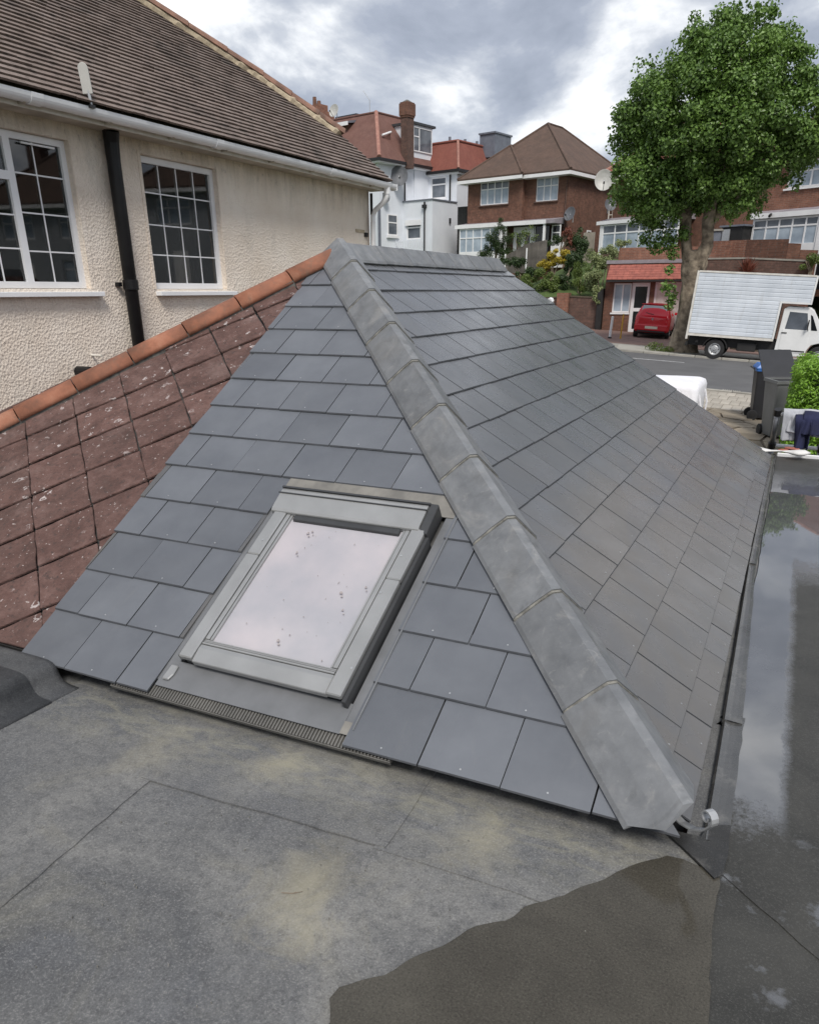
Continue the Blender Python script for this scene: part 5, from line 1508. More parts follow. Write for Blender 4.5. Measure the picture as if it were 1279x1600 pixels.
def shrub(name, label, cat, base, blobs, n, size, mat, asp=0.6, seed=1, stem=True, group=None, up=0.3, stem_h=None):
    """blobs in world space: (x, y, z, rx, ry, rz)"""
    rg = random.Random(seed)
    t = thing(name, label, cat, base, 0, group)
    m = MB(); cl = []
    for b in blobs: cl += clumps(b[:3], b[3:], max(4, int(b[3] * b[5] * 26)), 0.34 * min(b[3], b[5]) + 0.08, rg)
    blob_leaves(m, [(c[0] - base[0], c[1] - base[1], c[2] - base[2], *c[3:]) for c in cl], n, size, rg, asp, up)
    m.build('foliage', mat, t)
    if stem:
        m = MB()
        for k in range(4):
            b = blobs[k % len(blobs)]
            m.tube([(rg.uniform(-0.1, 0.1), rg.uniform(-0.1, 0.1), -0.1), ((b[0] - base[0]) * 0.5 + rg.uniform(-0.1, 0.1), (b[1] - base[1]) * 0.5, (b[2] - base[2]) * 0.6), (b[0] - base[0] + rg.uniform(-0.2, 0.2), b[1] - base[1], b[2] - base[2])], [0.045, 0.03, 0.012], 6)
        m.build('stems', 'bark', t)['kind'] = 'stuff'
    return t

hedge = thing('hedge', 'bright green clipped hedge behind the open grey bin', 'hedge', (0.75, 13.6, gz(0.75)))
rg = random.Random(77); m = MB(); hb = []
for _ in range(330):
    e_ = rg.choice((0, 0, 1, 2)); q_ = (rg.uniform(-0.62, 1.3), rg.uniform(-0.9, 0.8), rg.uniform(0.2, 1.42))
    if e_ == 0: q_ = (q_[0], -0.9, q_[2])
    elif e_ == 1: q_ = (-0.62, q_[1], q_[2])
    else: q_ = (q_[0], q_[1], 1.42)
    hb.append((*q_, 0.15, 0.15, 0.15))
blob_leaves(m, hb, 46000, 0.055, rg, 0.40, 0.75, 0.6)
m.build('foliage', 'leaf_hedge', hedge)
m = MB()
for k in range(6): m.tube([(-0.4 + k * 0.3, 0, -0.05), (-0.38 + k * 0.3, 0.03, 0.8)], [0.025, 0.012], 6)
m.build('stems', 'bark', hedge)['kind'] = 'stuff'
MB().box(-0.50, 1.2, -0.78, 0.7, 0.1, 1.30).build('inner_shade_box', 'leaf_dark', hedge)  # dark block standing in for the shade inside the hedge

# ------------------------------------------------------------------ the box lorry
RS = Matrix.Rotation(math.atan(0.055), 4, 'Y')
tk = thing('box_lorry', 'old white box lorry with ribbed sides parked across the road', 'lorry', (-2.69, 30.55, gz(-2.69) + 0.0), 0, None, RS)
XR, XF, XN, ZB, ZN, ZT, W = -1.05, 2.78, 1.85, 0.745, 1.975, 2.86, 2.0
body = MB()
prof = [(XR + 0.03, ZB), (XN, ZB), (XN, ZN), (XF - 0.03, ZN), (XF - 0.03, ZT), (XR + 0.03, ZT)]
FXZ = Matrix(((1, 0, 0, 0), (0, 0, -1, 0), (0, 1, 0, 0), (0, 0, 0, 1)))     # (x, z) outline extruded along -y
body.prism(prof, -W, -0.016, FXZ)
bx_ = body.build('box_body', 'van_white', tk)
nz = 15
for k in range(nz):
    za, zb = ZB + 0.085 + (ZT - ZB - 0.135) * k / nz, ZB + 0.085 + (ZT - ZB - 0.135) * (k + 1) / nz
    x1 = XF - 0.06 if za > ZN + 0.04 else XN - 0.06
    if za < ZN + 0.04 < zb: x1 = XN - 0.06
    m = MB(); h = zb - za
    m.loft([[(x, 0.002, za + 0.001), (x, -0.010, za + 0.016), (x, -0.012, zb - 0.020), (x, -0.006, zb - 0.002), (x, 0.002, zb - 0.0005)] for x in (XR + 0.075, x1)])
    m.build('plank', 'van_plank', bx_)
m = MB(); m.box(XR, XR + 0.07, -0.03, 0.05, ZB - 0.12, ZT); m.build('corner_post', 'upvc_old', bx_)
m = MB(); m.box(XR + 0.07, XN, -0.025, 0.03, ZB, ZB + 0.075); m.build('bottom_rail', 'upvc_old', bx_)
m = MB(); m.box(XN - 0.055, XN + 0.01, -0.027, 0.03, ZB + 0.075, ZN + 0.05); m.build('front_post', 'van_white', bx_)
m = MB(); m.box(XN + 0.01, XF - 0.06, -0.026, 0.03, ZN - 0.005, ZN + 0.05); m.build('luton_rail', 'van_white', bx_)
m = MB(); m.box(XF - 0.06, XF, -0.028, 0.04, ZN - 0.004, ZT); m.build('front_post', 'van_white', bx_)
m = MB(); m.box(XR + 0.07, XF - 0.06, -0.027, 0.04, ZT - 0.045, ZT + 0.012); m.build('top_rail', 'upvc_old', bx_)
m = MB(); m.box(XR + 0.1, XN + 0.4, 0.25, W - 0.25, 0.42, ZB - 0.002); m.box(XR + 0.35, XR + 0.45, 0.1, W - 0.1, 0.52, 0.6); m.build('chassis', 'chassis', tk)
m = MB(); m.box(XR + 0.02, XR + 0.10, 0.05, W - 0.05, 0.40, 0.52); m.build('rear_bumper', 'chassis', tk)
m = MB(); m.box(0.72, 1.35, 0.12, 0.50, 0.34, 0.62); m.build('fuel_tank', 'chassis', tk, bevel=0.04, seg=2)
m = MB(); m.tube([(0.5, 0.3, 0.40), (1.7, 0.3, 0.38)], 0.035, 8); m.build('exhaust', 'bark', tk)
arc = [(0.0 + 0.42 * math.cos(R(a)), 0.36 + 0.40 * math.sin(R(a))) for a in range(5, 176, 17)]
m = MB(); m.loft([[(x, y, z) for x, z in arc] + [(x * 0.93, y, 0.36 + (z - 0.36) * 0.93) for x, z in arc[::-1]] for y in (0.02, 0.30)]); m.build('mudguard', 'chassis', tk)
def road_wheel(parent, x, y, z, r, w, rimmat='rim', out=-1, name='wheel', T=None):
    T = T or Matrix.Identity(4)
    ty = MB(); prof = [(r * 0.60, 0), (r * 0.96, 0.0), (r, w * 0.18), (r, w * 0.82), (r * 0.96, w), (r * 0.60, w)]
    ty.loft([[(x + q * math.cos(6.2832 * i / 26), y - out * t * 1.0 * 1, z + q * math.sin(6.2832 * i / 26)) for i in range(26)] for q, t in prof], cap=False)
    ty.v = [tuple(T @ Vector(p)) for p in ty.v]
    wv = ty.build(name, 'tyre', parent, smooth=False)
    rm = MB(); rp_ = [(r * 0.61, 0.008), (r * 0.56, 0.006), (r * 0.50, 0.03), (r * 0.40, 0.05), (r * 0.30, 0.025), (r * 0.16, 0.02), (r * 0.12, 0.0), (0.001, 0.0)]
    rm.loft([[(x + q * math.cos(6.2832 * i / 26), y - out * t, z + q * math.sin(6.2832 * i / 26)) for i in range(26)] for q, t in rp_], cap=False)
    rm.v = [tuple(T @ Vector(p)) for p in rm.v]
    rm.build('rim', rimmat, wv)
    for i in range(6):
        a = 6.2832 * i / 6; q = r * 0.44
        MB().tube([T @ Vector((x + q * math.cos(a), y - out * 0.035, z + q * math.sin(a))), T @ Vector((x + q * math.cos(a), y - out * 0.047, z + q * math.sin(a)))], r * 0.055, 8).build('hand_hole', 'chassis', wv)
    return wv
for xw in (0.0, 3.35):
    for yw, o_ in ((0.06, -1), (W - 0.08, 1)):
        road_wheel(tk, xw, yw, 0.34, 0.34, 0.20, 'rim', o_)
# cab
cab = MB()
cp = [(1.95, 0.30), (2.92, 0.30), (2.95, 0.52), (3.05, 0.70), (3.35, 0.80), (3.65, 0.70), (3.78, 0.45), (4.02, 0.45), (4.05, 0.95), (3.75, 1.18), (3.28, 1.26), (2.92, 1.78), (2.80, 1.86), (2.10, 1.88), (1.97, 1.80)]
cab.prism(cp, -(W - 0.10), -0.10, FXZ)
cb = cab.build('cab', 'van_white', tk, bevel=0.02, seg=2)
m = MB(); m.prism([(2.13, 1.17), (2.86, 1.17), (2.72, 1.70), (2.17, 1.72)], -0.105, -0.094, FXZ); m.build('side_window', 'greyglass', cb)
m = MB(); m.prism([(2.95, 1.17), (3.14, 1.17), (2.90, 1.62), (2.83, 1.66)], -0.105, -0.094, FXZ); m.build('quarter_light', 'darkglass', cb)
m = MB(); m.prism([(2.06, 0.42), (2.93, 0.42), (2.93, 1.13), (2.90, 1.16), (2.06, 1.16)], -0.106, -0.088, FXZ); dr_ = m.build('door', 'van_white', cb, bevel=0.006)
m = MB(); m.box(2.05, 2.22, 0.070, 0.088, 1.03, 1.06); m.build('handle', 'chassis', dr_)
m = MB(); m.box(2.08, 2.90, 0.078, 0.090, 0.46, 0.50); m.build('trim_strip', 'chassis', dr_)
m = MB(); m.box(2.80, 2.84, -0.08, 0.0, 1.22, 1.50); m.tube([(2.86, 0.09, 1.15), (2.82, -0.02, 1.25), (2.82, -0.03, 1.45)], 0.012, 6); m.build('wing_mirror', 'chassis', cb)

# ------------------------------------------------------------------ the red hatchback
car = thing('red_hatchback', 'shiny red hatchback parked nose-in on the driveway', 'car', (-6.27, 38.6, gz(-6.27) + 0.034), R(4), None, Matrix.Rotation(math.atan(0.055), 4, 'Y') @ Matrix.Rotation(R(4), 4, 'Z'))
def car_ring(y, zb, hw_b, zs, hw_s, zt, hw_t, zr, hw_r):
    """a cross-section: sill, shoulder, roof edge, roof"""
    h = [(hw_b * 0.86, zb), (hw_b, zb + 0.08), (hw_s, (zb + zs) / 2 + 0.05), (hw_s * 0.99, zs), (hw_s * 0.95, zs + 0.04), ((hw_t + hw_s) / 2 * 0.985, (zs + zt) / 2 + 0.02), (hw_t, zt), (hw_r, zr), (0, zr + 0.01)]
    return [(x, y, z) for x, z in h] + [(-x, y, z) for x, z in h[-2::-1]]
rings = [car_ring(0.0, 0.30, 0.70, 0.84, 0.66, 0.90, 0.60, 0.92, 0.45), car_ring(0.06, 0.24, 0.78, 0.90, 0.755, 0.97, 0.69, 1.00, 0.52),
         car_ring(0.25, 0.22, 0.81, 0.95, 0.80, 1.22, 0.63, 1.25, 0.50), car_ring(0.48, 0.22, 0.82, 0.96, 0.815, 1.42, 0.585, 1.465, 0.44),
         car_ring(0.9, 0.22, 0.82, 0.95, 0.815, 1.46, 0.60, 1.50, 0.45), car_ring(1.9, 0.22, 0.82, 0.92, 0.815, 1.46, 0.60, 1.50, 0.45),
         car_ring(2.6, 0.22, 0.82, 0.90, 0.81, 1.10, 0.66, 1.12, 0.5), car_ring(2.95, 0.22, 0.82, 0.88, 0.80, 0.93, 0.70, 0.96, 0.5), car_ring(3.6, 0.25, 0.78, 0.76, 0.74, 0.80, 0.65, 0.82, 0.45), car_ring(3.78, 0.34, 0.66, 0.6, 0.6, 0.64, 0.5, 0.66, 0.4)]
m = MB(); m.loft(rings); cbdy = m.build('body', 'carpaint', car, smooth=True)
sub = cbdy.modifiers.new('round', 'SUBSURF'); sub.levels = 1; sub.render_levels = 2
m = MB(); m.add([(-0.60, 0.085, 1.005), (0.60, 0.085, 1.005), (0.515, 0.385, 1.405), (-0.515, 0.385, 1.405), (-0.60, 0.115, 1.0), (0.60, 0.115, 1.0), (0.515, 0.415, 1.40), (-0.515, 0.415, 1.40)],
                 [(0, 1, 2, 3), (4, 7, 6, 5), (0, 4, 5, 1), (1, 5, 6, 2), (2, 6, 7, 3), (3, 7, 4, 0)]); m.build('rear_window', 'carglass', car)
m = MB(); m.tube([(0.02, 0.06, 1.03), (-0.22, 0.10, 1.07), (-0.34, 0.13, 1.10)], 0.012, 6); m.build('wiper', 'black', car)
m = MB(); m.box(-0.62, 0.62, 0.43, 0.62, 1.445, 1.468); m.build('roof_spoiler', 'carpaint', car, bevel=0.008)
for s in (-1, 1):
    m = MB(); m.loft([[(s * 0.60, 0.004, 0.72), (s * 0.60, 0.025, 0.90), (s * 0.74, 0.10, 0.93), (s * 0.76, 0.075, 0.72)], [(s * 0.60, 0.10, 0.72), (s * 0.60, 0.12, 0.90), (s * 0.73, 0.19, 0.93), (s * 0.75, 0.17, 0.72)]]); m.build('tail_lamp', 'lamp_red', car)
    for yw in (0.62, 3.05):
        road_wheel(car, 0, 0, 0.29, 0.29, 0.18, 'rim', 1, T=Matrix.Translation((s * 0.81, yw, 0)) @ Matrix.Rotation(R(-90 * s), 4, 'Z'))
m = MB(); m.box(-0.74, 0.74, -0.05, 0.10, 0.33, 0.60); m.build('bumper', 'carpaint', car, bevel=0.05, seg=3)
m = MB(); m.box(-0.62, 0.62, -0.054, 0.0, 0.27, 0.34); m.build('bumper_lip', 'black', car, bevel=0.01)
m = MB(); m.box(-0.28, 0.28, -0.064, -0.052, 0.42, 0.53); m.build('number_plate', 'plate', car)
m = MB(); m.tube([(0, -0.005, 0.83), (0, 0.02, 0.835)], 0.045, 14); m.build('badge', 'galv', car)
for s in (-1, 1):
    m = MB(); m.box(s * 0.84 - 0.06, s * 0.84 + 0.06, 2.30, 2.42, 0.98, 1.10); m.build('wing_mirror', 'carpaint', car, bevel=0.03, seg=2)
m = MB(); m.box(-0.78, 0.78, 0.3, 3.4, 0.16, 0.26); m.build('underside', 'chassis', car)

def post(name, label, x, y, h, r, mat, lean, cap, grp):
    t = thing(name, label, 'post', (x, y, gz(x) + 0.03), 0, grp)
    m = MB(); m.tube([(0, 0, 0.06), (lean, 0, h)], r, 10); m.build('shaft', mat, t)
    m = MB(); m.tube([(-lean * 0.07, 0, -0.01), (lean * 0.07, 0, 0.07)], r * 1.45, 10); m.build('base', cap, t)
    m = MB(); m.tube([(lean, 0, h), (lean * 1.02, 0, h + 0.025)], [r * 1.05, r * 0.6], 10); m.build('cap', mat, t)
post('white_post', 'leaning white metal post with dark foot on the driveway', -7.68, 36.6, 0.90, 0.055, 'white', 0.05, 'chassis', None)
post('yellow_post', 'thin yellow metal post beside the red car', -7.28, 37.0, 1.02, 0.030, 'yellowpaint', 0.04, 'yellowpaint', None)

# ================================================================== houses across the street
def shell(root, name, x0, x1, y0, y1, z0, z1, holes, mat, reveal=0.12):
    m = MB(); holed_wall(m, x0, x1, z0, z1, holes, y0, reveal)
    m.add([(x1, y0, z0), (x1, y1, z0), (x1, y1, z1), (x1, y0, z1)], [(0, 1, 2, 3)])
    m.add([(x0, y0, z0), (x0, y0, z1), (x0, y1, z1), (x0, y1, z0)], [(0, 1, 2, 3)])
    m.add([(x0, y1, z0), (x0, y1, z1), (x1, y1, z1), (x1, y1, z0)], [(0, 1, 2, 3)])
    m.add([(x0, y0, z1), (x1, y0, z1), (x1, y1, z1), (x0, y1, z1)], [(0, 1, 2, 3)])
    return m.build(name, mat, root)

def slab_faces(m, quads, t=0.10):
    """roof planes with thickness"""
    for q in quads:
        q = [Vector(p) for p in q]; n = len(q)
        m.add(q + [p - Vector((0, 0, t)) for p in q], [tuple(range(n)), tuple(range(2 * n - 1, n - 1, -1))] + [(i, n + i, n + (i + 1) % n, (i + 1) % n) for i in range(n)])

def hipped(root, x0, x1, y0, y1, ze, slope, mat, ridge_mat, name='roof', fasc='white', r=0.11, skip_caps=()):
    """hipped roof, ridge along the longer side of the plan"""
    w, d = x1 - x0, y1 - y0
    if d >= w:
        h = w / 2 * slope; a = ((x0 + x1) / 2, y0 + w / 2, ze + h); b = ((x0 + x1) / 2, y1 - w / 2, ze + h)
        quads = [[(x0, y0, ze), (x1, y0, ze), a], [(x1, y0, ze), (x1, y1, ze), b, a], [(x1, y1, ze), (x0, y1, ze), b], [(x0, y1, ze), (x0, y0, ze), a, b]]
        caps = [((x0, y0, ze), a), ((x1, y0, ze), a), (a, b), ((x1, y1, ze), b), ((x0, y1, ze), b)]
    else:
        h = d / 2 * slope; a = (x0 + d / 2, (y0 + y1) / 2, ze + h); b = (x1 - d / 2, (y0 + y1) / 2, ze + h)
        quads = [[(x0, y0, ze), (x1, y0, ze), b, a], [(x1, y0, ze), (x1, y1, ze), b], [(x1, y1, ze), (x0, y1, ze), a, b], [(x0, y1, ze), (x0, y0, ze), a]]
        caps = [((x0, y0, ze), a), ((x1, y0, ze), b), (a, b), ((x1, y1, ze), b), ((x0, y1, ze), a)]
    m = MB(); slab_faces(m, quads); ro = m.build(name, mat, root)
    for k, (p, q) in enumerate(caps):
        if k in skip_caps or (Vector(p) - Vector(q)).length < 0.05: continue
        MB().tube([p, q], r, 8).build('ridge_line', ridge_mat, ro)
    if fasc:
        for a_ in ((x0, x1, y0, y0 + 0.03), (x0, x1, y1 - 0.03, y1), (x0, x0 + 0.03, y0 + 0.03, y1 - 0.03), (x1 - 0.03, x1, y0 + 0.03, y1 - 0.03)):
            MB().box(*a_, ze - 0.30, ze - 0.105).build('fascia', fasc, root)
        MB().box(x0 + 0.03, x1 - 0.03, y0 + 0.03, y1 - 0.03, ze - 0.30, ze - 0.27).build('soffit', fasc, root)
    return ro

def dish(parent_or_none, loc, face, r, mat, label=None, arm=0.35, group='satellite dishes on the houses across the street'):
    """offset satellite dish: shallow bowl, LNB arm, wall bracket; face: direction it looks"""
    f = Vector(face).normalized(); s = f.cross(Vector((0, 0, 1))).normalized(); u = s.cross(f)
    t = thing('satellite_dish', label, 'satellite dish', loc, 0, group)
    rings = []
    for q, dpt in ((0.02, -0.16), (0.35, -0.14), (0.7, -0.08), (1.0, 0.0), (1.02, -0.01), (0.98, -0.03), (0.6, -0.14), (0.02, -0.19)):
        rings.append([s * (q * r * math.cos(6.2832 * i / 24)) + u * (q * r * 1.08 * math.sin(6.2832 * i / 24)) + f * (dpt * r * 1.6) for i in range(24)])
    m = MB(); m.loft(rings); m.build('bowl', mat, t)
    MB().tube([-u * r * 0.95 - f * 0.02, -u * r * 0.6 + f * r * 0.95], 0.022, 6).build('feed_arm', 'galv', t)
    MB().tube([-u * r * 0.62 + f * r * 0.90, -u * r * 0.52 + f * r * 1.12], 0.05, 8).build('feed_horn', 'black', t)
    MB().tube([-f * r * 0.25, -f * (r * 0.25 + arm), -f * (r * 0.25 + arm) - Vector((0, 0, 0.35))], 0.035, 8).build('bracket', 'galv', t)
    return t

# ---------------------------------------------------------------- detached brown-brick house
BK = 1.95
bh = thing('brick_house', 'detached brown brick house with a brown hipped roof and white porch', 'house', (-15.24, 55.35, BK), R(-13), 'houses across the street')
ZE = 5.10
shell(bh, 'wall', -3.17, 0.05, 0.0, 9.2, -2.6, ZE, [(-2.38, -0.72, 3.55, 4.95)], 'brick')
shell(bh, 'wall', -7.66, -3.17, -0.38, 9.2, -2.6, ZE, [(-6.62, -4.30, 3.56, 4.98)], 'brick')
window(bh, -6.62, -4.30, 3.56, 4.98, -0.32, [0.235, 0.50, 0.765], 0.70, 0.07, 0.07, 'white', 'net_sky', 0.07, tmat='greyglass')
window(bh, -2.38, -0.72, 3.55, 4.95, 0.06, [0.335, 0.665], 0.66, 0.07, 0.07, 'white', 'net_sky', 0.07)
for a, b, y in ((-6.70, -4.22, -0.48), (-2.46, -0.64, -0.10)):
    MB().box(a, b, y, y + 0.16, 3.48, 3.555).build('sill', 'brick2', bh)
hipped(bh, -8.15, 0.50, -0.72, 9.9, ZE + 0.12, 0.80, 'roof_brown', 'roof_brown', r=0.09)
m = MB(); lx0, lx1, ly = -8.17, -2.92, -0.98; lh = (lx1 - lx0) / 2 * 0.80; lm = (lx0 + lx1) / 2; lz = ZE + 0.125; ya_ = ly + (lx1 - lx0) / 2
slab_faces(m, [[(lx0, ly, lz), (lx1, ly, lz), (lm, ya_, lz + lh)], [(lx1, ly, lz), (lx1, 4.0, lz), (lm, 4.0, lz + lh), (lm, ya_, lz + lh)], [(lx0, 4.0, lz), (lx0, ly, lz), (lm, ya_, lz + lh), (lm, 4.0, lz + lh)]])
wing = m.build('roof', 'roof_brown', bh)
for p, q in (((lx1, ly, lz), (lm, ya_, lz + lh)), ((lx0, ly, lz), (lm, ya_, lz + lh)), ((lm, ya_, lz + lh), (lm, 3.2, lz + lh))):
    MB().tube([p, q], 0.075, 8).build('ridge_line', 'roof_brown', wing)
MB().box(lx0, lx1, ly, ly + 0.03, lz - 0.30, lz - 0.105).build('fascia', 'white', bh)
MB().tube([(-0.06, -0.06, ZE - 0.25), (-0.06, -0.06, -0.5)], 0.045, 8).build('downpipe', 'brick2', bh)
# ground-floor porch with bay and french doors
MB().box(-7.98, -0.68, -1.45, -1.40, 2.10, 2.34).build('porch_fascia', 'white', bh)
m = MB(); m.loft([[(-7.95, -1.40, 2.12), (-7.95, -1.40, 2.33), (-7.95, -0.10, 2.52), (-7.95, -0.10, 2.12)], [(-0.05, -1.40, 2.12), (-0.05, -1.40, 2.33), (-0.05, -0.02, 2.52), (-0.05, -0.02, 2.12)]]); m.build('porch_roof', 'greyroof', bh)
window(bh, -7.62, -4.25, 0.55, 2.09, -1.36, [0.16, 0.34, 0.56, 0.78], 0.62, 0.07, 0.07, 'white', 'net_sky', 0.07)
MB().box(-7.62, -4.25, -1.36, -1.2, -2.2, 0.55).build('bay_wall', 'white', bh)
for x in (-4.12, -3.82, -0.82): MB().box(x - 0.07, x + 0.07, -1.37, -1.23, -0.6, 2.10).build('porch_post', 'white', bh)
fd = MB(); fd.box(-3.66, -2.06, -0.52, -0.46, 1.88, 2.06); fd.box(-3.66, -3.54, -0.52, -0.46, -0.4, 1.88); fd.box(-2.18, -2.06, -0.52, -0.46, -0.4, 1.88)
fdo = fd.build('door_frame', 'white', bh)
for a, b in ((-3.535, -2.865), (-2.855, -2.185)):
    d = MB(); d.box(a, a + 0.15, -0.54, -0.47, -0.35, 1.87); d.box(b - 0.15, b, -0.54, -0.47, -0.35, 1.87); d.box(a + 0.15, b - 0.15, -0.54, -0.47, 1.68, 1.87); d.box(a + 0.15, b - 0.15, -0.54, -0.47, -0.35, 0.3)
    do = d.build('door', 'white', bh)
    MB().box(a + 0.15, b - 0.15, -0.515, -0.50, 0.3, 1.68).build('pane', 'darkglass', do)
MB().box(-2.05, -0.90, -0.50, -0.45, -0.4, 2.05).build('porch_glazing', 'darkglass', bh)
MB().box(-1.98, -1.93, -0.56, -0.50, -0.4, 2.05).build('glazing_bar', 'white', bh)
window(bh, -0.66, 0.0, 1.05, 2.06, -0.60, [], 0.55, 0.07, 0.07, 'white', 'darkglass', 0.07)
MB().box(-0.66, 0.0, -0.6, -0.02, -0.5, 1.05).build('bay_wall', 'white', bh)
dish(None, (-14.85, 54.75, 4.62), (-0.35, -1, 0.35), 0.40, 'dish_grey', 'grey satellite dish on the right corner of the brown brick house')
m = MB(); m.box(0.052, 0.12, 3.0, 3.08, 1.2, 1.9); m.box(0.052, 0.12, 3.5, 3.58, 1.2, 1.9); m.box(0.052, 0.12, 3.08, 3.5, 1.82, 1.9); m.build('side_window', 'white', bh)
# open side casement seen in the gap
sc_ = MB()
for y in (5.6, 6.25, 6.9): sc_.box(0.30, 0.36, y, y + 0.07, 2.55, 3.75)
sc_.box(0.30, 0.36, 5.67, 6.25, 3.68, 3.75); sc_.box(0.30, 0.36, 6.32, 6.9, 3.68, 3.75); sc_.box(0.30, 0.36, 5.67, 6.25, 2.55, 2.62); sc_.box(0.30, 0.36, 6.32, 6.9, 2.55, 2.62); sc_.box(0.052, 0.30, 6.2, 6.26, 3.0, 3.06)
sc_.build('open_casement', 'upvc_old', bh)

# ---------------------------------------------------------------- white house with the faded red roof
wa = thing('white_house', 'white rendered house with faded red roof, tall brick chimney and dormers', 'house', (-28.98, 55.0, 2.4), R(-13), 'houses across the street')
ZA = 6.30
shell(wa, 'wall', -12.0, 0.0, 0.0, 8.0, -3.0, ZA, [], 'whitewall')
# roof: two visible slopes and a flat top
OV = 0.45
fx, fy, fz = -2.35, 2.55, 9.65
m = MB(); e = ZA - 0.02
slab_faces(m, [[(-12.5, -OV, e), (OV, -OV, e), (fx, fy, fz), (-12.5, fy, fz)], [(OV, -OV, e), (OV, 8.5, e), (fx, 5.8, fz), (fx, fy, fz)], [(-12.5, fy, fz), (fx, fy, fz), (fx, 5.8, fz), (-12.5, 5.8, fz)]], 0.12)
ro = m.build('roof', 'roof_pink', wa)
MB().tube([(OV, -OV, e + 0.03), (fx, fy, fz + 0.03)], 0.15, 8).build('ridge_line', 'ridge_pink', ro)
MB().tube([(-12.4, fy, fz + 0.02), (fx, fy, fz + 0.02)], 0.09, 8).build('ridge_line', 'roof_pink', ro)
MB().tube([(fx, fy, fz + 0.02), (fx, 5.8, fz + 0.02)], 0.09, 8).build('ridge_line', 'roof_pink', ro)
MB().box(-12.5, OV, -OV - 0.10, -OV, e - 0.20, e - 0.02).build('gutter', 'black', wa)
MB().box(OV, OV + 0.10, -OV - 0.10, 8.5, e - 0.20, e - 0.02).build('gutter', 'black', wa)
MB().box(-12.4, OV, -OV, 8.4, e - 0.30, e - 0.20).build('soffit', 'white', wa)
MB().tube([(0.10, 2.87, e - 0.22), (0.07, 2.87, e - 0.6), (0.07, 2.87, 1.5)], 0.055, 8).build('downpipe', 'black', wa)
# tall chimney on the side wall
CH = MB(); CH.box(0.02, 0.62, 2.50, 3.25, 5.9, 9.05)
ch = CH.build('chimney', 'brick2', wa)
c2 = MB(); c2.box(-0.03, 0.67, 2.45, 3.30, 9.05, 9.17); c2.box(-0.07, 0.71, 2.41, 3.34, 9.17, 9.90); c2.box(-0.02, 0.66, 2.46, 3.29, 9.90, 9.98); c2.build('chimney_head', 'brick', ch)
m = MB(); m.loft([[(0.05, 2.52, 9.98), (0.60, 2.52, 9.98), (0.60, 3.22, 9.98), (0.05, 3.22, 9.98)], [(0.27, 2.8, 10.15), (0.37, 2.8, 10.15), (0.37, 2.95, 10.15), (0.27, 2.95, 10.15)]]); m.build('flaunching', 'mortar_grey', ch)
# side dormer: white cheek and picture window
dm = MB(); dm.box(-3.0, 0.05, 3.75, 6.20, 6.4, 8.85); dmo = dm.build('dormer', 'whitewall', wa)
MB().box(-3.1, 0.22, 3.62, 6.42, 8.85, 9.0).build('dormer_roof', 'darkroof', dmo)
WS = Matrix(((0, -1, 0, 0.0), (1, 0, 0, 0.0), (0, 0, 1, 0), (0, 0, 0, 1)))
window(wa, 3.85, 6.10, 7.15, 8.72, -0.12, [0.30], {0: 0.62}, 0.07, 0.07, 'white', 'greyglass', 0.07, WS)
m = MB(); m.box(0.02, 0.10, 4.0, 7.9, 3.0, 6.6); m.build('wall', 'whitewall', wa)
# side dormer by the hip: brick-red cheek with white verge
m = MB(); m.add([(-0.75, 1.35, 7.72), (-0.75, 2.25, 8.15), (-0.75, 2.25, 7.72 - 0.6), (-0.15, 1.9, 7.0)], [(0, 1, 2, 3)]); m.build('dormer_cheek', 'roof_pink', wa)
MB().tube([(-0.74, 1.30, 7.92), (-0.74, 2.30, 8.24)], 0.07, 6).build('verge', 'white', wa)
# front dormer on the left
fdm = MB(); fdm.box(-6.5, -4.4, 1.7, 4.2, 8.1, 9.1); fo = fdm.build('dormer', 'brick', wa)
m = MB(); m.loft([[(-6.75, 1.35, 9.05), (-4.1, 1.35, 9.05), (-4.1, 4.0, 9.5), (-6.75, 4.0, 9.5)], [(-6.75, 1.35, 9.18), (-4.1, 1.35, 9.18), (-4.1, 4.0, 9.72), (-6.75, 4.0, 9.72)]]); m.build('dormer_roof', 'leadgrey', fo)
MB().box(-6.77, -4.08, 1.28, 1.35, 8.92, 9.16).build('dormer_fascia', 'white', fo)
MB().box(-6.5, -5.9, 1.62, 1.70, 8.1, 8.92).build('dormer_panel', 'white', fo)
# second, stepped chimney behind, and a dark flat-roofed box
c3 = MB(); c3.box(-10.9, -8.9, 3.4, 5.0, 8.8, 10.75); c3.box(-10.5, -9.3, 3.75, 4.7, 10.75, 11.25); c3o = c3.build('chimney', 'brick3', wa)
for x, h in ((-10.25, 0.62), (-9.78, 0.30)): MB().tube([(x, 4.2, 11.25), (x, 4.2, 11.25 + h)], [0.17, 0.14], 10).build('chimney_pot', 'brick', c3o)
MB().box(-9.2, -6.9, 5.4, 8.0, 9.4, 10.55).build('flat_dormer', 'darkroof', wa)
dish(None, (-35.0, 59.2, 12.75), (-0.1, -1, 0.3), 0.42, 'dish', 'small pale satellite dish on the skyline above the faded red roof')
MB().tube([(-3.45, 3.1, fz), (-3.45, 3.1, fz + 1.0)], 0.025, 6).build('aerial', 'galv', wa)
MB().tube([(-3.45, 3.1, fz + 1.0), (-4.05, 3.1, fz + 1.65)], 0.02, 6).build('aerial_boom', 'galv', wa)
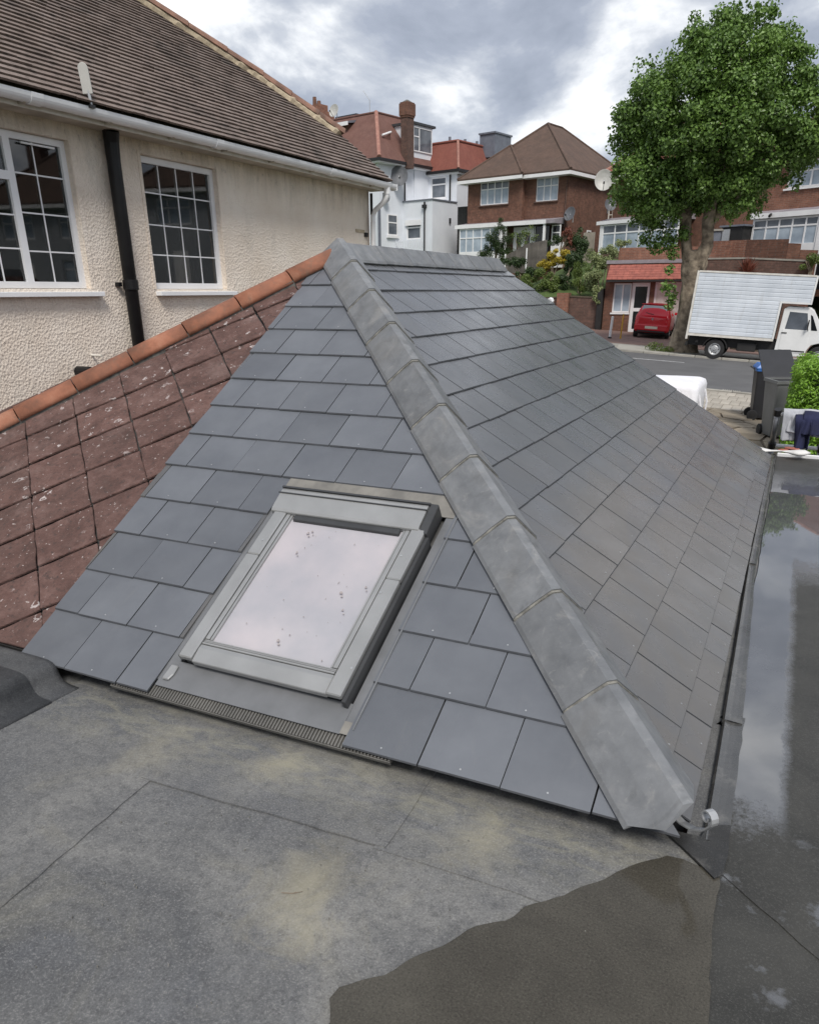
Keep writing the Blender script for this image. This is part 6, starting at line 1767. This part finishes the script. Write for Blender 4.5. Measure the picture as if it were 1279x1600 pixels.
# windows and fittings on its side wall
window(wa, 0.86, 1.98, 1.45, 2.85, -0.07, [], 0.62, 0.08, 0.08, 'white', 'greyglass', 0.06, WS)
MB().box(0.03, 0.14, 0.75, 2.10, 1.28, 1.44).build('sill', 'white', wa)
m = MB(); m.box(0.06, 0.14, -0.25, -0.02, -0.5, 3.2); m.build('soil_pipe', 'leadgrey', wa)
dish(None, (-28.15, 56.6, 7.75), (0.55, -1, 0.25), 0.62, 'dish_grey', 'large dark mesh satellite dish high on the white side wall')
dish(None, (-28.7, 55.4, 6.25), (0.55, -1, 0.25), 0.34, 'dish_grey', 'small dark satellite dish lower on the white side wall')

# ---------------------------------------------------------------- white house with the bright red mansard
wb = thing('white_house', 'white rendered house under a bright red mansard roof, with flat-roofed rear block', 'house', (-25.01, 60.0, 2.4), R(-13), 'houses across the street')
ZM = 5.95
shell(wb, 'wall', -4.2, 0.0, 0.0, 8.5, -3.0, ZM, [(-2.46, -1.02, 4.12, 5.58)], 'whitewall')
window(wb, -2.46, -1.02, 4.12, 5.58, 0.05, [], 0.68, 0.10, 0.10, 'white', 'greyglass', 0.07)
MB().box(-2.54, -0.94, -0.09, 0.05, 4.02, 4.11).build('sill', 'white', wb)
m = MB(); q = [(-4.2, -0.25, ZM), (0.28, -0.25, ZM), (-0.60, 0.85, ZM + 1.95), (-3.0, 0.85, ZM + 1.95)]
slab_faces(m, [q, [(0.28, -0.25, ZM), (0.28, 8.6, ZM), (-0.60, 8.6, ZM + 1.95), (-0.60, 0.85, ZM + 1.95)], [(-4.2, 4, ZM), (-4.2, -0.25, ZM), (-3.0, 0.85, ZM + 1.95), (-3.0, 4, ZM + 1.95)], [(-3.0, 0.85, ZM + 1.95), (-0.60, 0.85, ZM + 1.95), (-0.60, 8.6, ZM + 1.95), (-3.0, 8.6, ZM + 1.95)]])
rb = m.build('roof', 'roof_red', wb)
for p, q in (((0.28, -0.25, ZM + 0.02), (-0.60, 0.85, ZM + 1.97)), ((-0.60, 0.85, ZM + 1.97), (-0.60, 8.5, ZM + 1.97)), ((-3.0, 0.85, ZM + 1.97), (-0.60, 0.85, ZM + 1.97))):
    MB().tube([p, q], 0.10, 8).build('ridge_line', 'ridge_pink' if p[0] > 0 else 'roof_red', rb)
MB().box(-4.2, 0.42, -0.40, -0.25, ZM - 0.20, ZM - 0.02).build('gutter', 'black', wb)
MB().box(0.28, 0.42, -0.25, 8.6, ZM - 0.20, ZM - 0.02).build('gutter', 'black', wb)
MB().box(-4.2, 0.28, -0.25, 8.5, ZM - 0.32, ZM - 0.20).build('soffit', 'white', wb)
MB().tube([(-0.58, -0.10, ZM - 0.2), (-0.58, -0.08, 3.3)], 0.06, 8).build('downpipe', 'black', wb)
for x, y, h in ((-1.75, 1.4, 0.45), (-0.9, 2.2, 0.30), (-0.7, 3.5, 0.30)): MB().tube([(x, y, ZM + 1.9), (x, y, ZM + 1.95 + h)], 0.10, 8).build('roof_vent', 'leadgrey', rb)
rl = MB(); rl.box(-0.85, 0.55, 4.1, 6.4, ZM + 1.2, ZM + 2.75); rlo = rl.build('rooflight_box', 'leadgrey', wb)
MB().box(-0.92, 0.62, 4.0, 6.5, ZM + 2.75, ZM + 2.86).build('rooflight_cap', 'leadgrey', rlo)
MB().box(-0.55, 0.45, 7.0, 8.2, ZM + 0.6, ZM + 2.2).build('chimney', 'brick2', wb)
# lower block standing in front
lb = MB(); LX0, LX1, LY0, LY1 = -3.06, 0.04, -3.07, -0.02
holed_wall(lb, LX0, LX1, -3.0, 3.72, [(-2.40, -1.04, 1.20, 2.46)], LY0, 0.12)
lb.add([(LX1, LY0, -3.0), (LX1, LY1, -3.0), (LX1, LY1, 3.72), (LX1, LY0, 3.72)], [(0, 1, 2, 3)]); lb.add([(LX0, LY0, -3.0), (LX0, LY0, 3.72), (LX0, LY1, 3.72), (LX0, LY1, -3.0)], [(0, 1, 2, 3)]); lb.add([(LX0, LY0, 3.72), (LX1, LY0, 3.72), (LX1, LY1, 3.72), (LX0, LY1, 3.72)], [(0, 1, 2, 3)])
lbo = lb.build('rear_block', 'whitewall', wb)
cp_ = MB(); cp_.box(LX0 - 0.05, LX1 + 0.06, LY0 - 0.06, LY0 + 0.12, 3.72, 3.80); cp_.box(LX1 - 0.12, LX1 + 0.06, LY0 + 0.12, LY1, 3.72, 3.80); cp_.build('coping', 'leadgrey', lbo)
window(wb, -2.40, -1.04, 1.20, 2.46, LY0 + 0.05, [], 0.66, 0.10, 0.10, 'white', 'greyglass', 0.07)
MB().box(-2.46, -0.98, LY0 - 0.10, LY0 - 0.02, 2.14, 2.50).build('open_vent_light', 'white', wb)
MB().tube([(-0.63, LY0 - 0.08, 3.28), (-0.63, LY0 - 0.08, -2.8)], 0.055, 8).build('downpipe', 'black', wb)
MB().box(-0.79, -0.47, LY0 - 0.20, LY0 - 0.005, 3.22, 3.44).build('hopper_head', 'black', wb)
MB().tube([(-0.63, LY0 - 0.08, 3.44), (-0.63, LY0 - 0.08, 3.62)], 0.07, 8).build('pipe_vent', 'black', wb)
MB().box(LX1 - 0.005, LX1 + 0.10, -1.0, -0.86, 2.3, 2.65).build('wall_light', 'black', wb)
fence_rail = thing('picket_rail', 'low white picket railing in front of the white rear block', 'railing', (-26.9, 56.3, 2.55), R(-13))
for k in range(20): MB().box(-3.4 + k * 0.22, -3.34 + k * 0.22, -0.03, 0.03, 0.15, 0.98).build('picket', 'whitewall', fence_rail)
MB().box(-3.45, 0.90, 0.03, 0.06, 0.80, 0.90).build('rail', 'whitewall', fence_rail)
MB().box(-3.45, 0.90, 0.03, 0.06, 0.25, 0.34).build('rail', 'whitewall', fence_rail)
sg = thing('side_gate', 'dark tall side gate between the white house and the brown brick house', 'gate', (-23.35, 57.3, 1.6), R(-13))
for k in range(4): MB().box(-0.5 + k * 0.26, -0.26 + k * 0.26, 0, 0.05, 0.0, 4.0).build('plank', 'chassis', sg)

# ---------------------------------------------------------------- brick house behind the tree
mh = thing('brick_house', 'brown brick house half hidden behind the tree crown, with white bay window', 'house', (-12.74, 54.0, 1.5), R(-27), 'houses across the street')
shell(mh, 'wall', 0.0, 8.2, 1.3, 9.5, -2.0, 5.15, [], 'brick')
hipped(mh, -0.55, 8.8, 0.6, 10.2, 5.30, 0.75, 'roof_red', 'ridge_pink')
MB().box(0.55, 1.75, 5.0, 6.2, 6.0, 8.3).build('chimney', 'brick', mh)
MB().box(-0.05, 6.2, -0.12, -0.05, 2.32, 2.52).build('bay_fascia', 'white', mh)
m = MB(); m.loft([[(-0.03, -0.05, 2.33), (-0.03, -0.05, 2.52), (-0.03, 1.3, 2.78), (-0.03, 1.3, 2.33)], [(6.18, -0.05, 2.33), (6.18, -0.05, 2.52), (6.18, 1.3, 2.78), (6.18, 1.3, 2.33)]]); m.build('bay_roof', 'greyroof', mh)
window(mh, 0.40, 6.0, 0.75, 2.31, 0.0, [0.165, 0.33, 0.50, 0.665, 0.83], 0.70, 0.08, 0.08, 'white', 'net_sky', 0.07, tmat='greyglass')
MB().box(0.40, 6.0, 0.0, 1.29, -1.5, 0.75).build('bay_wall', 'brick2', mh)
MB().box(0.20, 0.40, -0.02, 0.16, -1.5, 2.31).build('porch_post', 'white', mh)
window(mh, 2.6, 4.6, 3.3, 4.7, 1.24, [0.33, 0.66], 0.66, 0.07, 0.07, 'white', 'net_sky', 0.07)
dish(None, (-12.45, 53.3, 6.25), (0.25, -1, 0.18), 0.55, 'dish', 'very large pale satellite dish beside the tree crown')
dish(None, (-12.0, 53.7, 4.95), (0.6, -1, 0.35), 0.36, 'dish_grey', 'small grey satellite dish under the very large pale dish')
fp = thing('fence_panel', 'pale upright timber fence panel between the two brick houses', 'fence', (-12.4, 50.4, 1.2), R(-15))
for k in range(6): MB().box(-0.36 + k * 0.13, -0.24 + k * 0.13, 0, 0.03, 0, 2.0 + 0.01 * (k % 2)).build('board', 'paletimber', fp)
MB().box(-0.40, 0.46, 0.03, 0.07, 0.5, 0.6).build('rail', 'paletimber', fp)

# ---------------------------------------------------------------- brick house at the right edge
rh = thing('brick_house', 'orange-red brick house at the right edge with a wide white bay window', 'house', (-3.21, 44.9, 0.3), R(-27), 'houses across the street')
shell(rh, 'wall', 0.35, 9.0, 0.6, 8.5, -0.6, 5.6, [(1.30, 2.98, 4.10, 5.22)], 'brick3')
window(rh, 1.30, 2.98, 4.10, 5.22, 0.66, [0.36, 0.68], 0.64, 0.08, 0.08, 'white', 'net_sky', 0.07)
MB().box(1.22, 3.06, 0.50, 0.66, 4.02, 4.095).build('sill', 'white', rh)
hipped(rh, -0.2, 9.6, 0.1, 9.2, 5.75, 0.75, 'roof_pink', 'ridge_pink')
MB().box(-0.05, 5.5, -0.10, -0.04, 2.86, 3.08).build('bay_fascia', 'white', rh)
m = MB(); m.loft([[(-0.03, -0.04, 2.87), (-0.03, -0.04, 3.08), (-0.03, 0.6, 3.24), (-0.03, 0.6, 2.87)], [(5.45, -0.04, 2.87), (5.45, -0.04, 3.08), (5.45, 0.6, 3.24), (5.45, 0.6, 2.87)]]); m.build('bay_roof', 'greyroof', rh)
window(rh, 0.24, 3.50, 1.62, 2.85, 0.02, [0.20, 0.41, 0.62, 0.83], 0.72, 0.09, 0.07, 'white', 'net_sky', 0.07, tmat='greyglass')
MB().box(0.24, 3.50, 0.02, 0.59, -0.5, 1.62).build('bay_wall', 'white', rh)
MB().box(3.52, 3.75, -0.02, 0.10, -0.5, 2.86).build('door_frame', 'white', rh)
MB().box(3.75, 4.7, 0.04, 0.10, -0.3, 2.7).build('door', 'darkglass', rh)
m = MB(); m.box(1.15, 1.22, -0.16, -0.10, 2.96, 3.05); m.tube([(1.18, -0.16, 3.0), (1.22, -0.32, 2.92)], 0.06, 8); m.build('flood_lamp', 'black', rh)
sh = thing('garden_shed', 'dark garden store beside the right-hand brick house', 'shed', (-3.75, 44.4, 1.4), R(-27))
MB().box(-0.7, 0.45, 0, 1.4, 0, 1.45).build('wall', 'chassis', sh)
MB().box(-0.8, 0.55, -0.08, 1.5, 1.45, 1.53).build('roof', 'leadgrey', sh)
MB().box(-0.62, -0.22, -0.04, 0.0, 0.1, 1.35).build('door', 'galv', sh)

# terrace and garden walls on the right
def garden_wall(name, label, pts, z0, tops, mat, cap=None, t=0.24):
    g = thing(name, label, 'wall', (pts[0][0], pts[0][1], z0))
    m = MB()
    o_ = Vector((pts[0][0], pts[0][1], z0)); rings = []
    for (x, y), zt in zip(pts, tops):
        rings.append([(x - o_.x, y - o_.y, 0), (x - o_.x, y - o_.y, zt - z0), (x - o_.x, y - o_.y + t, zt - z0), (x - o_.x, y - o_.y + t, 0)])
    m.loft(rings); m.build('wall', mat, g)
    if cap:
        m = MB(); rr = []
        for (x, y), zt in zip(pts, tops):
            rr.append([(x - o_.x, y - o_.y - 0.03, zt - z0), (x - o_.x, y - o_.y - 0.03, zt - z0 + 0.07), (x - o_.x, y - o_.y + t + 0.03, zt - z0 + 0.07), (x - o_.x, y - o_.y + t + 0.03, zt - z0)])
        m.loft(rr); m.build('coping', cap, g)
    return g
garden_wall('terrace_wall', 'long red-brown brick terrace wall below the right-hand bay window', [(-5.2, 43.4), (-4.6, 43.0), (-2.95, 42.2)], -2.4, [2.18, 2.16, 2.14], 'brick3')
garden_wall('terrace_wall', 'plain brown stepped wall ending under the right-hand bay window', [(-2.94, 42.18), (-1.15, 41.0), (-1.14, 40.98), (-0.62, 40.9), (-0.61, 40.88), (0.1, 40.8)], -2.4, [2.14, 2.06, 1.90, 1.86, 1.62, 1.58], 'brick')
garden_wall('garden_wall', 'low grey-brown wall behind the top of the lorry', [(-5.2, 40.6), (-2.7, 40.55), (-0.2, 40.45)], -2.4, [1.30, 1.28, 1.12], 'brick2', 'kerb')
pr = thing('wall_pier', 'grey rendered pier on the terrace wall beside the garden store', 'pier', (-4.55, 43.3, 2.0))
MB().box(-0.3, 0.3, 0.0, 0.4, -0.6, 0.62).build('shaft', 'leadgrey', pr); MB().box(-0.36, 0.36, -0.06, 0.46, 0.62, 0.70).build('cap', 'kerb', pr)
cd = thing('cordyline', 'spiky dark red cordyline plant above the lorry roof', 'plant', (-2.62, 40.1, 0.15))
rg = random.Random(4); m = MB()
for k in range(110):
    a = rg.uniform(0, 6.28); el = rg.uniform(0.15, 1.45); L_ = rg.uniform(0.7, 1.0)
    d = Vector((math.cos(a) * math.cos(el), math.sin(a) * math.cos(el), math.sin(el))); s = d.cross(Vector((0, 0, 1))).normalized() * 0.026
    b = Vector((0, 0, 0.42)); md = b + d * L_ * 0.6; tp = b + d * L_ - Vector((0, 0, 0.16 * math.cos(el)))
    m.add([b - s * 0.5, b + s * 0.5, md + s, md - s, tp], [(0, 1, 2, 3), (3, 2, 4)])
m.build('leaves', 'leaf_red', cd); MB().tube([(0, 0, -0.6), (0, 0, 0.45)], 0.06, 8).build('stem', 'bark', cd)

# ---------------------------------------------------------------- the garage annexe with its red tiled canopy
ga = thing('garage_annexe', 'low brick garage annexe with red tiled canopy, white window and glazed door', 'garage', (-9.13, 42.5, -1.96))
GZ = 2.42
m = MB(); holed_wall(m, -0.25, 4.6, -0.3, 3.2, [(0.18, 1.08, 0.92, 2.30), (1.09, 1.98, 0.0, 2.32), (2.22, 4.35, 0.0, 2.34)], 0.0, 0.14)
m.add([(-0.25, 0, -0.3), (-0.25, 0, 3.2), (-0.25, 5, 3.2), (-0.25, 5, -0.3)], [(0, 1, 2, 3)]); m.add([(4.6, 0, -0.3), (4.6, 5, -0.3), (4.6, 5, 3.2), (4.6, 0, 3.2)], [(0, 1, 2, 3)]); m.build('wall', 'brick', ga)
MB().box(-0.3, 4.65, -0.05, 5.0, 3.2, 3.36).build('flat_roof', 'greyroof', ga)
window(ga, 0.18, 1.08, 0.92, 2.30, 0.06, [0.52], None, 0.07, 0.07, 'white', 'net_sky', 0.06)
MB().box(0.12, 1.085, -0.05, 0.06, 0.84, 0.915).build('sill', 'white', ga)
d = MB(); d.box(1.09, 1.26, 0.05, 0.12, 0.0, 2.32); d.box(1.86, 1.98, 0.05, 0.12, 0.0, 2.32); d.box(1.26, 1.86, 0.05, 0.12, 2.14, 2.32); d.box(1.26, 1.86, 0.05, 0.12, 0.98, 1.14); d.box(1.26, 1.86, 0.05, 0.12, 0.0, 0.14)
do = d.build('door', 'white', ga); MB().box(1.26, 1.86, 0.08, 0.10, 1.14, 2.14).build('pane', 'darkglass', do); MB().box(1.26, 1.86, 0.08, 0.10, 0.14, 0.98).build('pane', 'darkglass', do)
d = MB(); d.box(2.22, 2.32, 0.05, 0.13, 0.0, 2.34); d.box(4.25, 4.35, 0.05, 0.13, 0.0, 2.34); d.box(2.32, 4.25, 0.05, 0.13, 2.24, 2.34); gd = d.build('garage_door_frame', 'white', ga)
MB().box(2.32, 4.25, 0.08, 0.11, 0.0, 2.24).build('garage_door', 'upvc_old', ga)
MB().box(-0.1, 4.75, -0.62, -0.57, 2.36, 2.46).build('fascia', 'chassis', ga)
MB().box(-0.1, 4.75, -0.57, -0.01, 2.37, 2.40).build('soffit', 'white', ga)
cm = None
m = MB(); m.loft([[(x, -0.60, 2.44), (x, -0.02, 3.10), (x, -0.02, 2.44)] for x in (-0.05, 4.73)]); cano = m.build('canopy', 'roof_red', ga)
for k in range(6):
    t0 = k / 6; y0, z0 = -0.64 + 0.60 * t0, 2.47 + 0.66 * t0
    m = MB(); x = -0.10; rgk = random.Random(k)
    while x < 4.75:
        j = rgk.uniform(-0.006, 0.006)
        m.loft([[(x + 0.003, y0, z0 + j - 0.01), (x + 0.003, y0 + 0.005, z0 + 0.028 + j), (x + 0.003, y0 + 0.125, z0 + 0.132), (x + 0.003, y0 + 0.12, z0 + 0.11)], [(x + 0.257, y0, z0 + j - 0.01), (x + 0.257, y0 + 0.005, z0 + 0.028 + j), (x + 0.257, y0 + 0.125, z0 + 0.132), (x + 0.257, y0 + 0.12, z0 + 0.11)]])
        x += 0.26
    m.build('tile_course', 'canopytile', cano)
garden_wall('parapet_wall', 'brick parapet above the red tiled canopy', [(-9.3, 44.6), (-4.9, 44.6)], 0.6, [2.06, 2.02], 'brick3')
garden_wall('retaining_wall', 'dark brown retaining wall left of the red tiled canopy', [(-11.2, 42.55), (-9.75, 42.5)], -2.2, [-0.30, -0.36], 'brick2', 'earth')
garden_wall('brick_pier', 'red brick pier ending the retaining wall', [(-11.85, 42.35), (-11.22, 42.35)], -2.2, [-0.10, -0.10], 'brick3', None, 0.5)
garden_wall('retaining_wall', 'mossy low retaining wall below the shrubs left of the brick pier', [(-17.0, 42.6), (-11.87, 42.6)], -2.2, [-0.55, -0.35], 'brick2', 'earth')
garden_wall('return_wall', 'dark return wall beside the garage annexe window', [(-9.70, 42.3), (-9.42, 42.3)], -2.2, [-0.1, 0.1], 'chassis', None, 0.6)

# ---------------------------------------------------------------- planting on the bank
shrub('conifer', 'dark feathery green conifer in front of the white porch', 'conifer', (-18.2, 50.3, 1.7), [(-18.2, 50.3, 2.5, 0.85, 0.8, 0.55), (-18.25, 50.3, 3.0, 0.75, 0.65, 0.75), (-18.0, 50.3, 3.7, 0.35, 0.35, 0.55), (-17.2, 50.2, 2.2, 0.7, 0.6, 0.55), (-18.9, 50.3, 2.2, 0.5, 0.5, 0.5)], 9000, 0.11, 'leaf_dark', 0.3, 41)
shrub('young_tree', 'thin young tree with loose leaves before the white bay window', 'tree', (-16.8, 50.6, 1.7), [(-16.9, 50.6, 3.1, 0.5, 0.4, 0.5), (-16.2, 50.6, 3.3, 0.6, 0.4, 0.45), (-16.6, 50.6, 2.6, 0.5, 0.4, 0.4)], 420, 0.13, 'leaf_mid', 0.5, 42)
shrub('dark_shrub', 'low dark green shrub at the foot of the grey fence', 'shrub', (-15.0, 46.0, 0.4), [(-15.5, 46.0, 1.4, 0.9, 0.7, 0.45), (-14.5, 45.8, 1.0, 0.8, 0.7, 0.45), (-15.4, 44.6, 0.35, 0.8, 0.6, 0.5)], 4200, 0.11, 'leaf_dark', 0.55, 43)
shrub('yellow_shrub', 'bright yellow-leaved shrub on the bank', 'shrub', (-13.2, 46.0, 0.5), [(-13.35, 46.0, 1.75, 0.75, 0.6, 0.42), (-12.65, 46.0, 1.85, 0.42, 0.5, 0.42), (-13.7, 45.9, 1.35, 0.55, 0.5, 0.35)], 3600, 0.115, 'leaf_yellow', 0.5, 44)
shrub('green_shrub', 'yellow-green shrub spreading below the yellow one', 'shrub', (-13.6, 44.6, -0.3), [(-14.3, 44.6, 0.45, 0.75, 0.6, 0.5), (-13.3, 44.6, 0.55, 0.8, 0.6, 0.5), (-12.8, 44.4, 0.15, 0.5, 0.5, 0.5)], 5200, 0.10, 'leaf_mid', 0.5, 45)
shrub('creeper', 'dark ivy mound with reddish tips on the fence behind the yellow shrub', 'ivy', (-13.4, 49.2, 1.0), [(-13.9, 49.2, 2.75, 0.8, 0.5, 0.45), (-12.9, 49.2, 2.85, 0.7, 0.5, 0.55), (-12.4, 48.8, 2.2, 0.55, 0.5, 0.8), (-12.5, 47.5, 1.5, 0.5, 0.6, 0.7)], 5200, 0.11, 'leaf_dark', 0.6, 46)
shrub('red_climber', 'reddish climbing plant on top of the ivy mound', 'climber', (-13.6, 49.0, 2.3), [(-13.3, 48.9, 3.15, 0.35, 0.3, 0.30), (-13.0, 48.8, 2.75, 0.25, 0.3, 0.45)], 600, 0.10, 'leaf_red', 0.5, 47)
shrub('variegated_ivy', 'pale variegated ivy cascading down beside the red tiled canopy', 'ivy', (-9.9, 43.4, -0.3), [(-9.75, 44.6, 1.9, 0.75, 0.5, 0.42), (-10.1, 44.2, 1.35, 0.75, 0.6, 0.5), (-10.3, 43.3, 0.6, 0.65, 0.5, 0.5), (-9.85, 42.6, -0.1, 0.32, 0.3, 0.5), (-9.75, 42.4, -0.55, 0.18, 0.2, 0.35), (-9.3, 44.8, 2.25, 0.5, 0.4, 0.3)], 7000, 0.095, 'leaf_var', 0.6, 48)
shrub('green_shrub', 'leafy green shrub on the bank left of the variegated ivy', 'shrub', (-11.2, 44.5, -0.2), [(-11.4, 44.6, 1.0, 0.65, 0.6, 0.5), (-11.1, 43.9, 0.3, 0.7, 0.5, 0.45), (-10.8, 45.5, 1.6, 0.6, 0.5, 0.4)], 4200, 0.085, 'leaf_mid', 0.4, 49)
shrub('dark_shrub', 'dark bush right of the yellow shrub', 'shrub', (-12.1, 45.2, 0.1), [(-12.2, 45.6, 1.2, 0.42, 0.5, 0.75), (-12.0, 44.9, 0.5, 0.5, 0.5, 0.4)], 2600, 0.10, 'leaf_dark', 0.6, 50)
shrub('green_shrub', 'small green plant at the right edge under the stepped wall', 'shrub', (0.0, 40.3, 0.2), [(-0.15, 40.2, 1.15, 0.45, 0.4, 0.35)], 700, 0.11, 'leaf_mid', 0.5, 51)

# grey garden fence with two curved-top panels
gf = thing('garden_fence', 'weathered grey close-board fence with curved tops and white posts', 'fence', (-15.6, 48.2, 1.0), R(8))
for pnl, (x0, n_) in enumerate(((-1.15, 9), (0.14, 8))):
    for k in range(n_):
        t = (k + 0.5) / n_
        top = (0.95 + 0.62 * t) if pnl == 0 else (1.58 + 0.16 * t)
        x = x0 + k * 0.142
        m = MB(); m.loft([[(x, 0, 0.0), (x + 0.138, 0, 0.0), (x + 0.138, 0.025, 0.0), (x, 0.025, 0.0)], [(x, 0, top), (x + 0.138, 0, top + 0.045), (x + 0.138, 0.025, top + 0.045), (x, 0.025, top)]]); m.build('board', 'timber', gf)
for x, h in ((-1.22, 1.05), (0.06, 1.35)):
    MB().box(x, x + 0.07, -0.05, 0.04, -0.1, h).build('fence_post', 'white', gf)
MB().box(-1.15, 1.27, 0.03, 0.07, 0.55, 0.62).build('rail', 'timber', gf)

# ================================================================== things at the far edge of the flat roof
lad = thing('telescopic_ladder', 'grey telescopic ladder leaning on the far roof edge under the clothes', 'ladder', (0.0, 9.55, -2.42))
def lp(s, t, off=0.0):                      # along the leaning stile: s = left/right, t = height share
    b, e = Vector((s, 0.0, 0.0)), Vector((s * 0.98, -0.52, 1.24))
    return b.lerp(e, t) + Vector((0, off, 0))
for s in (-0.07, 0.42):
    for k, (ta, tb, r) in enumerate(((0.0, 0.36, 0.033), (0.36, 0.70, 0.031), (0.70, 1.0, 0.029))):
        st = MB().tube([lp(s, ta), lp(s, tb)], r, 12).build('stile', 'tube', lad, smooth=True)
        MB().tube([lp(s, tb - 0.025), lp(s, tb + 0.025)], r * 1.35, 12).build('collar', 'black', st)
for t in (0.36, 0.70, 0.985):
    MB().tube([lp(-0.05, t), lp(0.40, t)], 0.020, 8).build('rung', 'white', lad)
jk = thing('pale_jacket', 'pale grey jacket slung over the ladder top', 'jacket', (0.18, 9.02, -1.25))
def drape(mb, x0, x1, zt, d_front, d_back, amp, seed, nx=18, nz=14, skew=0.0, thick=0.012, rad=0.05, yc=0.0):
    """cloth hung over a rail along x: a sheet with folds, front and back falls"""
    top = []; tot = d_front + d_back
    for j in range(nz + 1):
        t = j / nz * tot - d_back
        for i in range(nx + 1):
            u = i / nx; x = x0 + (x1 - x0) * u
            n1 = mnoise.noise(Vector((u * 4 + seed, t * 2.2, seed * 1.7))); n2 = mnoise.noise(Vector((u * 11 + seed, t * 5, seed)))
            y = -rad * max(-1, min(1, t / 0.08)) + yc
            z = zt - max(0, abs(t) - 0.03) + 0.015 * n1
            y += (amp * n1 + 0.4 * amp * n2) * min(1, abs(t) * 4)
            if t > 0: x += skew * t + 0.10 * t * n1
            top.append((x, y, z))
    fs = []; w = nx + 1
    for j in range(nz):
        for i in range(nx): fs.append((j * w + i, j * w + i + 1, (j + 1) * w + i + 1, (j + 1) * w + i))
    mb.add(top, fs)
def cloth(name, mat, parent, *a, **k):
    m = MB(); drape(m, *a, **k); o = m.build(name, mat, parent, smooth=True)
    s = o.modifiers.new('thick', 'SOLIDIFY'); s.thickness = 0.010; s.offset = 0
    sb = o.modifiers.new('sm', 'SUBSURF'); sb.levels = 1; sb.render_levels = 1
    return o
cloth('cloth', 'greycloth', jk, -0.17, 0.30, 0.115, 0.25, 0.30, 0.085, 2.0, skew=-0.10, nx=30, nz=22)
cloth('sleeve', 'greycloth', jk, -0.20, -0.06, 0.10, 0.33, 0.06, 0.03, 5.0, skew=0.05, nx=8, rad=0.075)
nv = thing('navy_jacket', 'navy blue work jacket hanging over the pale one at the ladder top', 'jacket', (0.20, 8.97, -1.25))
cloth('cloth', 'navy', nv, -0.02, 0.32, 0.100, 0.24, 0.10, 0.10, 9.0, rad=0.085, nx=30, nz=20)
cloth('sleeve', 'navy', nv, -0.10, 0.06, 0.060, 0.36, 0.05, 0.09, 12.0, nx=14, nz=20, skew=0.06, rad=0.11)
ds = thing('white_rag', 'crumpled white rag lying on the far end of the slates', 'rag', (-0.12, 8.62, -1.53))
rings = []
for k in range(13):
    t = k / 12; x = -0.20 + 0.62 * t
    r1 = 0.030 + 0.022 * math.sin(t * 9) + 0.012 * mnoise.noise(Vector((t * 9, 2, 0)))
    if k in (0, 12): r1 *= 0.25
    rings.append([(x, 0.02 * math.sin(t * 14) + math.cos(6.2832 * i / 10) * r1 * 1.7, 0.02 + 0.035 * max(0, 0.3 - t) + math.sin(6.2832 * i / 10) * r1 * 0.55) for i in range(10)])
m = MB(); m.loft(rings); m.build('cloth', 'rag', ds, smooth=True)
es = thing('edge_trim', 'white plastic edge trim along the far end of the wet flat roof', 'trim', (0.10, 8.74, -1.58))
MB().box(-0.10, 1.6, 0.0, 0.035, -0.05, 0.030).build('strip', 'white', es, bevel=0.006)
gl = thing('faded_gloves', 'faded red work gloves lying below the hanging navy jacket', 'gloves', (0.06, 8.80, -1.54))
for k, (x, a) in enumerate(((0.0, 10), (0.06, -20))):
    T = Matrix.Translation((x, 0.02 * k, 0.02 * k)) @ Matrix.Rotation(R(a), 4, 'Z')
    g = MB(); g.loft([[T @ Vector((xx, hy * math.cos(6.28 * i / 8), 0.012 + hz * math.sin(6.28 * i / 8))) for i in range(8)] for xx, hy, hz in ((-0.06, 0.02, 0.008), (-0.03, 0.035, 0.014), (0.02, 0.038, 0.014), (0.035, 0.036, 0.012))])
    for f in range(4):
        g.tube([T @ Vector((0.03, -0.028 + f * 0.018, 0.012)), T @ Vector((0.085 - 0.008 * abs(f - 1.4), -0.032 + f * 0.021, 0.008))], 0.008, 6)
    g.tube([T @ Vector((-0.02, 0.03, 0.01)), T @ Vector((0.02, 0.06, 0.008))], 0.009, 6)
    g.build('glove', 'redglove', gl)

# two more houses of the same row, further right: the windows of the rendered house mirror them
def row_house(label, x, y, z, rz, wall, roof_m):
    h = thing('grey_house', label, 'house', (x, y, z), rz, 'houses across the street')
    shell(h, 'wall', 0.0, 8.4, 0.0, 8.5, -1.0, 5.3, [(1.0, 3.4, 3.5, 4.9), (5.2, 7.4, 3.5, 4.9), (1.0, 3.6, 0.8, 2.3)], wall)
    for a, b, c, d in ((1.0, 3.4, 3.5, 4.9), (5.2, 7.4, 3.5, 4.9), (1.0, 3.6, 0.8, 2.3)):
        window(h, a, b, c, d, 0.06, [0.33, 0.66], 0.66, 0.08, 0.08, 'white', 'net_sky', 0.07)
    MB().box(5.6, 6.6, -0.02, 0.05, 0.0, 2.1).build('door', 'white', h)
    hipped(h, -0.5, 8.9, -0.6, 9.1, 5.45, 0.8, roof_m, roof_m)
    MB().box(6.6, 7.6, 4.0, 4.9, 6.0, 9.6).build('chimney', 'brick2', h)
row_house('grey house with a red-brown roof further right along the street, mirrored in the panes', 15.5, 41.0, 0.2, R(-14), 'greywall', 'roof_brown')
row_house('grey house with a brown roof at the far right of the street, mirrored in panes', 26.0, 38.6, -0.4, R(-14), 'greywall', 'roof_brown')
